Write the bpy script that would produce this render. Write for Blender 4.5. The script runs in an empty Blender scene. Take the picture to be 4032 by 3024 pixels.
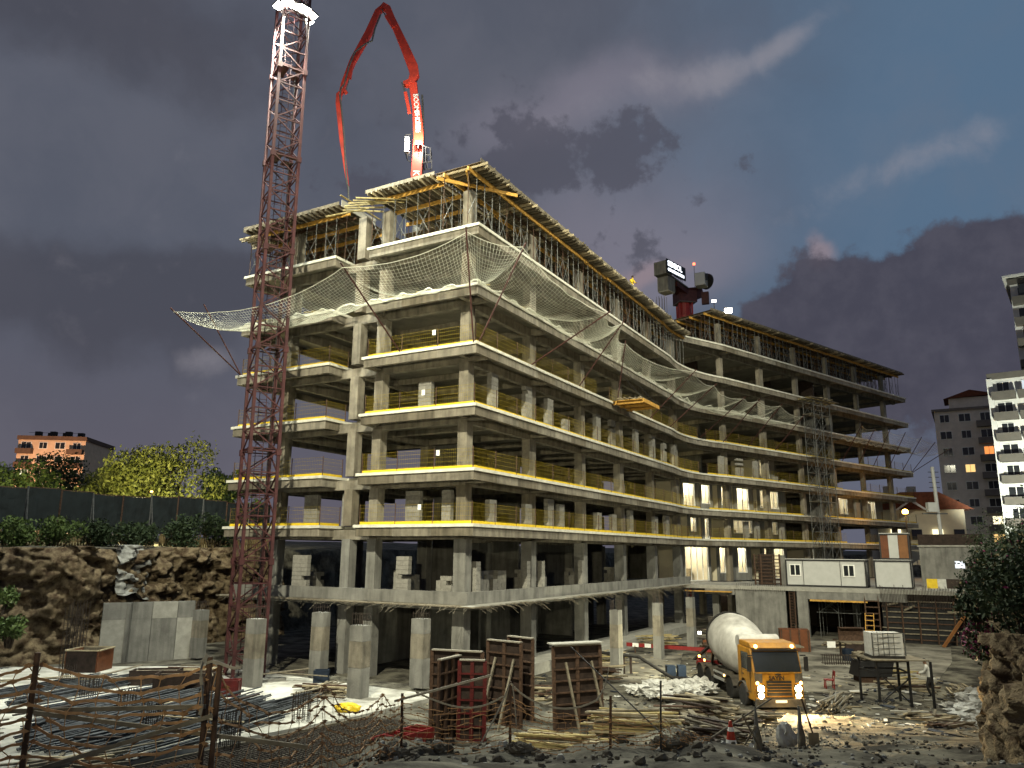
import bpy, bmesh, math, random
import numpy as np
from mathutils import Vector, Matrix
random.seed(7); rng = np.random.default_rng(7)
R = math.radians
scene = bpy.context.scene
COL = scene.collection
# ------------------------------------------------------------------ camera
cd = bpy.data.cameras.new('camera'); cam = bpy.data.objects.new('camera', cd); COL.objects.link(cam)
cd.sensor_width = 36.0; cd.lens = 36.0 * 3030 / 4032; cd.clip_start = 0.1; cd.clip_end = 3000
EYE = Vector((0, 0, 6.7)); PITCH = R(12.35); ROLL = R(0.5)
cam.matrix_world = Matrix.Translation(EYE) @ Matrix.Rotation(R(90) + PITCH, 4, 'X') @ Matrix.Rotation(ROLL, 4, 'Z')
scene.camera = cam
scene.view_settings.view_transform = 'Standard'; scene.view_settings.look = 'None'
scene.view_settings.gamma = 1.0; scene.view_settings.exposure = 0.0
scene.view_settings.use_curve_mapping = False

def sky_dir(u, v):
    """direction in the sky seen at a place of the photograph (2212 wide)"""
    k = 4032 / 2212; a = u * k - 2016; b = v * k - 1512
    c, s = math.cos(ROLL), math.sin(ROLL); x = c * a + s * b; y = -s * a + c * b
    cp, sp = math.cos(PITCH), math.sin(PITCH); up = -y / 3030
    return Vector((x / 3030, cp - sp * up, sp + cp * up)).normalized()
def at(u, v, Y):
    d = sky_dir(u, v); return EYE + d * (Y / d.y)
def atz(u, v, z=0.0):
    d = sky_dir(u, v); return EYE + d * ((z - EYE.z) / d.z)
# ------------------------------------------------------------------ dusk sky with clouds
world = bpy.data.worlds.new('World'); scene.world = world; world.use_nodes = True
wt = world.node_tree; wt.nodes.clear()
def wn(t, **k):
    n = wt.nodes.new(t)
    for a, b in k.items(): setattr(n, a, b)
    return n
def wm(op, a, b=None, c=None, clamp=False):
    n = wn('ShaderNodeMath', operation=op, use_clamp=clamp)
    for i, q in enumerate((a, b, c)):
        if q is None: continue
        if isinstance(q, (int, float)): n.inputs[i].default_value = q
        else: wt.links.new(q, n.inputs[i])
    return n.outputs[0]
def wdot(vec, d):
    n = wn('ShaderNodeVectorMath', operation='DOT_PRODUCT'); wt.links.new(vec, n.inputs[0]); n.inputs[1].default_value = d
    return n.outputs['Value']
def wmix(f, a, b):
    n = wn('ShaderNodeMix', data_type='RGBA')
    if isinstance(f, (int, float)): n.inputs[0].default_value = f
    else: wt.links.new(f, n.inputs[0])
    for i, q in ((6, a), (7, b)):
        if isinstance(q, tuple): n.inputs[i].default_value = (*q, 1)
        else: wt.links.new(q, n.inputs[i])
    return n.outputs[2]
def wramp(x, lo, hi):
    n = wn('ShaderNodeMapRange', interpolation_type='SMOOTHSTEP'); wt.links.new(x, n.inputs[0])
    n.inputs[1].default_value = lo; n.inputs[2].default_value = hi; return n.outputs[0]
def wnoise(scale, detail, vec, rough=0.55):
    n = wn('ShaderNodeTexNoise'); n.inputs['Scale'].default_value = scale; n.inputs['Detail'].default_value = detail
    n.inputs['Roughness'].default_value = rough; wt.links.new(vec, n.inputs['Vector']); return n
tc = wn('ShaderNodeTexCoord'); D = tc.outputs['Generated']
nz = wnoise(7, 6, D); sub = wn('ShaderNodeVectorMath', operation='SUBTRACT'); wt.links.new(nz.outputs['Color'], sub.inputs[0]); sub.inputs[1].default_value = (.5, .5, .5)
sc = wn('ShaderNodeVectorMath', operation='SCALE'); wt.links.new(sub.outputs[0], sc.inputs[0]); sc.inputs['Scale'].default_value = 0.10
ad = wn('ShaderNodeVectorMath', operation='ADD'); wt.links.new(D, ad.inputs[0]); wt.links.new(sc.outputs[0], ad.inputs[1]); DW = ad.outputs[0]
puff = wnoise(27, 9, D, 0.60).outputs['Fac']; broad = wnoise(5, 6, DW, 0.6).outputs['Fac']; fine = wnoise(14, 5, DW).outputs['Fac']
def blob(u, v, a, b, tilt=0, vec=None):
    c = sky_dir(u, v); r = Vector((c.y, -c.x, 0)).normalized(); t = r.cross(c); t.normalize()
    k = 1662.0 / c.y * 1.0; a /= 1662; b /= 1662
    ct, st = math.cos(R(tilt)), math.sin(R(tilt)); r2 = r * ct + t * st; t2 = t * ct - r * st
    s = wn('ShaderNodeVectorMath', operation='SUBTRACT'); wt.links.new(vec or D, s.inputs[0]); s.inputs[1].default_value = c
    p = wdot(s.outputs[0], tuple(r2 / a)); q = wdot(s.outputs[0], tuple(t2 / b)); w = wdot(s.outputs[0], tuple(c * 2))
    g = wm('ADD', wm('MULTIPLY', p, p), wm('ADD', wm('MULTIPLY', q, q), wm('MULTIPLY', w, w)))
    return wm('EXPONENT', wm('MULTIPLY', g, -0.7))
def total(bl):
    o = bl[0]
    for x in bl[1:]: o = wm('ADD', o, x)
    return o
az = wdot(D, (1, 0, 0)); el = wdot(D, (0, 0, 1))
low = wramp(el, 0.34, 0.02); rt = wramp(wm('ADD', az, wm('MULTIPLY', wm('SUBTRACT', broad, .5), .35)), 0.03, 0.46)
base = wmix(rt, (.094, .104, .138), (.094, .158, .246))
base = wmix(wm('MULTIPLY', low, 0.75), base, (.122, .108, .138))
base = wmix(wm('MULTIPLY', wramp(broad, .38, .68), .22), base, (.172, .172, .206))
left_dark = wramp(wm('ADD', total([blob(150, 640, 420, 120, -4, DW), blob(200, 20, 520, 130, 0, DW), blob(700, 620, 300, 60, 0, DW)]), wm('MULTIPLY', wm('SUBTRACT', fine, .5), .7)), .35, 1.0)
base = wmix(wm('MULTIPLY', left_dark, .62), base, (.056, .056, .073))
lilac = total([blob(1330, 520, 250, 130, 12, DW), blob(1420, 610, 150, 50, 10), blob(1250, 220, 260, 60, 14, DW)])
base = wmix(wm('MULTIPLY', wramp(lilac, .0, 1.2), .70), base, (.215, .200, .250))
pink = wramp(total([blob(1395, 590, 85, 30, 14, DW), blob(1760, 535, 32, 34, 0, DW)]), .3, 1.0)
base = wmix(wm('MULTIPLY', pink, .7), base, (.300, .230, .255))
wisp = wramp(wm('ADD', total([blob(1555, 165, 100, 28, 20), blob(1345, 200, 140, 34, 14), blob(1700, 90, 90, 20, 24), blob(1950, 355, 190, 30, 12), blob(450, 775, 60, 26, 6)]), wm('ADD', wm('MULTIPLY', wm('SUBTRACT', fine, .5), 2.4), wm('MULTIPLY', wm('SUBTRACT', puff, .5), .6))), .25, 1.7)
base = wmix(wm('MULTIPLY', wisp, .52), base, (.330, .310, .345))
bank = wramp(wm('ADD', total([blob(1990, 780, 330, 150, 8), blob(2170, 660, 210, 120, 0), blob(1775, 650, 85, 80, 14), blob(2040, 590, 80, 50, 18), blob(1650, 710, 80, 40, 22), blob(2130, 530, 50, 26, 10)]), wm('MULTIPLY', wm('SUBTRACT', puff, .5), 1.5)), .46, .84)
base = wmix(wm('MULTIPLY', bank, .93), base, wmix(wramp(puff, .35, .7), (.060, .056, .078), (.078, .073, .097)))
cumu = wramp(wm('ADD', total([blob(1120, 300, 85, 70, 0), blob(1085, 360, 60, 38, 0), blob(1345, 290, 45, 70, 0), blob(1395, 320, 60, 40, -10), blob(1240, 330, 90, 45, 0), blob(1310, 385, 40, 45, 0), blob(1385, 530, 75, 34, 6), blob(850, 385, 110, 34, 10), blob(1180, 400, 60, 26, 0)]), wm('ADD', wm('MULTIPLY', wm('SUBTRACT', puff, .5), 4.6), wm('MULTIPLY', wm('SUBTRACT', fine, .5), 1.6))), .50, 1.25)
base = wmix(wm('MULTIPLY', wm('MULTIPLY', cumu, wramp(total([blob(1230, 330, 330, 130, 0), blob(1390, 530, 110, 60, 0), blob(860, 390, 160, 60, 0)]), .12, .5)), .74), base, (.078, .079, .106))
bg = wn('ShaderNodeBackground'); bg.inputs[1].default_value = 1.0; wt.links.new(base, bg.inputs[0])
wo = wn('ShaderNodeOutputWorld'); wt.links.new(bg.outputs[0], wo.inputs[0])
# the sun has set: only a trace of skylight from the bright side
sl = bpy.data.lights.new('sun', 'SUN'); sl.energy = 0.04; sl.angle = R(30); sl.color = (1, .93, .85)
so = bpy.data.objects.new('sun', sl); COL.objects.link(so); so.rotation_euler = (R(70), 0, R(40))
scene.cycles.max_bounces = 6; scene.cycles.diffuse_bounces = 3
# ------------------------------------------------------------------ floodlights (each sits in its own lamp head, built further down)
def spot(name, loc, aim, watts, cone, blend, col=(1, .95, .78), r=0.25):
    l = bpy.data.lights.new(name, 'SPOT'); l.energy = watts; l.spot_size = R(cone); l.spot_blend = blend; l.color = col; l.shadow_soft_size = r
    o = bpy.data.objects.new(name, l); COL.objects.link(o); o.location = loc
    o.rotation_euler = (Vector(aim) - Vector(loc)).to_track_quat('-Z', 'Y').to_euler(); return o
def point(name, loc, watts, col=(1, .93, .75), r=0.12):
    l = bpy.data.lights.new(name, 'POINT'); l.energy = watts; l.color = col; l.shadow_soft_size = r
    o = bpy.data.objects.new(name, l); COL.objects.link(o); o.location = loc; return o
# ================================================================== helpers
W = {}                                   # world matrices of everything built
def put(o, parent, M):
    COL.objects.link(o); W[o.name] = M
    if parent is not None:
        o.parent = parent; o.matrix_parent_inverse = W[parent.name].inverted()
    o.matrix_basis = M
    return o
def tag(o, label, cat, group=None):
    o['label'] = label; o['category'] = cat
    if group: o['group'] = group
    return o
def thing(name, label, cat, loc=(0, 0, 0), group=None):
    o = bpy.data.objects.new(name, None); o.empty_display_size = .2
    put(o, None, Matrix.Translation(Vector(loc))); return tag(o, label, cat, group)
CUBES = {}
def cube(m):
    if m.name not in CUBES:
        me = bpy.data.meshes.new('box_' + m.name); b = bmesh.new(); bmesh.ops.create_cube(b, size=1.0); b.to_mesh(me); b.free()
        me.materials.append(m); CUBES[m.name] = me
    return CUBES[m.name]
def frame(p, q, up=(0, 0, 1)):
    p, q = Vector(p), Vector(q); x = (q - p).normalized(); up = Vector(up)
    if abs(x.dot(up)) > .98: up = Vector((0, 1, 0)) if abs(x.y) < .9 else Vector((1, 0, 0))
    y = up.cross(x).normalized(); z = x.cross(y)
    M = Matrix.Identity(4)
    for i, v in enumerate((x, y, z)): M[0][i], M[1][i], M[2][i] = v
    return M
def box(name, m, parent, c, size, rz=0.0, rot=None):
    M = Matrix.Translation(Vector(c)) @ (rot if rot is not None else Matrix.Rotation(rz, 4, 'Z')) @ Matrix.Diagonal((*size, 1))
    return put(bpy.data.objects.new(name, cube(m)), parent, M)
def bar(name, m, parent, p, q, w, h, up=(0, 0, 1)):
    p, q = Vector(p), Vector(q); M = Matrix.Translation((p + q) / 2) @ frame(p, q, up) @ Matrix.Diagonal(((q - p).length, w, h, 1))
    return put(bpy.data.objects.new(name, cube(m)), parent, M)
RODS = {}
def rod(name, m, parent, p, q, r, n=8):
    """round bar sharing one mesh per material"""
    k = (m.name, n)
    if k not in RODS:
        me = bpy.data.meshes.new('rod_' + m.name); b = bmesh.new()
        bmesh.ops.create_cone(b, cap_ends=True, segments=n, radius1=1, radius2=1, depth=1)
        for f in b.faces: f.smooth = len(f.verts) == 4
        b.to_mesh(me); b.free(); me.materials.append(m); RODS[k] = me
    p, q = Vector(p), Vector(q)
    M = Matrix.Translation((p + q) / 2) @ (q - p).to_track_quat('Z', 'Y').to_matrix().to_4x4() @ Matrix.Diagonal((r, r, (q - p).length, 1))
    return put(bpy.data.objects.new(name, RODS[k]), parent, M)
class MB:
    """collects shapes into one mesh"""
    def __init__(s): s.v = []; s.f = []; s.smooth = False
    def poly(s, pts): 
        i = len(s.v); s.v += [tuple(p) for p in pts]; s.f.append(tuple(range(i, i + len(pts))))
    def box(s, c, size, rz=0, rot=None):
        M = Matrix.Translation(Vector(c)) @ (rot if rot is not None else Matrix.Rotation(rz, 4, 'Z')) @ Matrix.Diagonal((*size, 1)); s._cube(M)
    def _cube(s, M):
        i = len(s.v)
        for x in (-.5, .5):
            for y in (-.5, .5):
                for z in (-.5, .5): s.v.append(tuple(M @ Vector((x, y, z))))
        s.f += [tuple(i + k for k in q) for q in ((0, 1, 3, 2), (4, 6, 7, 5), (0, 4, 5, 1), (2, 3, 7, 6), (0, 2, 6, 4), (1, 5, 7, 3))]
    def bar(s, p, q, w, h, up=(0, 0, 1)):
        p, q = Vector(p), Vector(q)
        if (q - p).length < 1e-6: return
        s._cube(Matrix.Translation((p + q) / 2) @ frame(p, q, up) @ Matrix.Diagonal(((q - p).length, w, h, 1)))
    def tube(s, pts, r, n=6, cap=True):
        pts = [Vector(p) for p in pts]; rs = r if isinstance(r, (list, tuple)) else [r] * len(pts); base = len(s.v)
        for k, p in enumerate(pts):
            d = pts[min(k + 1, len(pts) - 1)] - pts[max(k - 1, 0)]; F = frame((0, 0, 0), d)
            for a in range(n):
                t = 2 * math.pi * a / n; s.v.append(tuple(p + F @ Vector((0, math.cos(t) * rs[k], math.sin(t) * rs[k]))))
        for k in range(len(pts) - 1):
            for a in range(n):
                b = (a + 1) % n; s.f.append((base + k * n + a, base + k * n + b, base + (k + 1) * n + b, base + (k + 1) * n + a))
        if cap:
            s.f.append(tuple(base + a for a in range(n))[::-1]); s.f.append(tuple(base + (len(pts) - 1) * n + a for a in range(n)))
    def prism(s, outline, z0, z1):
        n = len(outline); i = len(s.v)
        s.v += [(x, y, z0) for x, y in outline] + [(x, y, z1) for x, y in outline]
        s.f.append(tuple(range(i, i + n))[::-1]); s.f.append(tuple(range(i + n, i + 2 * n)))
        for k in range(n): s.f.append((i + k, i + (k + 1) % n, i + n + (k + 1) % n, i + n + k))
    def extr(s, M, outline, d):
        """outline in local x,z extruded along local y by +-d/2"""
        n = len(outline); i = len(s.v)
        for y in (-d / 2, d / 2): s.v += [tuple(M @ Vector((x, y, z))) for x, z in outline]
        s.f.append(tuple(range(i, i + n))); s.f.append(tuple(range(i + n, i + 2 * n))[::-1])
        for k in range(n): s.f.append((i + k, i + n + k, i + n + (k + 1) % n, i + (k + 1) % n))
    def lathe(s, M, prof, n=24):
        base = len(s.v)
        for (x, r) in prof:
            for a in range(n):
                t = 2 * math.pi * a / n; s.v.append(tuple(M @ Vector((x, math.cos(t) * r, math.sin(t) * r))))
        for k in range(len(prof) - 1):
            for a in range(n):
                b = (a + 1) % n; s.f.append((base + k * n + a, base + k * n + b, base + (k + 1) * n + b, base + (k + 1) * n + a))
        s.f.append(tuple(base + a for a in range(n))[::-1]); s.f.append(tuple(base + (len(prof) - 1) * n + a for a in range(n)))
    def build(s, name, m, parent=None, origin=None, smooth=False, bevel=0):
        me = bpy.data.meshes.new(name); o = Vector(origin) if origin is not None else Vector((0, 0, 0))
        me.from_pydata([tuple(Vector(v) - o) for v in s.v], [], s.f); me.materials.append(m); me.validate()
        b = bmesh.new(); b.from_mesh(me); bmesh.ops.recalc_face_normals(b, faces=b.faces)
        if smooth:
            for f in b.faces: f.smooth = True
            for e in b.edges:
                if len(e.link_faces) == 2 and e.calc_face_angle() > .7: e.smooth = False
        b.to_mesh(me); b.free()
        ob = put(bpy.data.objects.new(name, me), parent, Matrix.Translation(o))
        if bevel:
            md = ob.modifiers.new('bevel', 'BEVEL'); md.width = bevel; md.segments = 2; md.limit_method = 'ANGLE'
        return ob
def fast_mesh(name, V_, F_, m, parent=None, smooth=False):
    """quads from numpy arrays"""
    me = bpy.data.meshes.new(name); V_ = np.asarray(V_, np.float32).reshape(-1, 3); F_ = np.asarray(F_, np.int32); k = F_.shape[1]
    me.vertices.add(len(V_)); me.vertices.foreach_set('co', V_.ravel()); me.loops.add(F_.size); me.loops.foreach_set('vertex_index', F_.ravel())
    me.polygons.add(len(F_)); me.polygons.foreach_set('loop_start', np.arange(0, F_.size, k, dtype=np.int32))
    if smooth: me.polygons.foreach_set('use_smooth', np.ones(len(F_), bool))
    me.materials.append(m); me.update(calc_edges=True)
    return put(bpy.data.objects.new(name, me), parent, Matrix.Identity(4))
def struct(o): o['kind'] = 'structure'; return o
def stuff(o): o['kind'] = 'stuff'; return o
def copy_tree(root, M, label=None, group=None):
    """copy of a thing whose parts hang below it; M moves it in the world"""
    def rec(o, par):
        c = o.copy(); COL.objects.link(c); Wn = M @ W[o.name]; W[c.name] = Wn
        c.parent = par
        if par is not None: c.matrix_parent_inverse = W[par.name].inverted()
        c.matrix_basis = Wn
        for ch in KIDS(o): rec(ch, c)
        return c
    r = rec(root, None)
    if label: r['label'] = label
    if group: r['group'] = group
    return r
def KIDS(o): return [c for c in list(o.children)]
def text(name, s, m, parent, M, size, depth=.01, bold=0.0, align='LEFT'):
    cu = bpy.data.curves.new(name, 'FONT'); cu.body = s; cu.size = size; cu.extrude = depth; cu.offset = bold; cu.align_x = align
    o = bpy.data.objects.new(name + '_t', cu); COL.objects.link(o); bpy.context.view_layer.update()
    me = bpy.data.meshes.new_from_object(o.evaluated_get(bpy.context.evaluated_depsgraph_get())); bpy.data.objects.remove(o)
    me.materials.clear(); me.materials.append(m)
    return put(bpy.data.objects.new(name, me), parent, M)
# ================================================================== materials
ALB = .56     # base colours scaled down to deepen the shade against the floodlights
KEEP = {'net', 'white_paint', 'yellow', 'drum', 'cab', 'boom', 'mast', 'concrete_lip', 'leaf', 'leaf_b', 'leaf_dark', 'glass', 'black', 'rubber', 'screen', 'form_dark', 'apt_white', 'apt_peach', 'wall_cream', 'plastic', 'flower', 'mesh_orange', 'apt_grey', 'timber'}
def mat(name, col, rough=.8, var=.25, scale=3.0, metal=0.0, emit=None, bump=0.0, bscale=None, col2=None, spec=.3, streak=0.0, alpha=None, detail=6, blend=(.35, .65)):
    if not emit and name not in KEEP:
        col = tuple(c * ALB for c in col); col2 = tuple(c * ALB for c in col2) if col2 else None
    m = bpy.data.materials.new(name); m.use_nodes = True; t = m.node_tree; b = t.nodes['Principled BSDF']
    b.inputs['Roughness'].default_value = rough; b.inputs['Metallic'].default_value = metal; b.inputs['Specular IOR Level'].default_value = spec
    b.inputs['Base Color'].default_value = (*col, 1)
    if emit:
        b.inputs['Emission Color'].default_value = (*emit[0], 1); b.inputs['Emission Strength'].default_value = emit[1]; return m
    g = t.nodes.new('ShaderNodeNewGeometry'); pos = g.outputs['Position']
    n = t.nodes.new('ShaderNodeTexNoise'); n.inputs['Scale'].default_value = scale; n.inputs['Detail'].default_value = detail; n.inputs['Roughness'].default_value = .62; t.links.new(pos, n.inputs['Vector'])
    mr = t.nodes.new('ShaderNodeMapRange'); mr.inputs[1].default_value = blend[0]; mr.inputs[2].default_value = blend[1]; t.links.new(n.outputs['Fac'], mr.inputs[0])
    mx = t.nodes.new('ShaderNodeMix'); mx.data_type = 'RGBA'; t.links.new(mr.outputs[0], mx.inputs[0])
    c2 = col2 if col2 else tuple(min(1, c * (1 + var)) for c in col); c1 = col if col2 else tuple(c * (1 - var) for c in col)
    mx.inputs[6].default_value = (*c1, 1); mx.inputs[7].default_value = (*c2, 1); out = mx.outputs[2]
    if streak:
        mp = t.nodes.new('ShaderNodeMapping'); mp.inputs['Scale'].default_value = (1, 1, .12); t.links.new(pos, mp.inputs[0])
        n2 = t.nodes.new('ShaderNodeTexNoise'); n2.inputs['Scale'].default_value = 3.2; n2.inputs['Detail'].default_value = 5; t.links.new(mp.outputs[0], n2.inputs['Vector'])
        r2 = t.nodes.new('ShaderNodeMapRange'); r2.inputs[1].default_value = .42; r2.inputs[2].default_value = .75; r2.inputs[3].default_value = 1; r2.inputs[4].default_value = 1 - streak; t.links.new(n2.outputs['Fac'], r2.inputs[0])
        m2 = t.nodes.new('ShaderNodeMix'); m2.data_type = 'RGBA'; m2.blend_type = 'MULTIPLY'; m2.inputs[0].default_value = 1; t.links.new(out, m2.inputs[6]); t.links.new(r2.outputs[0], m2.inputs[7]); out = m2.outputs[2]
    t.links.new(out, b.inputs['Base Color'])
    if bump:
        n3 = t.nodes.new('ShaderNodeTexNoise'); n3.inputs['Scale'].default_value = bscale or scale * 6; n3.inputs['Detail'].default_value = 6; t.links.new(pos, n3.inputs['Vector'])
        bp = t.nodes.new('ShaderNodeBump'); bp.inputs['Strength'].default_value = bump; bp.inputs['Distance'].default_value = .05; t.links.new(n3.outputs['Fac'], bp.inputs['Height']); t.links.new(bp.outputs[0], b.inputs['Normal'])
    return m
M_ = {}
def mk(k, *a, **kw): M_[k] = mat(k, *a, **kw)
mk('concrete', (.35, .315, .25), .88, .30, 1.3, bump=.3, bscale=14, streak=.5, detail=10)
mk('concrete_lip', (.54, .53, .46), .85, .15, 2.5)  # kept paler than other concrete: the lit slab edge put into the colour
mk('concrete_b', (.27, .235, .175), .88, .22, 1.1, bump=.3, bscale=14, streak=.55, detail=10)
mk('concrete_c', (.42, .385, .315), .88, .2, 1.6, bump=.3, bscale=14, streak=.45, detail=10)
mk('concrete_pale', (.50, .49, .44), .85, .15, 2.5, bump=.2, bscale=20)
mk('concrete_grey', (.33, .325, .30), .88, .2, 1.1, bump=.25, bscale=12, streak=.4)
mk('soffit', (.25, .23, .18), .9, .22, .9)  # darker copy of the concrete, deepening the shade under the slabs
mk('slab_white', (.36, .35, .31), .85, .3, .7, bump=.2, col2=(.80, .79, .72), blend=(.34, .60), detail=10)
mk('block', (.40, .385, .345), .95, .16, 5, bump=.3, bscale=30)
mk('block_b', (.34, .325, .29), .95, .16, 5, bump=.3, bscale=30)
mk('mast', (.046, .0135, .0145), .6, .35, 2.5)
mk('pole', (.085, .030, .024), .7, .4, 5)
mk('boom', (.36, .026, .014), .45, .12, 1.6, spec=.5, col2=(.66, .045, .018), blend=(.3, .6), detail=9)
mk('steel', (.20, .205, .20), .55, .3, 6, metal=.4)
mk('steel_dark', (.055, .052, .05), .6, .35, 6, metal=.3)
mk('rust', (.105, .060, .038), .85, .4, 7)
mk('rebar', (.075, .058, .048), .75, .4, 9, metal=.2)
mk('bundle', (.12, .13, .145), .5, .4, 4, metal=.6)
mk('timber', (.44, .245, .050), .7, .25, 5)
mk('timber_pale', (.52, .44, .29), .8, .22, 5)
mk('joist_wood', (.17, .145, .10), .85, .3, 5)
mk('plank_yellow', (.48, .385, .17), .75, .25, 4)
mk('plank_grey', (.26, .225, .165), .85, .35, 5)
mk('ply', (.17, .115, .06), .8, .3, 3)
mk('form_dark', (.028, .018, .014), .75, .4, 4)
mk('form_red', (.13, .010, .010), .6, .3, 4)
mk('yellow', (.60, .42, .018), .55, .12, 4)
mk('rail_yellow', (.46, .34, .03), .6, .2, 4)
mk('net', (.52, .525, .44), .8, .12, 3)
mk('rock', (.085, .052, .028), .97, .45, 2.2, bump=1.0, bscale=14, col2=(.33, .255, .155), blend=(.38, .62), detail=14)
mk('rock_pale', (.42, .42, .39), .95, .3, 2.2, bump=.9, bscale=8)
mk('soil', (.048, .042, .032), .97, .4, .8, bump=1.0, bscale=6, col2=(.25, .235, .185), blend=(.40, .62), detail=14)
mk('screed', (.075, .068, .055), .95, .3, .5, bump=.4, bscale=6, col2=(.40, .375, .31), blend=(.36, .58), detail=12)
mk('clod', (.13, .115, .09), .97, .4, 4, bump=.8, bscale=16)
mk('leaf', (.040, .070, .018), .6, .4, 3, col2=(.085, .120, .030))
mk('leaf_b', (.090, .110, .022), .6, .3, 1.2, col2=(.170, .180, .045))
mk('leaf_dark', (.012, .024, .010), .7, .4, 3, col2=(.034, .052, .018))
mk('flower', (.16, .014, .07), .6, .35, 8)
mk('bark', (.07, .05, .035), .95, .35, 6)
mk('screen', (.009, .013, .014), .85, .35, 1.2)
mk('fence_wood', (.26, .19, .09), .9, .35, 3, streak=.4)
mk('mesh_orange', (.34, .20, .10), .75, .35, 9)
mk('tape', (.38, .35, .29), .7, .2, 9)
mk('white_paint', (.72, .72, .69), .45, .06, 3)
mk('panel_white', (.72, .73, .71), .5, .06, 2)
mk('black', (.014, .014, .015), .5, .3, 4)
mk('rubber', (.022, .021, .02), .85, .4, 6)
mk('dust', (.12, .105, .085), .9, .35, 5)
mk('cab', (.22, .10, .010), .5, .08, 2.2, spec=.4, col2=(.34, .155, .010), blend=(.30, .62), detail=9, streak=.35)
mk('drum', (.30, .29, .265), .6, .08, 1.3, col2=(.50, .49, .46), blend=(.3, .6), detail=9, streak=.25)
mk('glass', (.018, .02, .022), .08, .1, 3, spec=.6)
mk('plastic', (.42, .42, .40), .6, .15, 5)
mk('cone_red', (.62, .05, .02), .5, .15, 6)
mk('brown_panel', (.20, .065, .022), .6, .2, 2)
mk('brown_light', (.30, .13, .045), .6, .2, 2)
mk('apt_peach', (.58, .42, .29), .85, .1, 1)
mk('apt_brown', (.20, .125, .085), .85, .15, 1)
mk('apt_grey', (.62, .56, .50), .85, .1, 1)
mk('apt_grey_dark', (.30, .265, .24), .85, .1, 1)
mk('apt_white', (.56, .56, .53), .8, .06, .6)
mk('apt_taupe', (.185, .17, .145), .85, .1, 1)
mk('roof_tile', (.22, .07, .035), .85, .3, 3)
mk('skin', (.30, .17, .11), .6, .1, 8)
mk('blue', (.008, .020, .045), .6, .2, 5)
mk('wall_cream', (.62, .56, .42), .85, .06, 1)
mk('red_paint', (.30, .022, .022), .5, .25, 5)
def em(k, col, s): M_[k] = mat(k, (.05, .05, .05), emit=(col, s))
mk('inner_wall', (.20, .195, .18), .9, .25, 1.1, streak=.4)  # bare concrete toned down so the colour carries the interior shade
em('lamp', (1, .98, .85), 60); em('lamp_small', (1, .96, .85), 25); em('head', (1, .72, .30), 90); em('amber', (1, .52, .12), 14)
em('win_warm', (1, .62, .22), 1.3); em('win_cream', (1, .90, .58), 1.8); em('win_orange', (1, .32, .08), 1.2); em('sign_white', (.85, .92, 1), 3); em('sodium', (1, .48, .08), 40)
em('red_light', (1, .10, .04), 8); em('win_cool', (.8, .9, .95), .9); em('paper', (.9, .95, 1), 1.2)
# ================================================================== terrain
def sst(a, b, x):
    t = np.clip((x - a) / (b - a), 0, 1); return t * t * (3 - 2 * t)
LEFT_EDGE = [(-140, 30), (-60, 38), (-30, 46.5), (-26.2, 48.4), (-24.2, 53), (-21.5, 60), (-16, 72), (0, 110), (30, 135), (90, 150), (140, 150)]
RIGHT_EDGE = [(8.5, -10), (8.9, 8), (9.75, 14.5), (10.45, 18.2), (15.9, 27), (22.4, 38), (27.5, 45), (32.5, 53), (38, 62), (42, 66), (60, 80), (90, 100), (140, 120)]
def side(poly, X, Y):
    """signed distance, positive on the left of the polyline"""
    best = np.full(X.shape, 1e9); sg = np.zeros(X.shape)
    for (a, b), (c, d) in zip(poly, poly[1:]):
        L2 = (c - a) ** 2 + (d - b) ** 2; t = np.clip(((X - a) * (c - a) + (Y - b) * (d - b)) / L2, 0, 1)
        dx, dy = X - (a + t * (c - a)), Y - (b + t * (d - b)); ds = np.hypot(dx, dy); cr = (c - a) * (Y - b) - (d - b) * (X - a)
        m = ds < best; best = np.where(m, ds, best); sg = np.where(m, np.sign(cr), sg)
    return best * sg
def hash_noise(X, Y, s, seed=0):
    r = np.random.default_rng(seed); g = r.random((64, 64)); x = X / s; y = Y / s; i = np.floor(x).astype(int); j = np.floor(y).astype(int); fx = x - i; fy = y - j
    fx = fx * fx * (3 - 2 * fx); fy = fy * fy * (3 - 2 * fy); a = lambda p, q: g[p % 64, q % 64]
    return (a(i, j) * (1 - fx) + a(i + 1, j) * fx) * (1 - fy) + (a(i, j + 1) * (1 - fx) + a(i + 1, j + 1) * fx) * fy - .5
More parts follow.
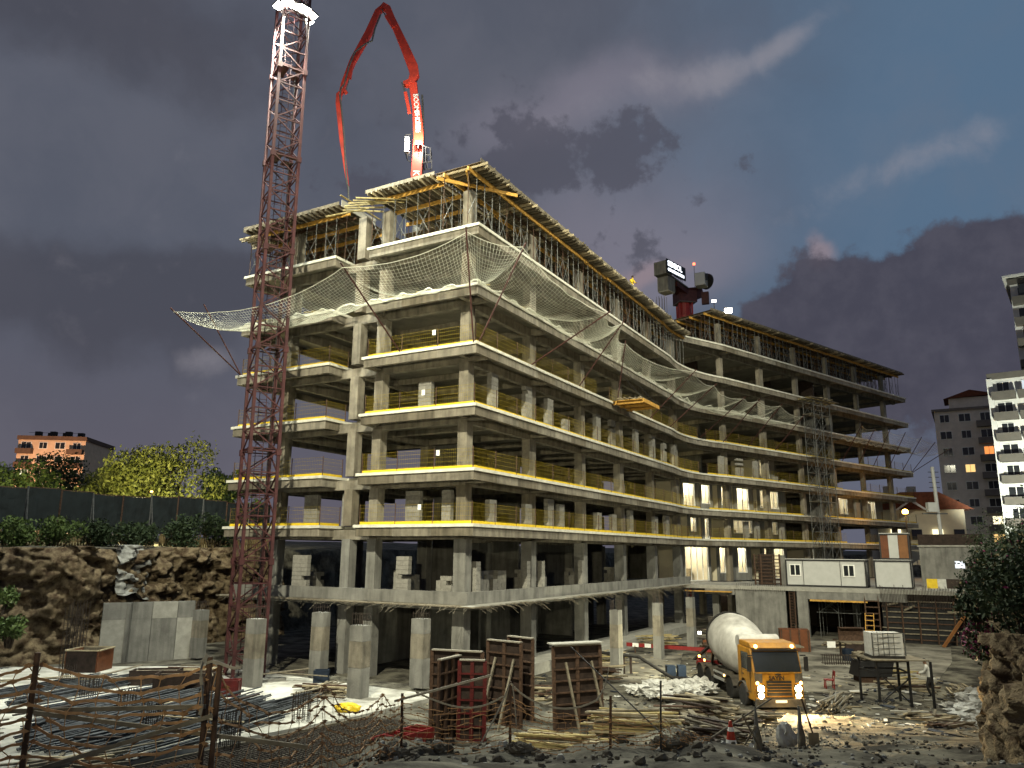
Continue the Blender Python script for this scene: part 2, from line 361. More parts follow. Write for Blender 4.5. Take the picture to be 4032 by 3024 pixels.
def ground_z(X, Y):
    X = np.asarray(X, float); Y = np.asarray(Y, float)
    left = np.interp(Y, [4, 7, 20, 24], [4.95, 4.1, .25, 0]); mid = np.interp(Y, [4, 9, 13.5, 15.2, 19, 23], [4.95, 4.2, 3.42, 3.3, 1.2, 0]); right = np.interp(Y, [4, 9, 15, 24, 33, 36], [4.95, 4.0, 2.95, 1.45, .12, 0])
    wm_ = sst(-4.2, -2.2, X); wr = sst(3.2, 6.0, X)
    z = left * (1 - wm_) + (mid * (1 - wr) + right * wr) * wm_
    near = sst(60, 30, Y); berm = sst(26, 14, Y) * wm_
    z = z + near * (.16 * hash_noise(X, Y, 1.7, 1) + .10 * hash_noise(X, Y, .7, 2)) * (.25 + .75 * sst(-3, 1, X)) + berm * (.26 * hash_noise(X, Y, 1.1, 3) + .12 * hash_noise(X, Y, .4, 4))
    trk = sst(6, 9, X) * sst(38, 30, Y) * sst(8, 14, Y)
    cx = 9.8 - .30 * (34 - Y) * .45
    for o in (-1.0, 1.0): z = z - trk * .10 * np.exp(-((X - cx - o - .5 * np.sin(Y * .2)) / .32) ** 2)
    hi = sst(1.7, 2.8, side(LEFT_EDGE, X, Y)); z = z * (1 - hi) + hi * (6.7 + .03 * np.clip(side(LEFT_EDGE, X, Y), 0, 60) + .25 * hash_noise(X, Y, 2.5, 5))
    lo = sst(.9, 1.7, -side(RIGHT_EDGE, X, Y)); z = z * (1 - lo) + lo * (np.interp(Y, [10, 18, 45, 65], [5.2, 5.0, 5.2, 4.6]) + .2 * hash_noise(X, Y, 2.0, 6))
    return z
gx = np.unique(np.concatenate([np.linspace(-1500, -150, 10), np.linspace(-150, -36, 24), np.arange(-36, -5, .6), np.arange(-5, 14, .22), np.arange(14, 42, .5), np.linspace(42, 150, 24), np.linspace(150, 1500, 10)]))
gy = np.unique(np.concatenate([np.linspace(-300, 3, 12), np.arange(3, 11, .6), np.arange(11, 36, .25), np.arange(36, 72, .6), np.linspace(72, 170, 28), np.linspace(170, 1800, 12)]))
X, Y = np.meshgrid(gx, gy, indexing='ij'); Z = ground_z(X, Y); nx, ny = X.shape
idx = np.arange(nx * ny).reshape(nx, ny); F_ = np.stack([idx[:-1, :-1], idx[1:, :-1], idx[1:, 1:], idx[:-1, 1:]], -1).reshape(-1, 4)
struct(fast_mesh('ground', np.stack([X, Y, Z], -1), F_, M_['soil'], smooth=True))
def gz(x, y): return float(ground_z(np.array([x]), np.array([y]))[0])
def rock_sheet(name, poly, z0f, z1f, m, amp, seed, step=.3, lean=.9, flip=1, fs=(1.5, .55)):
    """rough cut face of earth and rock along a line, thick and knobbly"""
    pts = []
    for (a, b), (c, d) in zip(poly, poly[1:]):
        L = math.hypot(c - a, d - b); n = max(2, int(L / step))
        pts += [(a + (c - a) * i / n, b + (d - b) * i / n, (d - b) / L * flip, -(c - a) / L * flip) for i in range(n)]
    P = np.array(pts); nv = 58; V_ = []
    s = np.arange(len(P)) * step; S2, F2 = np.meshgrid(s, np.minimum(np.arange(nv + 4) / nv, 1), indexing='ij'); zz0 = z0f(P[:, 0], P[:, 1])[:, None]; zz1 = z1f(P[:, 0], P[:, 1])[:, None]; ZZ = zz0 + (zz1 - zz0) * F2
    def facets(sz, sd, asp):
        """broken faces: every cell is its own tilted plane"""
        g = np.random.default_rng(sd); n1_, n2_ = int(s[-1] / sz) + 3, int(10 / (sz * asp)) + 3; I, J = np.meshgrid(np.arange(n1_), np.arange(n2_), indexing='ij'); cs = ((I + g.random(I.shape)) * sz - sz).ravel(); cz = ((J + g.random(I.shape)) * sz * asp - 1).ravel(); hh = g.uniform(-.5, .5, cs.size); ta = g.uniform(-.6, .6, cs.size); tb = g.uniform(-.7, .3, cs.size)
        out = np.zeros(S2.shape)
        for r0 in range(0, S2.shape[0], 40):
            a_, b_ = S2[r0:r0 + 40, :, None], ZZ[r0:r0 + 40, :, None]; k = ((a_ - cs) ** 2 + ((b_ - cz) / asp) ** 2).argmin(-1); out[r0:r0 + 40] = hh[k] * sz + ta[k] * (S2[r0:r0 + 40] - cs[k]) + tb[k] * (ZZ[r0:r0 + 40] - cz[k])
        return out
    Q = amp * (1.4 * hash_noise(S2, ZZ * 1.4, 3.0, seed) + .75 * facets(fs[0], seed + 1, .6) + .9 * facets(fs[1], seed + 2, .65) + .22 * hash_noise(S2, ZZ, .3, seed + 5)) + .02 * rng.uniform(-1, 1, S2.shape)
    for j in range(nv + 4):
        f = min(j / nv, 1); over = max(0, j - nv) * .5; z = ZZ[:, j]; q = Q[:, j] * math.sin(min(1, f * 1.15 + .15) * math.pi / 2)
        off = q - lean * f - over + (.35 if j == 0 else 0)
        V_.append(np.stack([P[:, 0] + P[:, 2] * off, P[:, 1] + P[:, 3] * off, z + .2 * amp * hash_noise(s, z * 2, .9, seed + 3)], -1))
    V_ = np.stack(V_, 1); n0, n1 = V_.shape[:2]; ii = np.arange(n0 * n1).reshape(n0, n1)
    return struct(fast_mesh(name, V_, np.stack([ii[:-1, :-1], ii[1:, :-1], ii[1:, 1:], ii[:-1, 1:]], -1).reshape(-1, 4), m))
rock_sheet('rock_face', [(-46, 42), (-30, 46.5), (-26.2, 48.4), (-24.2, 53), (-21.5, 60), (-18.5, 66)], lambda x, y: -0.3 + 0 * x, lambda x, y: 6.75 + .3 * hash_noise(x, y, 3, 9), M_['rock'], .85, 20, step=.14)
rock_sheet('earth_bank', [(8.9, 8), (9.75, 14.5), (10.45, 18.2), (15.9, 27), (22.4, 38), (27.5, 45), (32.5, 53), (36, 59)], lambda x, y: ground_z(x - .9, y) - .4, lambda x, y: np.interp(y, [8, 18, 30, 45, 60], [5.1, 5.05, 5.2, 5.0, 4.4]) + .25 * hash_noise(x, y, 1.3, 8), M_['rock'], .62, 40, step=.075, lean=.35, flip=-1, fs=(.8, .21))
# washed concrete spill on the cut face
rock_sheet('cement_spill', [(-25.15, 51.0), (-24.6, 52.2), (-24.05, 53.6)], lambda x, y: 3.7 + .9 * hash_noise(x, y, .8, 60), lambda x, y: 6.95 + 0 * x, M_['rock_pale'], .8, 20, step=.12, lean=.55)
# ================================================================== the building
C0 = Vector((-1.9, 39.84)); B0 = Vector((17.46, 73.91)); E0 = Vector((54.93, 105.05))
eA = (B0 - C0).normalized(); nA = Vector((eA.y, -eA.x)); eB = (E0 - B0).normalized(); nB = Vector((eB.y, -eB.x)); eL = Vector((-.871, .492)).normalized(); nL = Vector((-eL.y, eL.x))
if nL.y > 0: nL = -nL
LA_, LB_ = (B0 - C0).length, (E0 - B0).length
ZF = [4.05, 8.14, 11.01, 14.43, 17.81, 21.14, 24.64, 28.18]      # floor levels, ground floor first
def pa(t, s, z=None): p = C0 + eA * t - nA * s; return p if z is None else Vector((p.x, p.y, z))          # along wing A, back from its face
def pb(t, s, z=None): p = B0 + eB * t - nB * s; return p if z is None else Vector((p.x, p.y, z))
def pl(s, d, z=None): p = C0 + eL * s - nL * d; return p if z is None else Vector((p.x, p.y, z))          # along the end face, back from it
CTRL = B0 - (nA + nB).normalized() * .9
def front(inset, ta=1.0):
    """plan curve of the long curved face from the corner to the far end"""
    pts = [pa(inset * ta, inset), pa(12, inset), pa(24, inset)]; a, b, c = pa(33.5, inset), CTRL - (nA + nB).normalized() * inset, pb(6, inset)
    for k in range(9): f = k / 8; pts.append(a * (1 - f) ** 2 + b * 2 * f * (1 - f) + c * f * f)
    return pts + [pb(20, inset), pb(34, inset), pb(LB_ - inset * .0, inset)]
WA, WB = 10.4, 12.0
def outline(o):
    f = front(o); b = []
    b += [pb(LB_, WB), pb(2.0, WB), pa(LA_ - 4, WA), pa(13, WA), pl(10.45 + 0, 13), pl(18.55 - o, 13), pl(18.55 - o, o), pl(10.45 + o, o), pl(10.45 + o, 2.2), pl(7.97 - o, 2.2), pl(7.97 - o, o)]
    return [(p.x, p.y) for p in f + b]
bld = thing('concrete_building', 'unfinished curved concrete frame building with open floors and cantilevered slabs', 'building', (8, 60, 0))
def run(name, m, pts, z0, z1, w, parent):
    """beam of rectangular section swept along a plan polyline; pts = outer top line"""
    mb = MB(); n = len(pts); ins = []
    for k in range(n):
        d = (pts[min(k + 1, n - 1)] - pts[max(k - 1, 0)]).normalized(); ins.append(pts[k] + Vector((-d.y, d.x)) * w)
    i = len(mb.v)
    for p, q in zip(pts, ins): mb.v += [(p.x, p.y, z0), (p.x, p.y, z1), (q.x, q.y, z1), (q.x, q.y, z0)]
    for k in range(n - 1):
        for a in range(4): mb.f.append((4 * k + a, 4 * k + (a + 1) % 4, 4 * k + 4 + (a + 1) % 4, 4 * k + 4 + a))
    mb.f.append((3, 2, 1, 0)); mb.f.append(tuple(4 * (n - 1) + a for a in range(4)))
    return mb.build(name, m, parent)
TC = [1.5, 8.9, 16.6, 24.0, 31.3, 38.4]; TB = [7.4, 14.9, 22.4, 29.8, 37.3, 44.9]
CONS = [M_['concrete'], M_['concrete'], M_['concrete_b'], M_['concrete_c']]
con, conp, sof = M_['concrete'], M_['concrete_pale'], M_['soffit']
for fi in range(1, 8):
    z = ZF[fi]; th = .16
    if fi < 7:
        mb = MB(); mb.prism(outline(0), z - th, z); mb.build('floor_slab', M_['concrete_lip'], bld)
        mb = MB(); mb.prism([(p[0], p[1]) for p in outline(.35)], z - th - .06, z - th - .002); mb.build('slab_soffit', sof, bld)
        fr = front(.10)
        runs = [[pl(7.87, .10), pa(.10, .10)], fr, [pl(18.45, .10), pl(10.55, .10)], [pl(18.45, 12.8), pl(18.45, .10)], [pl(10.55, .10), pl(10.55, 2.1)], [pl(7.87, 2.1), pl(7.87, .10)], [pl(10.55, 2.25), pl(7.87, 2.25)]]
    else:
        o = [(p.x, p.y) for p in [pb(-1.5, -.3 + 1.0)] + [pb(6, 0), pb(20, 0), pb(LB_, 0), pb(LB_, WB), pb(-1.5, WB)]]
        mb = MB(); mb.prism(o, z - th, z); mb.build('floor_slab', M_['concrete_lip'], bld)
        mb = MB(); mb.prism([(p.x, p.y) for p in [pb(-1.2, 1.1), pb(6, .35), pb(LB_ - .35, .35), pb(LB_ - .35, WB - .3), pb(-1.2, WB - .3)]], z - th - .06, z - th - .002); mb.build('slab_soffit', sof, bld)
        runs = [[pb(-1.4, .8), pb(6, .10), pb(LB_ - .1, .10)]]
    for k, r_ in enumerate(runs):
        seg = []
        for p, q in zip(r_, r_[1:]):
            n = max(1, round((q - p).length / 2.45)); seg += [(p.lerp(q, i / n), p.lerp(q, (i + 1) / n)) for i in range(n)]
        for p, q in seg:
            u = (q - p).normalized() * .006; run('edge_beam', random.choice(CONS), [p + u, q - u], z - th - .46 - .002 * k + random.uniform(-.012, .004), z - th - .003, .22 + random.uniform(-.006, .006), bld)
    run('edge_beam', con, [pb(LB_ - .1, .3), pb(LB_ - .1, WB - .2)], z - th - .47, z - th - .004, .22, bld)
    # column-line beams and cross beams under the slab
    zb0, zb1 = z - th - .62, z - th - .065
    if fi < 7:
        bar('main_beam', con, bld, pa(1.35, 1.6, (zb0 + zb1) / 2), pa(LA_ - 1.2, 1.6, (zb0 + zb1) / 2), .34, zb1 - zb0)
        bar('main_beam', con, bld, pa(1.35, 9.4, (zb0 + zb1) / 2), pa(LA_ - 3, 9.4, (zb0 + zb1) / 2), .34, zb1 - zb0)
        bar('main_beam', con, bld, pl(1.75, 1.5, (zb0 + zb1) / 2 - .01), pl(15.5, 1.5, (zb0 + zb1) / 2 - .01), .34, zb1 - zb0)
        bar('main_beam', con, bld, pl(9.7, 8.9, (zb0 + zb1) / 2 - .01), pl(15.5, 8.9, (zb0 + zb1) / 2 - .01), .3, zb1 - zb0)
        bar('main_beam', con, bld, pl(15.2, 1.7, (zb0 + zb1) / 2 - .013), pl(15.2, 12.8, (zb0 + zb1) / 2 - .013), .3, zb1 - zb0)
        for t in TC[1:]: bar('cross_beam', con, bld, pa(t, .34, (zb0 + zb1) / 2 + .07), pa(t, 10.2, (zb0 + zb1) / 2 + .07), .3, zb1 - zb0 - .1)
        for a, b in zip(TC, TC[1:]): bar('cross_beam', con, bld, pa((a + b) / 2, 1.8, (zb0 + zb1) / 2 + .1), pa((a + b) / 2, 9.2, (zb0 + zb1) / 2 + .1), .22, zb1 - zb0 - .2)
        for s in (1.4, 7.6): bar('cantilever_beam', con, bld, pl(s, .34, (zb0 + zb1) / 2 + .12), pl(s, 1.33, (zb0 + zb1) / 2 + .12), .3, zb1 - zb0 - .2)
        bar('cantilever_beam', con, bld, pa(1.5, .34, (zb0 + zb1) / 2 + .05), pa(1.5, 1.42, (zb0 + zb1) / 2 + .05), .3, zb1 - zb0 - .1)
        for s in (11.3, 13.2): bar('cross_beam', con, bld, pl(s, 1.7, (zb0 + zb1) / 2 + .1), pl(s, 8.7, (zb0 + zb1) / 2 + .1), .2, zb1 - zb0 - .2)
    bar('main_beam', con, bld, pb(1.6, 1.6, (zb0 + zb1) / 2), pb(LB_ - .4, 1.6, (zb0 + zb1) / 2), .34, zb1 - zb0)
    bar('main_beam', con, bld, pb(3, 10.6, (zb0 + zb1) / 2), pb(LB_ - .4, 10.6, (zb0 + zb1) / 2), .34, zb1 - zb0)
    for t in TB: bar('cross_beam', con, bld, pb(t, .34, (zb0 + zb1) / 2 + .07), pb(t, 11.6, (zb0 + zb1) / 2 + .07), .3, zb1 - zb0 - .1)
# columns, storey by storey from the pit floor up
angA, angB = math.atan2(eA.y, eA.x), math.atan2(eB.y, eB.x)
for fi in range(-1, 8):
    z0 = 0 if fi < 0 else ZF[fi]; z1 = (ZF[0] - .35 if fi < 0 else (ZF[fi + 1] - .16 - .60 if fi < 7 else 0))
    if fi == 6: zA1 = ZF[7] - .55
    top = z1
    if fi <= 6:
        cm = con if fi >= 1 else M_['concrete_grey']
        zA1 = top if fi < 6 else ZF[7] - .75
        for k, t in enumerate(TC):
            w = (.85, .55) if (k % 2) else (.6, .6)
            if fi <= 0: w = (.62, .75)
            for s in ((1.6, 9.4) if k else (1.6,)):
                c = pa(t, s, (z0 + zA1) / 2); box('column', random.choice(CONS) if fi >= 1 else cm, bld, c, (w[0], w[1], zA1 - z0), angA)
        for s, d in ((7.57, 1.5), (9.46, 1.5), (15.2, 1.5), (9.46, 8.9), (15.2, 8.9)):
            c = pl(s, d, (z0 + zA1) / 2); box('column', random.choice(CONS) if fi >= 1 else cm, bld, c, (.62, .62, zA1 - z0), angA)
    if fi <= 6:
        for k, t in enumerate(TB):
            for s in (1.6, 10.6):
                c = pb(t, s, (z0 + top) / 2); box('column', random.choice(CONS), bld, c, (.7 if k % 2 else .5, .5, top - z0), angB)
for t in TB: box('column', con, bld, pb(t, 1.6, (ZF[7] + 31.0) / 2), (.5, .5, 31.0 - ZF[7]), angB)
# ground floor slab of the tower part with its kerb beam, resting on the pit columns
mb = MB(); mb.prism([(p.x, p.y) for p in front(.9)[:-3] + [pb(2, WB), pa(LA_ - 4, WA), pa(13, WA), pl(10.45, 13), pl(18.2, 13), pl(18.2, .9)]], ZF[0] - .30, ZF[0]); mb.build('ground_floor_slab', M_['concrete_grey'], bld)
run('kerb_beam', M_['concrete_grey'], [pl(18.2, .85), pa(.9, .85)], ZF[0] - .02, ZF[0] + .62, .3, bld)
fr0 = front(.85); run('kerb_beam', M_['concrete_grey'], [pa(.86, .85)] + fr0[1:8], ZF[0] - .021, ZF[0] + .60, .3, bld)
# starter bars bristling from the ground floor edge
fringe = MB(); rr_ = random.Random(31)
for k in range(300):
    f = rr_.random(); on_end = k % 3 == 0
    p = pl(17.8 * f, .05, ZF[0] - .03) if on_end else pa(36 * f, .05, ZF[0] - .03); n_ = nL if on_end else nA; e_ = eL if on_end else eA; L_ = rr_.uniform(.3, .9) * (1.5 if (not on_end and .62 < f < .78) else 1); dr = rr_.uniform(-.5, .12) * (1.6 if (not on_end and .62 < f < .78) else 1); sk = rr_.uniform(-.5, .5)
    d_ = Vector((n_.x + e_.x * sk, n_.y + e_.y * sk, dr)); fringe.tube([p, p + d_ * L_ * .6, p + d_ * L_ + Vector((0, 0, dr * .15))], .008, 4)
stuff(fringe.build('starter_bars', M_['plank_grey'], bld))
bar('edge_board', M_['plank_grey'], bld, pl(18.6, .45, ZF[0] - .06), pl(-.2, .45, ZF[0] - .06), .9, .06)
mb = MB(); pts = [pa(.0, .42)] + front(.42)[1:9]
for p, q in zip(pts, pts[1:]): mb.bar((p.x, p.y, ZF[0] - .055), (q.x, q.y, ZF[0] - .055), .85, .06)
mb.build('edge_board', M_['concrete_pale'], bld)
# inner walls: stair core, shear walls and the closed back side
for fi in range(0, 7):
    z0, z1 = ZF[fi] + .001, (ZF[fi + 1] - .24)
    zc, h = (z0 + z1) / 2, z1 - z0
    wmat = M_['inner_wall'] if fi < 6 else M_['form_dark']  # top storey walls near black, standing for shade behind the props
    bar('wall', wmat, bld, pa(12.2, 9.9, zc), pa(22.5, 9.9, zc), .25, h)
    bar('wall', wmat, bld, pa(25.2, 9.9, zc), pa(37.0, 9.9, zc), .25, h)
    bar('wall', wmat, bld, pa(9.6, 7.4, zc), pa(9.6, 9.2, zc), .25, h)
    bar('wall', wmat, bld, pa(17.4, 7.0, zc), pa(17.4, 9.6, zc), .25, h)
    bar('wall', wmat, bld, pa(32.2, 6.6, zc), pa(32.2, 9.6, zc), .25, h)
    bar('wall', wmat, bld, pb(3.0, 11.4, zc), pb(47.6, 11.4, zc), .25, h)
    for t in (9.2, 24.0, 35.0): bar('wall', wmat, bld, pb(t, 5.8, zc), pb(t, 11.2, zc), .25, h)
    bar('wall', wmat, bld, pb(27.2, 1.9, zc), pb(27.2, 3.9, zc), .25, h)
# ---------------------------------------------------------------- basement of the tower: dark back walls
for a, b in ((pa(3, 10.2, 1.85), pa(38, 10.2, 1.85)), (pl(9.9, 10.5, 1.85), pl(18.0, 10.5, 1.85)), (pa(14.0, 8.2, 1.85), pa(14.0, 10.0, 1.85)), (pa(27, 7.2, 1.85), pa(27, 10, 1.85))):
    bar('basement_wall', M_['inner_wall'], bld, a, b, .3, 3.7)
bar('kerb_slab', M_['concrete_pale'], bld, pa(5.5, 1.0, .3), pa(37, 1.0, .3), 2.2, .6)
# ---------------------------------------------------------------- yellow mesh guard rails
def rail_mesh():
    mb = MB()
    for k in range(19): x = -.5 + k / 18; mb.box((x, 0, .62), (.0017, .004, .95))
    for zz in (.2, .42, .66, .88, 1.07): mb.box((0, 0, zz), (1, .007, .009))
    me = bpy.data.meshes.new('rail_panel'); me.from_pydata(mb.v, [], mb.f); me.materials.append(M_['rail_yellow']); return me
RAIL = rail_mesh()
def guard(label, pts, z, skip=()):
    g = thing('guard_rail', label, 'guard rail', (pts[0].x, pts[0].y, z), 'yellow mesh guard rails at the slab edges')
    # resample
    seg = []; 
    for p, q in zip(pts, pts[1:]):
        n = max(1, round((q - p).length / 2.4))
        for k in range(n): seg.append((p.lerp(q, k / n), p.lerp(q, (k + 1) / n)))
    for k, (p, q) in enumerate(seg):
        if k in skip: continue
        d = q - p; m = (p + q) / 2; lean = random.uniform(-.02, .02); gap = random.choice((.03, .03, .05, .12))
        put(bpy.data.objects.new('mesh_panel', RAIL), g, Matrix.Translation((m.x, m.y, z)) @ Matrix.Rotation(math.atan2(d.y, d.x), 4, 'Z') @ Matrix.Rotation(lean, 4, 'X') @ Matrix.Diagonal((d.length - gap, 1, random.uniform(.97, 1.03), 1)))
        bar('toe_board', M_['yellow'], g, (*(p + d.normalized() * gap / 2), z + .085), (*(q - d.normalized() * gap / 2), z + .085 + random.uniform(-.01, .01)), .025, .15)
        box('post', M_['rust'], g, (p.x, p.y, z + .58), (.045, .045, 1.16))
    box('post', M_['rust'], g, (pts[-1].x, pts[-1].y, z + .58), (.045, .045, 1.16))
    return g
NUM = {1: 'first', 2: 'second', 3: 'third', 4: 'fourth'}
for fi in range(1, 5):
    z = ZF[fi]
    guard(f'yellow mesh guard rail on the {NUM[fi]} slab, narrow end face beside the corner', [pl(7.75, 2.0), pl(7.75, .3), pa(.32, .3)] if fi > 1 else [pl(7.75, .3), pa(.32, .3)], z)
    guard(f'yellow mesh guard rail on the {NUM[fi]} slab of the block behind the red mast', [pl(18.25, .3), pl(10.75, .3), pl(10.75, 2.0)], z)
    guard(f'yellow mesh guard rail along the {NUM[fi]} slab of the long curved face', front(.3)[:9], z, skip=(7,) if fi == 4 else ())
    guard(f'yellow mesh guard rail along the {NUM[fi]} slab of the far wing', front(.3)[9:], z, skip=(12, 13) if fi != 2 else (8, 9))
# small white notice boards wired to the rails
for k, (fi, s) in enumerate(((4, 3.0), (3, 3.6), (2, 2.5), (1, 3.6))):
    p = pl(s, .24, ZF[fi] + .9); tag(box('notice_board', M_['white_paint'], None, p, (.22, .012, .3), math.atan2(eL.y, eL.x)), f'small white notice wired to the yellow rail of the {NUM[fi]} slab', 'notice', 'white notices on the end face rails')
# ---------------------------------------------------------------- timber formwork tables on the top slabs
def formwork(label, pts_front, depths, z0, z1, inward, joist_sp, over, skipend=False, tp=None):
    """pts_front: plan polyline of the deck edge; inward(p_index) gives the inward unit vector"""
    f = thing('slab_formwork', label, 'formwork', (pts_front[0].x, pts_front[0].y, z0), 'timber slab formwork on steel props')
    tim, tp_, st = M_['timber'], M_['timber_pale'], M_['steel']
    segs = list(zip(pts_front, pts_front[1:]))
    for k, (p, q) in enumerate(segs):
        depth = depths[k] if isinstance(depths, (list, tuple)) else depths
        d = (q - p); L = d.length; u = d.normalized(); n = inward(k)
        zj = z1 - .11
        # plywood sheets
        nsh = max(1, round(L / 2.5))
        for i in range(nsh):
            a, b = p.lerp(q, i / nsh), p.lerp(q, (i + 1) / nsh); c = (a + b) / 2 + n * depth / 2
            box('plywood_sheet', M_['ply'], f, (c.x, c.y, z1 - .012 + random.uniform(-.004, .004)), ((b - a).length - .012, depth, .022), math.atan2(u.y, u.x))
        bar('edge_board', M_['plank_grey'], f, (*p, z1 + .10), (*q, z1 + .10), .03, .22)
        # joists run inwards; the ends stick out unevenly
        nj = int(L / joist_sp)
        for i in range(nj + 1):
            a = p.lerp(q, (i + .5) / (nj + 1)) + u * random.uniform(-.06, .06); o = random.uniform(.05, over)
            b = a + n * min(depth, 6.0)
            bar('joist', M_['joist_wood'] if random.random() < .8 else tp_, f, (*(a - n * o), zj + random.uniform(-.012, .012)), (*b, zj), .07, .17)
        # main beams
        for dd in ((.75, 2.6, 4.4) if depth > 4 else (.75, 2.4)):
            zz = zj - .19; nb = max(1, round(L / 4.2))
            for i in range(nb):
                a, b = p.lerp(q, i / nb) + n * dd - u * .15, p.lerp(q, (i + 1) / nb) + n * dd + u * .2
                bar('main_beam', tim, f, (*(a + n * .085 * (i % 2)), zz), (*(b + n * .085 * (i % 2)), zz), .1, .24)
            npz = max(2, round(L / .85))
            for i in range(npz + 1):
                a = p.lerp(q, i / npz) + n * (dd + .04); r_ = .028
                if dd > 4: 
                    if i % 2: continue
                rod('prop', st if (i * 7 + k) % 5 else M_['rust'], f, (*a, z0), (*a, zz - .1), .024)
                if i < npz and i % 2 == 0 and dd < 3:
                    b = p.lerp(q, (i + 1) / npz) + n * (dd + .04); hh = zz - z0
                    rod('brace', st, f, (*a, z0 + hh * .15), (*b, z0 + hh * .62), .02)
                    rod('brace', st, f, (*b, z0 + hh * .15), (*a, z0 + hh * .62), .02)
                    rod('brace', st, f, (*a, z0 + hh * .62), (*b, z0 + hh * .62), .02)
        if depth > 6:
            inner = MB()
            for dd in (1.6, 3.5, 5.2, 6.0, 7.0, 8.0, 9.0):
                for i in range(int(L / 1.1)): a = p + u * (.5 + i * 1.1) + n * dd; inner.bar((*a, z0), (*a, z1 - .1), .05, .05)
                inner.bar((*(p + n * dd), z1 - .25), (*(q + n * dd), z1 - .25), .09, .2)
            stuff(inner.build('inner_props', M_['rust'], f))
    return f
frA = front(-.15)[:9]
fA = formwork('long timber formwork deck on steel props over the curved wing, ending at the corner', [pa(-.2, -.15), pa(5.9, -.15)] + frA[1:8], [3.1] + [10.2] * 12, ZF[6], ZF[7], lambda k: -nA if k < 5 else (-(nA * (1 - (k - 4) / 8) + nB * ((k - 4) / 8))).normalized(), .42, .38)
fL = formwork('short timber formwork deck on steel props over the end face beside the corner', [pl(8.2, -.15), pl(3.05, -.15)], 6.0, ZF[6], ZF[7] - .001, lambda k: -nL, .42, .3)
fM = formwork('timber formwork deck on steel props over the block behind the red mast', [pl(18.8, -.15), pl(10.3, -.15)], 11.5, ZF[6], ZF[7] - .25, lambda k: -nL, .45, .35)
fB = formwork('long timber formwork deck on steel props on top of the far wing', [pb(4.2, .1), pb(20, .1), pb(34, .1), pb(LB_ - .1, .1)], 11.0, ZF[7], ZF[7] + 3.45, lambda k: -nB, .5, .35)
bar('core_form', M_['form_dark'], fM, (*pl(10.6, 8.4), ZF[6] + 1.55), (*pl(18.0, 8.4), ZF[6] + 1.55), .1, 3.1); bar('core_form', M_['form_dark'], fL, (*pa(10.9, 3.4), ZF[6] + 1.6), (*pa(10.9, 9.6), ZF[6] + 1.6), .1, 3.2)  # dark panels added to stand for deep shade under the decks
# cantilevered cross timbers at the corner and loose ones at the recess
for p, q in ((pl(.6, -.5), pa(4.2, 3.0)), (pl(2.6, -.5), pl(-.4, 3.6))):
    bar('main_beam', M_['timber'], fL, (*p, ZF[7] - .52), (*q, ZF[7] - .52), .09, .2)
for k in range(7):
    s = 8.0 + k * .42; bar('joist', M_['plank_yellow'], fL, (*pl(s + random.uniform(-.3, .9), -.7 + .1 * k), ZF[7] - .45 - .06 * k), (*pl(s - 2.2, random.uniform(.2, 1.6)), ZF[7] - .4 - .05 * k), .1, .08)
for k in range(6):
    bar('joist', M_['timber_pale'], fM, (*pl(19.6 - random.uniform(0, .5), .0 + .28 * k), ZF[7] - .75 - .02 * k), (*pl(17.6, .1 + .3 * k), ZF[7] - .72), .08, .12)
bar('plank', M_['plank_yellow'], fM, (*pl(10.2, -.2), ZF[7] + .35), (*pl(9.7, 3.2), ZF[7] - .1), .12, .05)
bar('side_form', M_['concrete_pale'], fM, (*pl(10.15, -.1), ZF[7] - .15), (*pl(10.15, 3.2), ZF[7] - .15), .04, .45)
# ---------------------------------------------------------------- block piers behind the rails, blocks laid one by one
PIERS = {3: [3.61, 7.76, 10.75, 13.3, 18.7, 21.6, 26.8, 30.9, 34.0, 37.0], 1: [3.59, 7.8, 10.8, 12.4, 18.6, 21.5, 25.1, 31.0, 34.1]}
nblock = [0]
def pier(label, c, ang, w, d, h, seed, asobj):
    r = random.Random(seed); bh = .24; nc = int(h / bh); t = thing('block_pier', label, 'block pier', c, 'grey block piers standing behind the rails'); joined = MB()
    for j in range(nc):
        zz = c[2] + bh * (j + .5) - .004
        lay = [(-w / 4 - .002, w / 2 - .012), (w / 4 + .002, w / 2 - .012)] if j % 2 == 0 else [(0, w - .01)]
        if j % 2 == 0 and r.random() < .25: lay = [(-w / 2 + w * .17, w * .33), (w * .17, w * .64)]
        for (ox, ww) in lay:
            if r.random() < .03 and 3 < j: continue
            dx = ox + r.uniform(-.008, .008); p = Vector(c) + Vector((math.cos(ang) * dx, math.sin(ang) * dx, 0)); p.z = zz
            m = M_['block'] if r.random() < .7 else M_['block_b']
            if asobj and nblock[0] < 290: box('block', m, t, p, (ww, d, bh - .012), ang + r.uniform(-.01, .01)); nblock[0] += 1
            else: joined.box(p, (ww, d, bh - .012), ang)
    joined_ = joined
    if joined_.v: joined_.build('blockwork', M_['block'], t)
    return t
WHICH = {3: 'third', 1: 'first'}
ORD = ['first', 'second', 'third', 'fourth', 'fifth', 'sixth', 'seventh', 'eighth', 'ninth', 'tenth', 'eleventh', 'twelfth']
for fi in (3, 1):
    for k, t in enumerate(PIERS[fi]):
        h = (2.5 if fi == 3 else 2.05) - random.choice((0, 0, .24, .48)); w = .85 if k % 3 else .75
        if fi == 3 and k in (3,): h = 1.4
        p = pa(t, 1.15, ZF[fi]); pier(f'{ORD[k]} grey block pier from the corner, {WHICH[fi]} slab of the curved face', p, angA, w, .3, h, 100 + k + fi, t < 22)
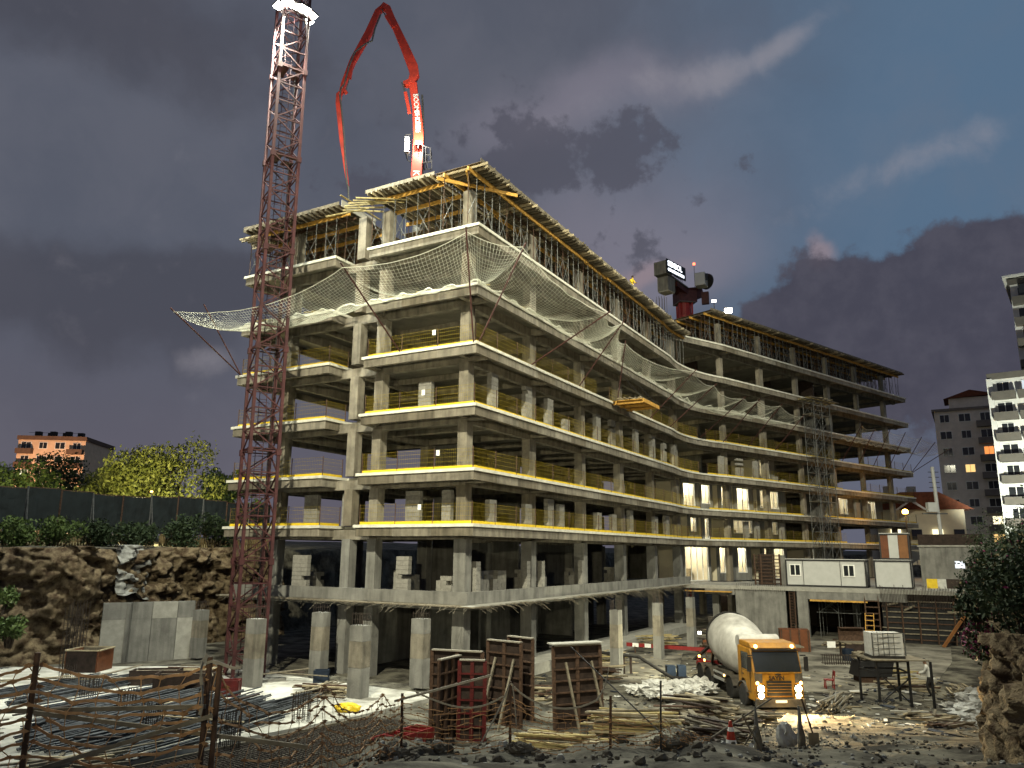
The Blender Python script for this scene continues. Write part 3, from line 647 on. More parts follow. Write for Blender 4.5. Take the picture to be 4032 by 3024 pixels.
for k, (fi, t, h) in enumerate(((3, 6.4, 2.3), (3, 9.6, 2.3), (3, 12.6, 2.2), (3, 16.4, .9), (3, 18.0, .7), (1, 10.2, 2.1), (1, 12.2, 2.1), (1, 17.0, 2.1), (2, 34.5, 2.3), (2, 37.5, 2.3))):
    pier(f'grey block pier on the {NUM[fi]} slab of the far wing, {ORD[k]} in the row', pb(t, 1.3, ZF[fi]), angB, 1.1 if k in (1, 8) else .7, .3, h, 300 + k, False)
for k, (fi, s, w, h) in enumerate(((3, 4.6, .9, 2.0), (1, 5.2, 1.0, 2.0), (1, 2.9, .6, 2.1), (1, 12.9, 1.1, 2.1), (1, 10.1, .6, 2.0))):
    pier(f'{ORD[k]} block pier behind the end face rail on the {NUM[fi]} slab', pl(s, 1.9, ZF[fi]), math.atan2(eL.y, eL.x), w, .3, h, 400 + k, True)
# ground floor: piers and pallets of blocks
for k, (s, w, h) in enumerate(((5.3, .85, 2.4), (12.9, 1.2, 2.5))): pier(f'tall grey block pier on the ground floor of the end face, {ORD[k]} from the corner', pl(s, 1.3, ZF[0] + .001), math.atan2(eL.y, eL.x), w, .3, h, 500 + k, False)
for k, t in enumerate((2.4, 8.1, 10.0, 16.0)): pier(f'block pier beside a ground floor column of the curved face, {ORD[k]} from the corner', pa(t, 1.3, ZF[0] + .001), angA, .45, .3, 2.3, 520 + k, False)
def pallet(label, c, ang, n, seed):
    r = random.Random(seed); t = thing('block_pallet', label, 'pallet', c, 'pallets of blocks on the ground floor')
    ca, sa = math.cos(ang), math.sin(ang)
    def loc(x, y, z): return (c[0] + ca * x - sa * y, c[1] + sa * x + ca * y, c[2] + z)
    for x in (-.45, 0, .45): box('pallet_board', M_['plank_grey'], t, loc(x, 0, .06), (.12, 1.0, .12), ang)
    box('pallet_deck', M_['plank_grey'], t, loc(0, 0, .135), (1.15, 1.0, .03), ang)
    mb = MB()
    for z in range(n):
        for y in (-.33, 0, .33):
            for x in (-.4, 0, .4):
                if z > n - 3 and r.random() < .35: continue
                mb.box(loc(x + r.uniform(-.012, .012), y, .27 + z * .24), (.385, .31, .235), ang + r.uniform(-.02, .02))
    mb.build('block_stack', M_['block'], t)
for k, (p, n) in enumerate(((pa(3.6, 3.4), 5), (pa(5.6, 3.2), 6), (pa(7.1, 3.0), 6), (pa(10.9, 2.9), 6), (pa(12.9, 3.2), 4), (pa(17.9, 2.8), 6), (pa(25.4, 2.8), 6), (pl(3.4, 3.0), 5), (pl(6.5, 3.2), 6), (pl(13.9, 3.3), 5))):
    pallet(f'pallet of grey blocks on the ground floor, {ORD[k]} of the row behind the kerb' if k < 7 else f'pallet of blocks on the ground floor behind the end face, {ORD[k-7]} from corner', (p.x, p.y, ZF[0]), angA + random.uniform(-.2, .2), n, 600 + k)
# ================================================================== red lattice mast of the tower crane in front
ma = M_['mast']
mid0 = Vector((-14.05, 41.35, 0)); th_ = R(33.7); a_ = 1.55
e1 = Vector((math.cos(th_), math.sin(th_), 0)); e2 = Vector((-math.sin(th_), math.cos(th_), 0))
tipd = Vector((-.18, 0, 0))
def legp(i, z): return mid0 + (e1 * a_ if i in (1, 2) else Vector()) + (e2 * a_ if i in (2, 3) else Vector()) + tipd * (z / 40) + Vector((0, 0, z))
mast = thing('crane_mast', 'dark red lattice mast of a tower crane rising in front of the end face', 'crane', mid0)
box('base_block', M_['concrete_grey'], mast, mid0 + (e1 + e2) * a_ / 2 + Vector((0, 0, .15)), (3.4, 3.4, .3), th_)
ZT = 41.5
for i in range(4):
    for k in range(7):
        z0, z1 = k * 5.86 + .3, min(ZT, (k + 1) * 5.86 + .3)
        if z0 >= ZT: continue
        bar('leg', ma, mast, legp(i, z0), legp(i, z1), .16, .16, e1)
        box('flange', ma, mast, legp(i, z1 - .05), (.26, .26, .34), th_)
pit = 1.172; nb = int(ZT / pit)
for k in range(nb):
    z0 = .3 + k * pit; z1 = z0 + pit
    for i in range(4):
        j = (i + 1) % 4
        if k % 1 == 0: bar('strut', ma, mast, legp(i, z0), legp(j, z0), .065, .065)
        if True:
            p, q = (legp(i, z0), legp(j, z1)) if (k + (i > 1)) % 2 else (legp(j, z0), legp(i, z1)); bar('brace', ma, mast, p, q, .065, .065)
for z in np.arange(6.3, ZT, 5.86):
    cpt = (legp(0, z) + legp(2, z)) / 2; mb = MB(); M = Matrix.Translation(cpt) @ Matrix.Rotation(th_, 4, 'Z')
    for (x, y, w, d) in ((-.42, 0, .62, 1.5), (.42, .42, .66, .62), (.42, -.5, .66, .4)): mb.box(M @ Vector((x, y, 0)), (w, d, .05), th_)
    mb.build('platform', ma, mast)
# ladder with hoops inside the mast
mb = MB(); lc = mid0 + (e1 * .75 + e2 * .95)
for s in (-.2, .2): mb.bar(lc + e1 * s + Vector((0, 0, .3)), lc + e1 * s + tipd + Vector((0, 0, ZT)), .03, .03)
for z in np.arange(.6, ZT, .32): mb.bar(lc + e1 * -.2 + tipd * (z / 40) + Vector((0, 0, z)), lc + e1 * .2 + tipd * (z / 40) + Vector((0, 0, z)), .022, .022)
for z in np.arange(2, ZT, .75):
    mb.tube([lc + tipd * (z / 40) + e1 * (math.cos(t) * .34) + e2 * (-.02 - math.sin(t) * .55) + Vector((0, 0, z)) for t in np.linspace(0, math.pi, 8)], .013, 4)
mb.build('ladder', ma, mast)
rod('cable', M_['black'], mast, lc + e1 * .5 + Vector((0, 0, .3)), lc + e1 * .5 + tipd + Vector((0, 0, ZT)), .025)
def lamp_head(label, loc, aim, size=.5, group=None, m='lamp'):
    t = thing('floodlight', label, 'floodlight', loc, group); d = (Vector(aim) - Vector(loc)).normalized(); F = frame((0, 0, 0), d)
    box('housing', M_['steel_dark'], t, Vector(loc) - d * .09, (.16, size * 1.15, size * .85), rot=F)
    box('lens', M_[m], t, Vector(loc) + d * .004, (.02, size, size * .7), rot=F)
    bar('bracket', M_['steel_dark'], t, Vector(loc) - d * .12 - Vector((0, 0, size * .42)), Vector(loc) - d * .12 - Vector((0, 0, size * .42 + .25)), .06, .12)
    return t
zl = 39.55
for k, (i, off, aim) in enumerate(((0, e1 * .1 - e2 * .25, (-4, 24, 2)), (1, e1 * .15, (-2, 36, 5)), (0, -e1 * .25 + e2 * .3, (-22, 34, 2)), (1, -e2 * .25 - e1 * .35, (4, 26, 2)), (0, e1 * .75 - e2 * .2, (-8, 20, 2)), (1, e1 * .25 + e2 * .6, (10, 46, 8)))):  # real lamp cluster; extra heads and large lenses added for its glare
    p = legp(i, zl) + off; lamp_head(f'bright floodlight clamped high on the red mast, {ORD[k]} of the cluster', p, aim, .66, 'floodlights on the red mast')
    bar('floodlight_arm', ma, mast, legp(i, zl - .35), p - Vector((0, 0, .36)), .06, .06)
bar('floodlight_arm', ma, mast, legp(0, zl - .38) - e2 * .5, legp(0, zl - .38) + e1 * 1.9, .09, .09)
# ================================================================== red placing boom on the roof
YB = 50.0
bm_ = M_['boom']; boom = thing('placing_boom', 'red folding concrete placing boom with pipe standing on the formwork deck', 'placing boom', (-6.8, YB, ZF[7] - .02))
def bp(u, v, dy=0): p = at(u, v, YB); return p + Vector((0, dy, 0))
def taper(name, m, pts, ws, d, parent, dy=0):
    """flat sided box section following points, ws = depth in the plane, d = thickness"""
    mb = MB(); pts = [Vector(p) for p in pts]; n = len(pts)
    for k, p in enumerate(pts):
        t = (pts[min(k + 1, n - 1)] - pts[max(k - 1, 0)]).normalized(); s = Vector((0, 1, 0)).cross(t).normalized(); w = ws[k] / 2
        for (a, b) in ((-1, -1), (1, -1), (1, 1), (-1, 1)): mb.v.append(tuple(p + s * w * a + Vector((0, d / 2 * b + dy, 0))))
    for k in range(n - 1):
        for a in range(4): mb.f.append((4 * k + a, 4 * k + (a + 1) % 4, 4 * k + 4 + (a + 1) % 4, 4 * k + 4 + a))
    mb.f.append((0, 1, 2, 3)); mb.f.append(tuple(4 * (n - 1) + a for a in range(4)))
    return mb.build(name, m, parent, bevel=.02)
rod('tower_column', M_['steel'], boom, (-6.75, YB + .25, ZF[7] - .01), (-6.72, YB + .25, 34.6), .3)
s1 = taper('lower_arm', bm_, [bp(900, 420), bp(900, 380), bp(905, 300), bp(901, 240), bp(895, 205), bp(893, 186), bp(884, 180), bp(872, 182)], [.75, .75, .72, .62, .55, .62, .5, .22], .5, boom)
taper('second_arm', bm_, [bp(888, 184), bp(896, 165), bp(893, 148), bp(875, 105), bp(848, 45), bp(838, 22), bp(826, 14)], [.45, .68, .74, .62, .46, .5, .4], .42, boom, -.1)
taper('third_arm', bm_, [bp(828, 14), bp(816, 24), bp(796, 70), bp(762, 130), bp(742, 180), bp(737, 196)], [.36, .42, .5, .42, .34, .26], .36, boom, .1)
taper('tip_arm', bm_, [bp(742, 196), bp(733, 206), bp(731, 225), bp(738, 300), bp(748, 372), bp(752, 402)], [.22, .40, .34, .28, .2, .14], .26, boom, -.05)
taper('linkage', bm_, [bp(738, 205), bp(744, 198), bp(750, 206)], [.15, .35, .25], .2, boom, -.25)
taper('cylinder_body', bm_, [bp(886, 250), bp(877, 205)], [.24, .24], .2, boom, -.32); rod('piston', M_['steel'], boom, bp(878, 210, -.32), bp(870, 184, -.32), .05)
taper('cylinder_body', bm_, [bp(851, 66), bp(835, 40)], [.22, .22], .18, boom, -.3); rod('piston', M_['steel'], boom, bp(836, 42, -.3), bp(826, 26, -.3), .05)
taper('cylinder_body', bm_, [bp(763, 140), bp(757, 176)], [.22, .24], .18, boom, -.3); rod('piston', M_['steel'], boom, bp(757, 174, -.3), bp(748, 204, -.3), .04)
mb = MB(); mb.tube([bp(u, v, -.42) for u, v in ((824, 40), (812, 70), (806, 96), (793, 102), (775, 115), (768, 122), (757, 150), (746, 190), (739, 198), (737, 212), (742, 260), (746, 300), (749, 360), (752, 400), (755, 412), (756, 440))], .062, 8)
mb.build('delivery_pipe', M_['steel'], boom, smooth=True)
mb = MB(); mb.tube([bp(u, v, .3) for u, v in ((911, 200), (913, 240), (914, 300), (908, 380))], .07, 8); mb.build('delivery_pipe', M_['steel'], boom, smooth=True)
for bars in ((((878, 300), (878, 338)), ((878, 338), (888, 345)), ((878, 300), (890, 298))), (((921, 325), (921, 358)), ((931, 328), (931, 358)), ((921, 325), (931, 328)), ((921, 358), (931, 358)), ((921, 342), (931, 343)), ((915, 322), (921, 325)), ((915, 360), (921, 358)), ((915, 322), (915, 360)))):
    for p, q in bars:
        for dy in (-.5, .5): bar('cage_bar', M_['steel_dark'], boom, bp(*p, dy), bp(*q, dy), .05, .05)
        bar('cage_bar', M_['steel_dark'], boom, bp(*p, -.5), bp(*p, .5), .05, .05)
box('control_cabinet', M_['panel_white'], boom, bp(881, 320, -.4), (.3, .35, 1.15))
def arm_text(s, u, v, u2, v2, size):
    p, q = bp(u, v), bp(u2, v2); x = (q - p).normalized(); nrm = Vector((0, -1, 0)); y = nrm.cross(x)
    M = Matrix.Identity(4)
    for i, w in enumerate((x, y, nrm)): M[0][i], M[1][i], M[2][i] = w
    M.translation = Vector((p.x, p.y - .262, p.z)) - y * size * .36
    text('lettering', s, M_['white_paint'], boom, M, size, .008, .012)
arm_text('BOOM', 899, 207, 902, 250, .48); arm_text('BHD', 902, 244, 904, 280, .46); arm_text('SERI', 904, 267, 905, 300, .46); arm_text('K', 901, 372, 900, 392, .6)
lp = bp(906, 320, -.75); lamp_head('small bright floodlight fixed to the red placing boom', lp, (-6, 30, 36), .34, None, 'lamp_small')
bar('lamp_arm', M_['steel_dark'], boom, lp + Vector((0, .12, -.38)), bp(906, 326, 0), .05, .05)
point('boom_lamp', lp + Vector((0, -.5, .2)), 1000, (1, .95, .85))
mb = MB(); mb.tube([bp(756, 438, -.42), bp(756, 452, -.42), bp(757, 466, -.3)], .07, 8); mb.build('end_hose', M_['black'], boom)
# ================================================================== flat-top tower crane behind the roof
YC = 95.0; crane = thing('tower_crane', 'red and grey flat-top tower crane with lit sign rising behind the far roof', 'crane', (22.2, YC, 0))
def cp(u, v, dy=0): return at(u, v, YC) + Vector((0, dy, 0))
red = M_['red_paint']
cx0 = 22.2
for i, (sx, sy) in enumerate(((-.8, -.8), (.8, -.8), (.8, .8), (-.8, .8))): bar('mast_leg', red, crane, (cx0 + sx, YC + sy, 0), (cx0 + sx, YC + sy, 38.2), .2, .2)
for k in range(20):
    z = 1 + k * 1.85
    for (a, b) in (((-.8, -.8), (.8, -.8)), ((.8, -.8), (.8, .8)), ((-.8, .8), (-.8, -.8))):
        if z > 25: bar('mast_brace', red, crane, (cx0 + a[0], YC + a[1], z), (cx0 + b[0], YC + b[1], z + 1.85), .1, .1)
mb = MB(); mb.tube([(cx0, YC, 35.4), (cx0, YC, 38.3)], .85, 12); mb.build('slewing_ring', red, crane)
box('slewing_platform', M_['mast'], crane, (cx0 + .1, YC, 39.1), (2.4, 2.2, 1.5), .2); box('turntable', M_['steel'], crane, (cx0, YC, 38.35), (2.2, 2.2, .18), .2)
CB = [cp(1470, 612), cp(1430, 583)]
d_ = Vector((-1, -1.1, .0)).normalized(); root = Vector((cx0 - .3, YC - .6, 40.1))
bar('counter_jib', M_['steel'], crane, root, root + d_ * 5.2 + Vector((0, 0, .6)), 1.7, .18); 
bar('counter_jib_frame', M_['mast'], crane, root - Vector((0, 0, .5)), root + d_ * 2.6 + Vector((0, 0, -.1)), 1.5, .6)
cw = root + d_ * 4.0
nrm = Vector((-d_.y, d_.x, 0))
box('counterweight', M_['concrete_grey'], crane, cw + Vector((0, 0, -.55)), (1.7, 1.5, 1.75), math.atan2(d_.y, d_.x))
for k in range(5): box('counterweight_slab', M_['concrete_pale'], crane, cw + d_ * (k * .32 - .64) + Vector((0, 0, -1.5)), (.2, 1.45, .2), math.atan2(d_.y, d_.x))
box('machine_house', M_['concrete_grey'], crane, cw + d_ * .7 + Vector((0, 0, 1.35)), (1.4, 1.7, 1.7), math.atan2(d_.y, d_.x))
# lit sign on the side that faces the site
sn = Vector((-d_.y, d_.x, 0)); sn = sn if sn.x > 0 else -sn
sc_ = root + d_ * 3.0 + sn * 1.0 + Vector((0, 0, 1.45)); sx_ = -d_
M = Matrix.Identity(4)
for i, w in enumerate((sx_, Vector((0, 0, 1)), sx_.cross(Vector((0, 0, 1))))): M[0][i], M[1][i], M[2][i] = w
fl = 1
if M.to_3x3().col[2].dot(sn) < 0: fl = -1
bar('sign_board', M_['black'], crane, sc_ - sx_ * 2.5, sc_ + sx_ * 2.1, .1, 1.75)
M.translation = sc_ + sn * .06 - sx_ * 2.25 + Vector((0, 0, .05)); text('sign_lettering', 'SEMBOL', M_['sign_white'], crane, M.copy(), .95, .01, .03)
M.translation = sc_ + sn * .06 - sx_ * 2.25 + Vector((0, 0, -.62)); text('sign_lettering', 'CONSTRUCTION', M_['sign_white'], crane, M.copy(), .50, .01, .02)
bar('jib_foot', M_['mast'], crane, (cx0, YC, 39.6), (cx0 + 2.4, YC + 1.5, 40.3), 1.3, 1.4)
box('cabin', M_['panel_white'], crane, (cx0 + 2.1, YC - .9, 41.2), (1.3, 1.5, 1.7), -.5); box('cabin_window', M_['glass'], crane, (cx0 + 2.35, YC - 1.62, 41.4), (.8, .06, .9), -.5)
mb = MB(); mb.lathe(Matrix.Translation((cx0 + 2.9, YC - .3, 41.3)) @ Matrix.Rotation(.6, 4, 'Z'), [(0, .1), (0, 1.05), (.22, 1.05), (.22, .1)], 20); mb.build('cable_drum', M_['steel_dark'], crane)
for k in range(5): rod('railing', M_['mast'], crane, root + d_ * (k * .5) + Vector((0, 0, .1)), root + d_ * (k * .5) + Vector((0, 0, 1.2)), .03)
bar('railing', M_['mast'], crane, root + Vector((0, 0, 1.2)), root + d_ * 2 + Vector((0, 0, 1.25)), .05, .05)
box('lamp_bracket', M_['mast'], crane, (cx0 + 2.6, YC - .6, 38.9), (.9, .5, 1.6), -.4)
rod('beacon_post', M_['steel_dark'], crane, (cx0 + 1.4, YC - .3, 40), (cx0 + 1.4, YC - .3, 43.6), .03); mb = MB(); mb.tube([(cx0 + 1.4, YC - .3, 43.55), (cx0 + 1.4, YC - .3, 43.8)], .16, 8); mb.build('beacon', M_['red_light'], crane)
# floodlight standing on the far wing's deck
flp = pb(9.0, 1.2, ZF[7] + 4.6); fpost = lamp_head('glaring floodlight on a stand at the edge of the far roof deck', flp, (14, 45, 8), .75, None)
rod('stand', M_['steel_dark'], fpost, (flp.x, flp.y, ZF[7] + 3.45), flp - Vector((0, 0, .3)), .04)
fl2 = pb(7.6, 2.0, ZF[7] + 5.6); f2 = lamp_head('smaller floodlight beside the glaring one on the far roof', fl2, (14, 45, 10), .4, None, 'lamp_small'); rod('stand', M_['steel_dark'], f2, (fl2.x, fl2.y, ZF[7] + 3.45), fl2 - Vector((0, 0, .2)), .04)
# column starter bars standing on the roof by the bend
for k, (t, s, z0, h) in enumerate(((1.8, 4.5, ZF[7], 2.6), (3.0, 7.0, ZF[7], 3.2), (9.0, 7.5, ZF[7] + 3.45, 1.8))):
    th2 = thing('column_starter', f'upright starter bars of a column on the roof by the crane, {ORD[k]} cluster', 'rebar', pb(t, s, z0), 'column starter bars on the roof')
    if z0 == ZF[7]: box('column_stub', M_['concrete_pale'], th2, pb(t, s, z0 + 1.4), (1.1, .8, 2.8), angB)
    mb = MB()
    for i in range(9): 
        p = pb(t + (i % 3 - 1) * .45, s + (i // 3 - 1) * .3, z0 + (2.8 if z0 == ZF[7] else 0)); mb.bar(p, p + Vector((random.uniform(-.05, .05), 0, h)), .035, .035)
    mb.build('starter_bars', M_['rebar'], th2)
# ================================================================== catch net on slanted poles
zb = ZF[4]
poles = [('l', 18.16, 5.38, 2.84), ('l', 5.22, 5.08, 3.42), ('c', .0, 0, 0), ('a', .38, 2.74, 4.94), ('a', 6.32, 5.02, 2.52), ('a', 13.3, 3.24, 4.03), ('a', 20.27, .77, 4.66), ('a', 27.56, 3.95, 3.61), ('a', 32.74, 4.23, 3.40), ('b', .9, 5.0, 3.1), ('b', 5.23, 4.3, 3.59), ('b', 9.69, 4.02, 3.74), ('b', 14.75, 3.51, 3.25)]
poles2 = [('b', 29.37, 2.77, 4.04), ('b', 33.56, 2.3, 4.08), ('b', 37.34, 2.4, 4.21), ('b', 41.47, 2.5, 4.3), ('b', 45.52, 2.8, 4.1), ('b', 48.3, 3.3, 3.64), ('b', 48.5, 5.0, 2.72)]
def pole_pts(p):
    k, s, o, dz = p
    if k == 'c': b = Vector((-2.1, 39.95, zb)); return b, Vector((-2.44, 37.37, 22.94))
    f, n = {'l': (pl, nL), 'a': (pa, nA), 'b': (pb, nB)}[k]; b = f(s, .12, zb) if k != 'b' or s > 1 else pb(s, -.4, zb); return b, b + Vector((n.x * o, n.y * o, dz))
def edge_pt(p, z):
    k, s = p[0], p[1]
    q = {'l': pl, 'a': pa, 'b': pb}[k](s, .0) if k != 'c' else pl(0, 0); 
    return Vector((q.x, q.y, z))
pw = ['at the far left end', 'by the recess', 'at the sharp corner', 'just past the corner', 'over the second bay', 'over the third bay', 'over the hanging pallet', 'before the bend', 'at the bend', 'just past the bend', 'on the far wing, nearer the bend', 'on the far wing, further along', 'beside the scaffold tower']
def pole_obj(p, label):
    b, t = pole_pts(p); o = rod('net_pole', M_['pole'], None, b - (t - b) * .02, t + (t - b) * .05, .045); return tag(o, label, 'pole', 'slanted poles that carry the catch net')
for p, w in zip(poles, pw): pole_obj(p, 'slanted dark red pole holding up the catch net ' + w)
for k, p in enumerate(poles2): pole_obj(p, f'slanted thin pole of the catch net at the far end, {ORD[k]} after the scaffold tower')
b, t = pole_pts(poles[0]); o = rod('net_pole', M_['pole'], None, b, Vector((*at(440, 657, 46.5),)), .04); tag(o, 'short slanted pole beside the far left net pole, propping the net sag', 'pole', 'slanted poles that carry the catch net')
def net(label, pl_, z, cell=.2):
    """hanging net strung between pole tips and the slab edge"""
    t = thing('catch_net', label, 'net', edge_pt(pl_[0], z), 'cream catch nets')
    for i in range(len(pl_) - 1):
        A, B = pl_[i], pl_[i + 1]; ta, tb = pole_pts(A)[1], pole_pts(B)[1]; ea, eb = edge_pt(A, z - .05), edge_pt(B, z - .05)
        if A[0] == 'l' and B[0] == 'c': pass
        L = max((tb - ta).length, (eb - ea).length); H = ((ta - ea).length + (tb - eb).length) / 2
        nu, nv = max(4, int(L / cell)), max(6, int(H * 1.15 / cell)); U, V_ = np.meshgrid(np.linspace(0, 1, nu + 1), np.linspace(0, 1, nv + 1), indexing='ij')
        ta, tb, ea, eb = map(np.array, (ta, tb, ea, eb)); U_, W_ = U[..., None], V_[..., None]
        P = (ea * (1 - U_) + eb * U_) * (1 - W_) + (ta * (1 - U_) + tb * U_) * W_
        sag = .055 * L * 4 * U * (1 - U) * V_ ** 1.2 + .24 * H * 4 * V_ * (1 - V_) * (.55 + .45 * 4 * U * (1 - U)) * .9
        P[..., 2] -= sag; pull = .05 * L * 4 * U * (1 - U) * V_
        inn = ((ea + eb) / 2 - (ta + tb) / 2); inn[2] = 0; inn /= np.linalg.norm(inn) + 1e-6; P += inn * pull[..., None]
        P[..., 2] += (1 - V_) ** 3 * .12 * np.sin(U * L * 3 + i); P += (hash_noise(U * L, V_ * H, .8, 70 + i) * .10)[..., None]
        mb = MB(); r_ = .0074
        segs = []
        for a in range(nu + 1):
            for b_ in range(nv): segs.append((P[a, b_], P[a, b_ + 1]))
        for a in range(nu):
            for b_ in range(nv + 1): segs.append((P[a, b_], P[a + 1, b_]))
        S = np.array(segs); d = S[:, 1] - S[:, 0]; d /= np.linalg.norm(d, axis=1, keepdims=True) + 1e-9; x = np.cross(d, [0.3, .2, .93]); x /= np.linalg.norm(x, axis=1, keepdims=True) + 1e-9; y = np.cross(d, x)
        ring = [x * r_, (-.5 * x + .87 * y) * r_, (-.5 * x - .87 * y) * r_]; vv = np.stack([S[:, 0] + q for q in ring] + [S[:, 1] + q for q in ring], 1).reshape(-1, 3)
        n0 = np.arange(len(S))[:, None] * 6; ff = np.concatenate([n0 + np.array([[0, 1, 4, 3]]), n0 + np.array([[1, 2, 5, 4]]), n0 + np.array([[2, 0, 3, 5]])])
        stuff(fast_mesh('netting', vv, ff, M_['net'], t))
        mb = MB(); mb.tube([tuple(P[k, -1]) for k in range(nu + 1)], .02, 5); mb.build('border_rope', M_['net'], t)
        # bunched hem lying on the slab edge
        mb = MB(); mb.tube([tuple(P[k, 0] + np.array([0, 0, .05 + .04 * math.sin(k * 1.7)])) for k in range(0, nu + 1)], [.025 + .03 * abs(math.sin(k * .9 + i)) for k in range(nu + 1)], 6); mb.build('hem', M_['net'], t, smooth=True)
    return t
net('cream catch net strung round the corner and the end face below the top slab', poles[:3], ZF[5])
net('cream catch net strung along the near half of the curved face', poles[2:9], ZF[5])
net('cream catch net strung over the bend and the start of the far wing', poles[8:], ZF[5])
net('thin catch net fluttering at the far end beyond the scaffold tower', poles2, ZF[5] - .6, .28)
# planks lying on the slab behind the net
for k in range(16):
    s = (0.7, 1.5, 2.3, 3.2, 4.2, 5.4, 6.2, 12.2, 12.9, 16.4, 17.0, 17.6)[k] if k < 12 else 0
    p = pl(s, .25, ZF[5] + .06 + .02 * k) if k < 12 else pa((2.2, 3.4, 5.4, 9.0)[k - 12], .2, ZF[5] + .1)
    n = -nL if k < 12 else -nA; q = p + Vector((n.x * 2.0, n.y * 2.0, .55)) + Vector((eL.x, eL.y, 0)) * random.uniform(-.6, .6)
    tag(bar('plank', M_['plank_yellow'], None, p - Vector((n.x, n.y, .2)) * .15, q, .13, .06), f'loose yellow plank leaning up behind the net, {"on the end face" if k < 12 else "past the corner"}', 'plank', 'loose planks behind the net ' + ('end face' if k < 12 else 'curved face'))
# ================================================================== loading platform hanging at the fourth slab
p0 = pa(20.8, -1.15, ZF[4] - .15); t = thing('loading_platform', 'yellow loading platform stacked with timber, cantilevered from the fourth slab', 'platform', p0)
ax = Vector((eA.x, eA.y, 0)); an = Vector((nA.x, nA.y, 0))
for k in (-1.4, 0, 1.4): bar('platform_beam', M_['timber'], t, p0 - an * 1.6 + ax * k, p0 + an * 1.3 + ax * k, .12, .2)
bar('platform_beam', M_['timber'], t, p0 + an * 1.25 - ax * 1.7, p0 + an * 1.25 + ax * 1.7, .12, .22); bar('platform_beam', M_['timber'], t, p0 - an * .9 - ax * 1.7, p0 - an * .9 + ax * 1.7, .12, .22)
box('platform_deck', M_['timber'], t, p0 + Vector((0, 0, .14)), (3.4, 2.6, .05), angA)
st = thing('timber_stack', 'heap of pale timbers lying on the yellow loading platform', 'timber', p0 + Vector((0, 0, .17)))
for k in range(20):
    o = an * random.uniform(-.9, .9); z = .22 + .08 * (k // 6) ; bar('timber_piece', M_['timber_pale'] if k % 3 else M_['plank_grey'], st, p0 + o - ax * random.uniform(1.0, 1.6) + Vector((0, 0, z)), p0 + o * .9 + ax * random.uniform(.9, 1.6) + Vector((0, 0, z + random.uniform(-.02, .08))), .1, .08)
for s in (-1.6, 1.6): rod('sling', M_['black'], t, p0 + ax * s + an * 1.2 + Vector((0, 0, .2)), pa(20.8 + s, .2, ZF[5] - .3), .015)
# ================================================================== scaffold tower against the far wing
sc0 = pb(18.4, -1.5, ZF[0] + .0); t = thing('scaffold_tower', 'tall grey scaffold tower with plank decks standing against the far wing', 'scaffold', sc0)
bx_, bn_ = Vector((eB.x, eB.y, 0)), Vector((nB.x, nB.y, 0)); ztop = 23.6
def sp(i, j, z): return Vector((sc0.x, sc0.y, z)) + bx_ * (i * 1.75) + bn_ * (j * 1.2)
for i in range(3):
    for j in (0, 1): rod('standard', M_['steel'], t, sp(i, j, ZF[0]), sp(i, j, ztop - .3 + .5 * (i == 1)), .035)
for k, z in enumerate(np.arange(ZF[0] + .3, ztop, 1.6)):
    for i in range(3): rod('transom', M_['steel'], t, sp(i, 0, z), sp(i, 1, z), .028)
    for j in (0, 1):
        rod('ledger', M_['steel'], t, sp(0, j, z), sp(2, j, z), .028)
        for i in (0, 1):
            if z + 1.6 < ztop: rod('brace', M_['steel'], t, sp(i, j, z), sp(i + 1, j, z + 1.6), .022); rod('brace', M_['steel'], t, sp(i + 1, j, z), sp(i, j, z + 1.6), .022)
    if k % 3 == 2: 
        for q in range(4): bar('deck_plank', M_['plank_grey'], t, sp(-.15, .1 + q * .26, z + .05), sp(2.15, .1 + q * .26, z + .05), .22, .045)
for q in range(5): bar('deck_plank', M_['plank_yellow'] if q % 2 else M_['plank_grey'], t, sp(-.6, -.2 + q * .36, ztop + .03 * q), sp(2.7, -.1 + q * .36, ztop + .05), .3, .06)
for q in range(3): bar('deck_plank', M_['timber_pale'], t, sp(-.2 + .6 * q, -.5, ztop + .12), sp(.4 + .6 * q, 1.7, ztop + .14), .2, .05)
# ================================================================== podium deck on the right with the site cabins
O_ = pa(36.5, 0); angN = math.atan2(nA.y, nA.x)
def pd(a, b, z): p = O_ + nA * a + eA * b; return Vector((p.x, p.y, z))
deck = thing('podium_deck', 'raised concrete podium deck in front of the far wing, propped above the pit', 'deck', pd(10, 3, 0))
mb = MB(); o = [pd(-.5, .0, 0), pd(22.0, 0, 0), pd(24.5, 9, 0), pd(34, 24, 0)]; q = [pb(44, -.5), pb(20, .8), pb(6, .9), pb(2.2, 1.6)]
mb.prism([(p.x, p.y) for p in o] + [(p.x, p.y) for p in q], ZF[0] - .32, ZF[0] - .002); mb.build('deck_slab', M_['concrete_pale'], deck)
bar('edge_beam', M_['concrete_grey'], deck, pd(9.2, .28, ZF[0] - .5), pd(17.5, .28, ZF[0] - .5), .5, .9)
bar('edge_beam', M_['concrete_grey'], deck, pd(1.4, .28, ZF[0] - .45), pd(4.0, .28, ZF[0] - .45), .5, .7)
bar('wall', M_['concrete_grey'], deck, pd(4.05, .25, 1.85), pd(8.25, .25, 1.85), .3, 3.72)
box('column', M_['concrete_grey'], deck, pd(9.6, .3, 1.85), (.85, .5, 3.7), angN)
for a in (1.8,): box('column', M_['concrete_grey'], deck, pd(a, 2.2, 1.85), (.6, .6, 3.7), angN)
for a in (3, 8, 13, 18): box('column', M_['concrete_grey'], deck, pd(a, 7, 1.85), (.6, .6, 3.7), angN)
bar('back_wall', M_['form_dark'], deck, pd(-1, 12.5, 1.85), pd(24, 12.5, 1.85), .3, 3.7)  # near-black colour stands in for the deep shade below the deck
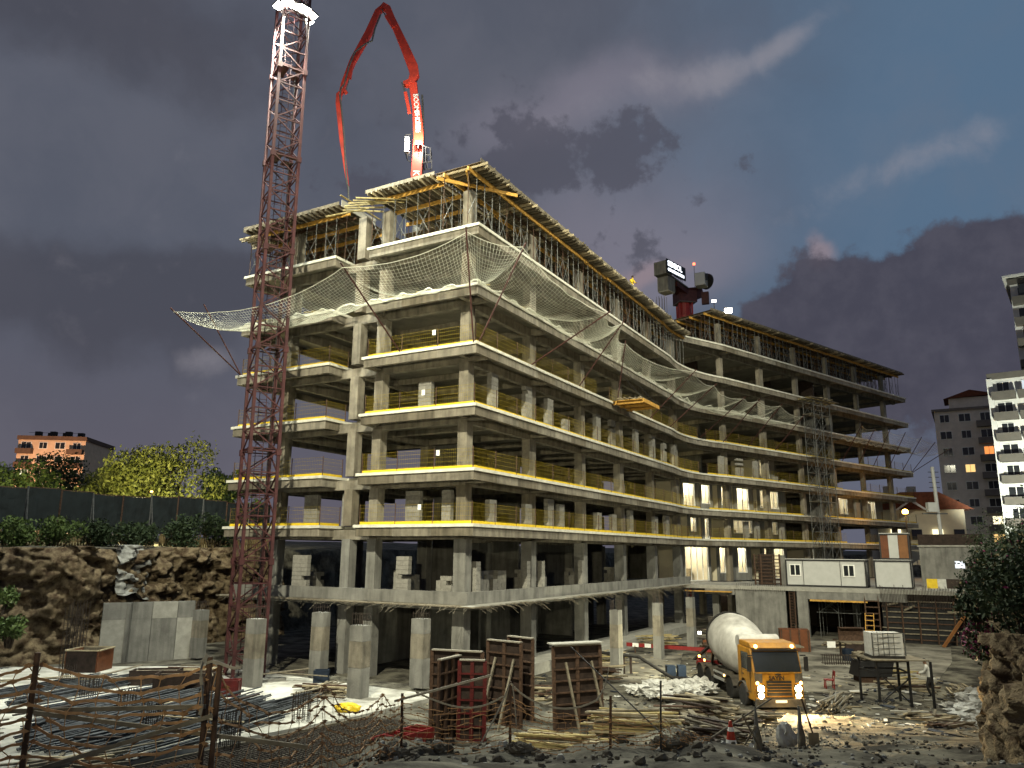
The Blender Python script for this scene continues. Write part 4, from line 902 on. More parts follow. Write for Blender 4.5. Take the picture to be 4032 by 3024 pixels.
bar('joist', M_['timber'], deck, pd(10.2, .1, ZF[0] - 1.02), pd(14.6, .1, ZF[0] - 1.02), .12, .16)
bar('joist', M_['timber'], deck, pd(-.3, -.2, ZF[0] - .55), pd(3.8, -.2, ZF[0] - .55), .4, .1)
# hanging starter bars along the slab edge
mb = MB()
for k in range(60): p = pd(15.6 + k * .105, -.06 - .1 * (k % 2), ZF[0] - .05); mb.bar(p + Vector((0, 0, random.uniform(.05, .5))), p + Vector((random.uniform(-.03, .03), 0, -random.uniform(.6, 1.5))), .03, .03)
mb.build('starter_bars', M_['rebar'], deck); mb = MB()
for k in range(26): p = pd(4.2 + k * .16, .04, ZF[0] + .2); mb.bar(p, p - Vector((0, .05, random.uniform(.35, .9))), .022, .022)
mb.build('starter_bars', M_['rebar'], deck)
# ladder reinforcement shaft, scaffold frames and wall forms below the deck
def ladder(label, p, q, w, n, m, group=None, cat='ladder', name='ladder', r=.05):
    t = thing(name, label, cat, p, group); u = Vector((nA.x, nA.y, 0)) * w / 2
    for s in (-1, 1): bar('rail', m, t, Vector(p) + u * s, Vector(q) + u * s, r, r)
    for k in range(n): c = Vector(p).lerp(Vector(q), (k + .5) / n); bar('rung', m, t, c - u, c + u, r * .8, r)
    return t
ladder('dark stack of shutter ties in the slot beside the concrete wall', pd(8.75, .1, .02), pd(8.75, .2, ZF[0] - .35), .42, 16, M_['rust'], None, 'shutter', 'slot_shutter', .08)
ladder('tall rusty wall form standing at the edge of the podium opening', pd(14.9, -.15, .02), pd(14.9, .1, ZF[0] - .2), 1.0, 8, M_['rust'], None, 'wall form', 'wall_form', .09)
ladder('timber ladder leaning in front of the podium opening', pd(14.7, -1.3, .02), pd(14.7, -.35, 2.2), .62, 6, M_['timber'])
t = thing('support_scaffold', 'dim scaffold frames propping the deck inside the podium opening', 'scaffold', pd(12, 1.5, 0))
for b in (1.3, 3.0, 5.0):
    for a in (10.7, 12.2, 13.6):
        rod('standard', M_['steel'], t, pd(a, b, 0), pd(a, b, ZF[0] - .34), .03)
    rod('ledger', M_['steel'], t, pd(10.5, b, 2.0), pd(14.0, b, 2.0), .028); rod('ledger', M_['steel'], t, pd(10.5, b, 3.2), pd(14.0, b, 3.2), .028)
    rod('brace', M_['steel'], t, pd(10.7, b, 2.0), pd(12.2, b, 3.2), .02); rod('brace', M_['steel'], t, pd(12.2, b, 2.0), pd(10.7, b, 3.2), .02)
t = thing('wall_formwork', 'wide rusty grid of wall formwork under the edge of the podium deck', 'formwork', pd(18.3, .3, 0))
box('backing_sheet', M_['black'], t, pd(18.4, .55, 1.6), (5.6, .05, 3.2), angN)
for k in range(8): bar('waler', M_['plank_grey'] if k % 3 else M_['rust'], t, pd(15.7 + random.uniform(-.2, .2), .32, .3 + k * .41), pd(21.2 + random.uniform(-.5, .1), .32, .3 + k * .41 + random.uniform(-.04, .04)), .07, .08)
for a in (15.9, 17.0, 18.2, 19.4, 20.6, 21.2): bar('soldier', M_['rust'], t, pd(a, .22, .02), pd(a + .05, .22, 3.3), .09, .1)
for (a, z, a2, z2) in ((17.2, 2.5, 18.0, 2.9), (16, 2.9, 16.8, 3.05), (20.2, 2.5, 21.3, 2.45)): bar('loose_board', M_['plank_grey'], t, pd(a, .12, z), pd(a2, .12, z2), .04, .14)
tag(bar('raking_shore', M_['brown_light'], None, pd(19.7, -1.6, .02), pd(21.4, .1, 2.4), .14, .2), 'red brown shore board leaning against the end of the wall formwork', 'board')
bar('end_pier', M_['form_dark'], deck, pd(22.0, .3, .0), pd(22.0, .3, ZF[0] - .33), .5, .7)
# wall forms standing on the deck
t = thing('deck_wall_form', 'upright rusty wall form standing on the podium deck beside the white cabin', 'wall form', pd(6.0, 3.0, ZF[0]))
for a in (5.2, 5.75, 6.9, 7.4): bar('soldier', M_['rust'], t, pd(a, 3.0, ZF[0]), pd(a, 3.0, ZF[0] + 2.7), .12, .12)
for k in range(9): bar('waler', M_['rust'], t, pd(5.1, 3.06, ZF[0] + .15 + k * .3), pd(7.4, 3.06, ZF[0] + .15 + k * .3), .06, .07)
box('form_sheet', M_['form_dark'], t, pd(6.1, 3.2, ZF[0] + 1.35), (1.3, .05, 2.7), angN); box('column', M_['concrete_grey'], t, pd(7.6, 3.3, ZF[0] + 1.3), (.5, .5, 2.6), angN)
def cabin(label, a0, a1, b0, z0, h, m, windows, name='site_cabin', dep=2.3):
    t = thing(name, label, 'cabin', pd((a0 + a1) / 2, b0 + dep / 2, z0), 'site cabins on the podium deck'); c = pd((a0 + a1) / 2, b0 + dep / 2, z0 + h / 2)
    box('body', m, t, c, (a1 - a0 - .02, dep - .02, h - .1), angN)
    for a in (a0, a1):
        for b in (b0, b0 + dep): box('corner_post', M_['black'], t, pd(a, b, z0 + h / 2), (.12, .12, h), angN)
    for z in (z0 + .06, z0 + h - .06):
        for b in (b0, b0 + dep): bar('frame_rail', M_['black'], t, pd(a0 + .06, b, z), pd(a1 - .06, b, z), .10, .12)
        for a in (a0, a1): bar('frame_rail', M_['black'], t, pd(a, b0 + .06, z), pd(a, b0 + dep - .06, z), .10, .12)
    box('roof', M_['panel_white'], t, pd((a0 + a1) / 2, b0 + dep / 2, z0 + h + .03), (a1 - a0 + .1, dep + .1, .05), angN)
    for a in windows:
        w = box('window', M_['white_paint'], t, pd(a, b0 - .02, z0 + h * .60), (.95, .06, 1.0), angN)
        for s in (-.21, .21): box('pane', M_['glass'], w, pd(a + s, b0 - .045, z0 + h * .60), (.34, .04, .84), angN)
    return t
zc = ZF[0] + .03
c1 = cabin('long white site cabin with two windows on the podium deck', 8.15, 14.5, 1.8, zc, 2.25, M_['panel_white'], (8.9, 13.2))
for a in (9.55, 12.55): bar('joint_strip', M_['black'], c1, pd(a, 1.77, zc + .1), pd(a, 1.77, zc + 2.15), .07, .03, (nA.x, nA.y, 0))
cabin('plain white site cabin without windows beside the long one', 15.2, 17.9, 1.8, zc, 2.25, M_['panel_white'], ())
c3 = cabin('brown cabin with a pale middle panel stacked on the plain white cabin', 15.75, 17.9, 2.0, zc + 2.32, 2.1, M_['brown_panel'], (), 'stacked_cabin', 2.0)
box('pale_panel', M_['panel_white'], c3, pd(16.75, 1.985, zc + 2.32 + 1.05), (.72, .04, 1.9), angN); box('light_panel', M_['brown_light'], c3, pd(17.48, 1.985, zc + 2.32 + 1.05), (.66, .04, 1.9), angN)
# ================================================================== lit rooms in the far wing
cream = M_['wall_cream']
ROOMS = [(0, 1.9, 6.2, 1, (2.1, 5.9)), (0, 7.6, 9.2, 1, (7.8, 8.8)), (0, 10.2, 13.4, 1, (11.0, 12.6)), (0, 15.6, 20.5, .9, (16, 20)), (0, 25, 29.5, .25, (25.5, 28)), (1, 3.0, 4.4, .5, (3.2, 4.1)), (1, 5.2, 6.6, .45, (5.5, 6.2)), (1, 10.0, 14.4, .22, (10.5, 14)), (1, 15.6, 20.6, .12, (17, 19)), (2, 2.0, 4.6, .8, (2.2, 4.1)), (2, 5.0, 7.0, .8, (5.2, 6.6)), (2, 8.3, 10.4, .6, (8.6, 9.7)), (2, 11.0, 14.4, .9, (11.4, 13.6)), (2, 15.6, 21.0, .55, (15.8, 19.5)), (2, 31, 37, .5, (31.5, 35.5)), (2, 39, 45, .5, (39.5, 43)), (3, 15.6, 19.0, .15, (16, 18))]
for k, (fi, t0, t1, pw_, (o0, o1)) in enumerate(ROOMS):
    z0, z1 = ZF[fi] + .001, ZF[fi + 1] - .24; h = z1 - z0; b = 6.3; zm = (z0 + z1) / 2
    bar('room_wall', cream, bld, pb(t0, b, zm), pb(t1, b, zm), .2, h)
    for t_ in (t0, t1): bar('room_wall', cream, bld, pb(t_, 3.2, zm), pb(t_, b - .1, zm), .2, h)
    # front wall with one wide opening, its frame, mullions and sill
    zs, zh = z0 + (.06 if k % 3 == 0 else .75), z1 - .45
    if o0 - t0 > .15: bar('infill_wall', M_['concrete_grey'], bld, pb(t0 - .09, 3.1, zm), pb(o0, 3.1, zm), .2, h)
    if t1 - o1 > .15: bar('infill_wall', M_['concrete_grey'], bld, pb(o1, 3.1, zm), pb(t1 + .09, 3.1, zm), .2, h)
    bar('lintel', M_['concrete_grey'], bld, pb(o0, 3.1, (zh + z1) / 2), pb(o1, 3.1, (zh + z1) / 2), .19, z1 - zh)
    if zs - z0 > .2: bar('infill_wall', M_['concrete_grey'], bld, pb(o0, 3.1, (z0 + zs) / 2), pb(o1, 3.1, (z0 + zs) / 2), .19, zs - z0)
    n = max(2, round((o1 - o0) / .95))
    for i in range(n + 1): q = o0 + .04 + (o1 - o0 - .08) * i / n; bar('mullion', M_['white_paint'], bld, pb(q, 3.02, zs), pb(q, 3.02, zh), .07, .08)
    for zz in (zs + .04, zh - .04): bar('window_rail', M_['white_paint'], bld, pb(o0, 3.0, zz), pb(o1, 3.0, zz), .07, .08)
    # door leaf, shelf and stored boards inside
    bar('door_leaf', M_['plank_grey'], bld, pb((t0 + t1) / 2 - .45, b - .16, z0 + 1.05), pb((t0 + t1) / 2 + .45, b - .16, z0 + 1.05), .06, 2.1)
    box('stored_box', M_['block'], bld, pb(o0 + .5, 4.6, z0 + .45), (.7, .6, .9), angB); box('stored_box', M_['timber_pale'], bld, pb(o1 - .35, 5.3, z0 + .6), (.4, .6, 1.2), angB)
    c = pb((t0 + t1) / 2, 4.7, z1 - .3); tag(box('ceiling_lamp', M_['lamp_small'], None, c + Vector((0, 0, .24)), (.5, .12, .05), angB), f'lit strip lamp in a {["ground", "first", "second", "third"][fi]} floor room of the far wing, {(ORD + ORD)[k]} room', 'lamp', 'lit strip lamps in the far wing')
    point('room_light', c - Vector((0, 0, .15)), 520 * pw_, (1, .93, .72))
# far lit windows glimpsed through the ground floor
for (u, v, w, h) in ((1070, 1182, 1.5, .55), (1114, 1183, .7, .6)):
    p = pa(17.4 if u < 1100 else 20.3, 9.72, ZF[0] + 3.05); box('lit_opening', M_['win_cream'], bld, p, (w * 1.3, .05, h), angA)
# floodlight posts outside the view; the low one is added as fill
def lamp_post(label, x, y, z1, aim):
    z0 = gz(x, y); t = thing('lamp_post', label, 'lamp post', (x, y, z0)); rod('pole', M_['steel'], t, (x, y, z0 - .2), (x, y, z1), .09); bar('cross_arm', M_['steel'], t, (x - .8, y, z1), (x + .8, y, z1), .08, .08)
    for k in (-.55, .55):
        l = Vector((x + k, y + .15, z1 + .1)); d = (Vector(aim) - l).normalized(); F = frame((0, 0, 0), d); box('lamp_head', M_['steel_dark'], t, l - d * .1, (.16, .6, .45), rot=F); box('lens', M_['lamp_small'], t, l + d * .0, (.02, .5, .36), rot=F)
    return t
# two tall lighting masts stand on the street side, outside the view
AIM = (1, 48, 16); lamp_post('tall steel lighting mast on the street behind the viewer', -9, -6.4, 41.5, AIM)
spot('street_flood', (-9, -6, 41.8), AIM, 250000, 58, .85, (1, .95, .70), .5)
AIM2 = (13, 60, 9); lamp_post('tall steel lighting mast beyond the right earth bank', 35, 27.6, 41.5, AIM2)
spot('bank_flood', (35, 28, 41.8), AIM2, 92000, 84, .55, (1, .96, .72), .5)
AIM3 = (5, 52, 22); lamp_post('street floodlight post on the road behind the viewer', -3, -12.4, 9.6, AIM3)
spot('street_flood_low', (-3, -12, 9.8), AIM3, 36000, 54, .9, (1, .90, .58), .4)  # unseen low floodlight added as warm fill for soffits and formwork
# light of the mast cluster and the roof floodlight
spot('mast_flood', legp(0, zl) + e1 * .1 - e2 * .45, (-7, 25, 0), 85000, 95, .5, (.98, 1, .82), .3)
spot('mast_flood', legp(0, zl) - e1 * .45 + e2 * .3, (-30, 52, 2), 95000, 80, .6, (.98, 1, .85), .3)
spot('mast_flood', legp(1, zl) + e1 * .35, (-7, 45, 18), 52000, 70, .5, (.96, 1, .86), .2)
point('mast_glow', (legp(0, zl) + legp(2, zl)) / 2 - Vector((0, 0, .2)), 160, (1, 1, .9), .3)
spot('roof_flood', flp + Vector((-.2, -.5, 0)), (14, 50, 6), 50000, 100, .5, (1, .93, .70), .25)
# ================================================================== pit: slab, free-standing columns
slab = MB(); slab.prism([(-32, 26.5), (-23, 20), (-13.4, 25.0), (-6.2, 33.4), (-3.2, 38.2), (-17, 47.0), (-30, 45.5)], -.2, .16); struct(slab.build('foundation_slab', M_['slab_white'], None))
FC = [(-19.5, 50.6, 3.0, 'by the retaining wall'), (-12.68, 40.19, 3.36, 'right before the red mast'), (-10.15, 43.13, 3.48, 'between the mast and the dark basement bay'), (-6.94, 37.45, 3.34, 'standing furthest out on the white slab'), (-4.49, 40.6, 3.4, 'beside the dark bay near the corner'), (6.07, 45.93, 3.54, 'behind the large single wall form'), (9.73, 52.72, 3.54, 'brightly lit on its edge near the hose'), (13.44, 59.51, 3.56, 'behind the mixer truck')]
for k, (x, y, h, w) in enumerate(FC):
    z0 = .12 if x < -3 else -.05; w_ = .78 if k < 5 else .66; ang = math.atan2(eL.y, eL.x) if k < 5 else angA; t = thing('concrete_column', 'free-standing square concrete column with starter bars, ' + w, 'column', (x, y, z0), 'free-standing columns round the building')
    n = 3; zz = z0
    for i, f in enumerate((.42, .36, .22)):
        hh = (h - z0) * f; box('lift', M_['concrete_grey'] if i % 2 == 0 else M_['concrete'], t, (x, y, zz + hh / 2), (w_ - .006 * i, w_ * .8 - .006 * i, hh - .012), ang); zz += hh
    box('joint_core', M_['concrete_grey'], t, (x, y, (h + z0) / 2), (w_ - .05, w_ * .8 - .05, h - z0 - .01), ang)
    mb = MB(); ca, sa = math.cos(ang), math.sin(ang); hb = .75 if k in (1,) else random.uniform(.35, .6)
    for i in range(5):
        for j in (-1, 1):
            lx, ly = (i - 2) * w_ * .2, j * w_ * .32; p = Vector((x + ca * lx - sa * ly, y + sa * lx + ca * ly, h - .02)); mb.bar(p, p + Vector((random.uniform(-.04, .04), random.uniform(-.04, .04), hb + random.uniform(-.06, .06))), .022, .022)
    for zz in (.25, .5):
        if zz < hb:
            cs = [Vector((x + ca * i_ * w_ * .42 - sa * j_ * w_ * .33, y + sa * i_ * w_ * .42 + ca * j_ * w_ * .33, h + zz)) for i_, j_ in ((-1, -1), (1, -1), (1, 1), (-1, 1))]
            for q_ in range(4): mb.bar(cs[q_], cs[(q_ + 1) % 4], .014, .014)
    mb.build('starter_bars', M_['rebar'], t)
mb = MB(); mb.prism([(13.6, 41.5), (17, 40.6), (22.8, 43.6), (28.5, 52.2), (33.0, 60.4), (22, 66.8), (16, 69.5), (12.8, 63), (15.6, 55), (13.9, 47)], -.1, .035); struct(mb.build('screed_floor', M_['screed'], None))
mb = MB(); mb.prism([(3.0, 42.5), (7.5, 43.5), (10.5, 50), (12.0, 56), (8.0, 54.5), (4.5, 48)], -.1, .03); struct(mb.build('screed_floor', M_['screed'], None))
# retaining wall against the rock cut
t = thing('retaining_wall', 'pale board-marked concrete retaining wall in front of the rock cut', 'wall', (-22.3, 49.9, 0)); p, q = Vector((-24.6, 48.4, 0)), Vector((-20.2, 51.3, 0)); u = (q - p).normalized(); L = (q - p).length
for i, (f0, f1) in enumerate(((0, .3), (.305, .52), (.525, .8), (.805, 1))):
    for j, (z0, z1) in enumerate(((0, 2.5), (2.51, 3.5))): bar('wall_panel', M_['concrete_grey'] if (i + j) % 3 else M_['concrete_pale'], t, p + u * L * f0 + Vector((0, 0, (z0 + z1) / 2)), p + u * L * f1 + Vector((0, 0, (z0 + z1) / 2)), .3 + .01 * ((i + j) % 2), z1 - z0)
bar('pilaster', M_['concrete_grey'], t, p + u * 1.45 + Vector((.1, -.2, 0)), p + u * 1.45 + Vector((.1, -.2, 3.45)), .2, .22)
# skip box, rebar cage, low shutters on the slab
t = thing('shutter_box', 'open square shutter box of brown boards on the slab by the rock', 'shutter', (-23.2, 44.8, .16))
for s in (-1, 1): box('side_board', M_['brown_panel'], t, (-23.2 + s * .85, 44.8, .72), (.07, 1.7, 1.1)); box('side_board', M_['plank_grey'] if s > 0 else M_['form_dark'], t, (-23.2, 44.8 + s * .85, .72), (1.63, .07, 1.1))
for s in (-1, 1): bar('rim', M_['timber_pale'], t, (-24.1, 44.8 + s * .9, 1.3), (-22.3, 44.8 + s * .9, 1.3), .1, .06); bar('rim', M_['timber_pale'], t, (-23.2 + s * .9, 43.95, 1.3), (-23.2 + s * .9, 45.65, 1.3), .1, .058)
def cage(label, x, y, z0, h, w, n, group='upright starter bar cages on the slab'):
    t = thing('rebar_cage', label, 'rebar', (x, y, z0), group); mb = MB()
    for i in range(n):
        for j in range(3 if n > 3 else 2): p = Vector((x - w / 2 + w * i / (n - 1), y - w * .3 + w * .3 * j, z0 - .05)); mb.bar(p, p + Vector((random.uniform(-.05, .05), random.uniform(-.05, .05), h * random.uniform(.9, 1.05))), .024, .024)
    for zz in np.arange(.2, h * .8, .22): [mb.bar(a_, b_, .014, .014) for a_, b_ in (((x - w / 2, y - w * .31, z0 + zz), (x + w / 2, y - w * .31, z0 + zz)), ((x - w / 2, y + w * .31, z0 + zz), (x + w / 2, y + w * .31, z0 + zz)), ((x - w / 2, y - w * .31, z0 + zz), (x - w / 2, y + w * .31, z0 + zz)), ((x + w / 2, y - w * .31, z0 + zz), (x + w / 2, y + w * .31, z0 + zz)))]
    mb.build('bars', M_['rebar'], t)
cage('tall dark rebar cage standing against the rock cut', -24.6, 45.6, .16, 3.6, 1.0, 6)
for k, (x, y, h) in enumerate(((-9.4, 27.9, 1.25), (-11.5, 31.2, 1.2), (-8.2, 32.4, 1.1), (-15.6, 33.5, 1.0), (-13.0, 30.0, 1.2), (-19.0, 37, 1.0), (-22, 40.5, .9))): cage(f'{ORD[k]} cluster of starter bars poking from the white slab among steel bundles', x, y, .16, h, .6, 4)
# long bundles of steel bars lying on the slab
bd = Vector((.36, .93, 0)).normalized(); bs = Vector((bd.y, -bd.x, 0))
for k, (x, y, n, L) in enumerate(((-14.9, 27.2, 16, 9.5), (-13.9, 28.6, 20, 9.0), (-12.6, 29.6, 14, 8.0), (-16.4, 28.5, 18, 9.0), (-17.6, 30.5, 18, 8.6), (-11.9, 26.6, 12, 7.0), (-19.0, 33.0, 16, 8.0), (-21, 35, 14, 8), (-15.5, 35.0, 12, 6.0), (-23.5, 36.2, 10, 7), (-13.2, 26.6, 22, 8.5), (-15.9, 27.6, 22, 9.0))):
    t = thing('steel_bar_bundle', f'long bundle of dark steel bars lying on the white slab, {ORD[k]} of the pile', 'steel bars', (x, y, .16), 'bundles of steel bars'); mb = MB(); r = random.Random(k); dd = (bd + bs * r.uniform(-.12, .12)).normalized()
    for i in range(int(n * 1.9)):
        o = bs * r.gauss(0, .30); z = .2 + abs(r.gauss(0, .13)); p = Vector((x, y, z)) + o + dd * r.uniform(-.4, .4); bend = bs * r.uniform(-.12, .12)
        mb.tube([p, p + dd * L * .35 + bend * .6, p + dd * L * .7 + bend, p + dd * (L + r.uniform(-1.2, .4)) + Vector((0, 0, r.uniform(-.02, .05)))], .032, 5)
    mb.build('bars', M_['bundle'], t, smooth=True)
# loose laths, planks and offcuts thrown over the bundles
r = random.Random(77)
for k in range(26):
    x, y = r.uniform(-24, -8.5), r.uniform(25.5, 42); a = r.uniform(.2, 1.5) if k % 3 else r.uniform(-.4, .3); L = r.uniform(1.6, 4.2); d = Vector((math.cos(a), math.sin(a), r.uniform(-.02, .06))) * L / 2; c = Vector((x, y, .42 + r.random() * .2))
    tag(bar('loose_plank', M_[r.choice(('plank_grey', 'timber_pale', 'plank_grey', 'form_dark'))], None, c - d, c + d, r.uniform(.08, .2), .04), 'loose plank thrown across the steel bundles on the white slab', 'plank', 'loose planks over the steel bundles')
for k, (x, y, w, d, h, m, lab) in enumerate(((-15.2, 38.4, 2.6, 1.0, .9, 'form_dark', 'long dark shutter box on the slab near the mast foot'), (-17.6, 40.6, 2.2, .9, .7, 'form_dark', 'low dark shutter panel stack left of the mast foot'), (-12.9, 37.6, .9, .7, .7, 'form_red', 'small dark red bin on the slab near the mast foot'), (-9.6, 41.6, .7, .6, .6, 'blue', 'dark blue tub beside the free column in the shade'))):
    t = thing('site_box', lab, 'box', (x, y, .16))
    for s_ in (-1, 1): box('side', M_[m], t, (x, y + s_ * (d / 2 - .03), .16 + h / 2), (w, .06, h), .15); box('end', M_[m], t, (x + s_ * (w / 2 - .02), y + s_ * .15 * w / 2, .16 + h / 2), (.06, d - .1, h), .15)
    box('lid', M_['plank_grey'], t, (x, y, .16 + h * .85), (w - .1, d - .1, .04), .15)
# reinforcement mat beside the slab
t = thing('reinforcement_mat', 'flat rusty reinforcement mat laid out beside the white slab edge', 'rebar mat', (-7, 29, 0)); mb = MB()
A = Vector((-12.0, 24.2, .22)); d1 = Vector((6.6, 8.6, 0)).normalized(); d2 = Vector((d1.y, -d1.x, 0))
for k in range(30): mb.bar(A + d2 * (k * .13), A + d2 * (k * .13) + d1 * 11 + Vector((0, 0, random.uniform(0, .05))), .022, .022)
for k in range(70): mb.bar(A + d1 * (k * .155) + Vector((0, 0, .025)), A + d1 * (k * .155) + d2 * 3.9 + Vector((0, 0, .025)), .022, .022)
mb.build('bar_grid', M_['rebar'], t)
bar('edge_plank', M_['plank_grey'], t, A - d2 * .25 - Vector((0, 0, .04)), A - d2 * .25 + d1 * 11 - Vector((0, 0, .04)), .06, .18)
# ================================================================== upright wall forms (steel-framed shutters)
def wall_form(label, p, q, h, lean=0.0, red=False, cols=2, braces=True, name='wall_form', th=.14):
    p, q = Vector(p), Vector(q); u = (q - p).normalized(); L = (q - p).length; n = Vector((-u.y, u.x, 0)); n = n if n.y < 0 else -n
    t = thing(name, label, 'wall form', (p + q) / 2, 'upright wall forms in the pit'); up = Vector((n.x * -lean, n.y * -lean, 1))
    m = M_['form_red'] if red else M_['rust']; F = frame(p, q)
    pts = [p, q, q + up * h, p + up * h]; mb = MB(); mb.poly(pts); mb.poly([v - n * .02 for v in pts][::-1])
    for a in range(4): mb.poly([pts[a], pts[(a + 1) % 4], pts[(a + 1) % 4] - n * .02, pts[a] - n * .02])
    mb.build('face_sheet', M_['form_dark'], t)
    for k in range(cols + 1): x = L * k / cols; bar('upright', m, t, p + u * x + n * th / 2, p + u * x + n * th / 2 + up * h, .07, th, u)
    nr = int(h / .42)
    for k in range(nr + 1): z = h * k / nr; bar('rib', m, t, p + n * th / 2 + up * z, q + n * th / 2 + up * z, th - .01, .05)
    bar('top_rail', M_['tape'], t, p + n * th / 2 + up * (h + .03), q + n * th / 2 + up * (h + .03), th + .05, .05)
    if braces:
        for f in (.25, .8): bar('brace', M_['plank_grey'], t, p + u * L * f + n * 1.1, p + u * L * f + n * .1 + up * h * .8, .08, .08)
    return t
wall_form('left shutter of the red-brown group, its open frame turned towards the street', (-2.95, 31.2, 0), (-1.0, 30.6, 0), 3.0, 0, False, 2, False)
wall_form('short end shutter projecting forward from the left group', (-1.95, 30.75, 0), (-2.6, 29.4, 0), 2.85, 0, False, 3, False)
wall_form('bright red framed shutter tucked inside the left group', (-1.85, 30.3, 0), (-.9, 30.2, 0), 2.75, 0, True, 2, False)
wall_form('middle shutter with slanted plank brace', (-.85, 33.4, 0), (.5, 32.4, 0), 3.15, 0, False, 2, True)
wall_form('narrow shutter behind the middle one', (.0, 34.4, 0), (1.0, 33.4, 0), 3.2, 0, False, 2, False)
f3 = wall_form('large single shutter with white dusted top and raking props', (1.75, 32.1, 0), (3.7, 33.0, 0), 3.05, .04, False, 2, True)
box('top_board', M_['concrete_pale'], f3, (2.65, 32.6, 3.16), (2.3, .55, .05), math.atan2(.9, 1.95))
# red slotted box
t = thing('slotted_tray', 'low red steel tray with four compartments on the mat edge', 'tray', (-3.95, 28.7, .0)); d1_ = Vector((.52, .85, 0)).normalized(); d2_ = Vector((d1_.y, -d1_.x, 0)); c0 = Vector((-4.6, 27.6, .32))
for k in range(5): bar('divider', M_['red_paint'], t, c0 + d1_ * (k * .62), c0 + d1_ * (k * .62) + d2_ * .75, .06, .6)
for s in (0, .75): bar('side', M_['red_paint'], t, c0 + d2_ * s, c0 + d2_ * s + d1_ * 2.48, .06, .62)
box('tray_floor', M_['red_paint'], t, c0 + d1_ * 1.24 + d2_ * .375 - Vector((0, 0, .26)), (2.4, .7, .04), math.atan2(d1_.y, d1_.x))
def rag(name, label, cat, c, sx, sy, sz, m, seed, group=None, parent=None, rough=.35):
    """crumpled closed lump: sacks, sheets, clods"""
    r = np.random.default_rng(seed); nu, nv = 18, 12; V_ = []
    for j in range(nv + 1):
        ph = math.pi * j / nv
        for i in range(nu):
            th = 2 * math.pi * i / nu; d = np.array([math.sin(ph) * math.cos(th), math.sin(ph) * math.sin(th), math.cos(ph)])
            k = 1 + rough * (hash_noise(np.array([d[0] * 2 + d[2] + seed]), np.array([d[1] * 2 - d[2]]), .55, seed % 50)[0] * 2 + hash_noise(np.array([d[0] * 5 + seed]), np.array([d[1] * 5 + d[2] * 4]), .6, seed % 31)[0]) * math.sin(ph) ** .5
            V_.append((c[0] + d[0] * sx * k, c[1] + d[1] * sy * k, max(c[2] - .03, c[2] + sz * (.55 + d[2] * k * .75))))
    mb = MB(); mb.v = V_
    for j in range(nv):
        for i in range(nu): a, b = j * nu + i, j * nu + (i + 1) % nu; mb.f.append((a, b, b + nu, a + nu))
    o = mb.build(name, m, parent, origin=c if parent is None else None)
    return tag(o, label, cat, group) if parent is None else o
rag('sack', 'yellow plastic sack lying on the white slab near the mat', 'sack', (-6.75, 34.3, .16), .55, .34, .26, M_['yellow'], 3, rough=.2)
# ================================================================== timber piles
def pile(label, c, ang, n, L, w, h, mats, seed, spread=.12, name='timber_pile', th=(.10, .05)):
    r = random.Random(seed); t = thing(name, label, 'timber', c, 'heaps of timber and boards')
    for k in range(n):
        a = ang + r.gauss(0, spread); d = Vector((math.cos(a), math.sin(a), r.gauss(0, .03))); s = Vector((-math.sin(ang), math.cos(ang), 0)); f = k / n
        p = Vector(c) + s * r.uniform(-w, w) * (1 - f * .6) + Vector((0, 0, .04 + h * f)) + Vector((math.cos(ang), math.sin(ang), 0)) * r.uniform(-.35, .35); l = L * r.uniform(.7, 1.05)
        bar('board', M_[r.choice(mats)], t, p - d * l / 2, p + d * l / 2, th[0] * r.uniform(.7, 1.6), th[1] * r.uniform(.8, 1.4))
    return t
YL = ['plank_yellow', 'plank_yellow', 'timber_pale', 'plank_grey']; GR = ['plank_grey', 'plank_grey', 'form_dark', 'timber_pale', 'rust']
pile('neat yellow timber pile lying before the large shutter', (4.6, 30.6, 0), -.12, 46, 3.2, .95, .95, YL, 1, .05)
pile('low spread of yellow timbers between the shutters and the dirt bank', (1.6, 29.0, 0), -.25, 40, 2.6, 1.0, .45, YL, 2, .12)
pile('dark tangled heap of broken boards beside the yellow timber pile', (7.3, 31.8, 0), -.85, 60, 2.6, 1.5, 1.25, GR, 3, .5, th=(.16, .04))
pile('heap of splintered dark boards at the edge of the truck track', (9.1, 31.0, .1), -.2, 36, 2.2, 1.0, .8, GR, 4, .6, th=(.18, .04))
pile('scatter of boards on the pit floor behind the middle shutter', (2.2, 38.5, 0), .3, 34, 2.4, 1.4, .5, GR + ['timber_pale'], 5, .7)
pile('boards stacked under the first bay of the curved face', (6.0, 50.5, 0), .4, 26, 3.0, 1.2, .6, ['timber_pale', 'plank_grey', 'plank_yellow'], 6, .4)
pile('boards heaped inside the bay behind the lit column', (11.0, 59.5, 0), .2, 30, 3.0, 1.4, .8, ['timber_pale', 'plank_grey', 'plank_yellow'], 7, .5)
pile('dark bundled boards on the ground behind the mixer drum', (16.3, 62.2, 0), .1, 22, 3.0, .7, 1.1, ['form_dark', 'plank_grey'], 8, .2)
pile('planks strewn on the slab beyond the white slab edge', (-8.8, 38.6, .16), .25, 26, 2.6, 1.6, .35, GR, 9, .8)
pile('poles and planks piled near the foot of the red mast', (-16.4, 42.6, .16), .2, 26, 3.2, 1.2, .5, GR, 10, .35)
pile('long pale sheaf of thin rods fanned out beside the tank stand', (14.6, 36.8, 0), 1.05, 44, 3.2, .5, .45, ['plank_grey', 'concrete_grey'], 11, .10, 'rod_sheaf', (.05, .05))
pile('boards lying on the pit floor under the worker', (20.6, 42.2, 0), .1, 24, 2.6, 1.4, .35, GR + ['timber_pale'], 12, .4)
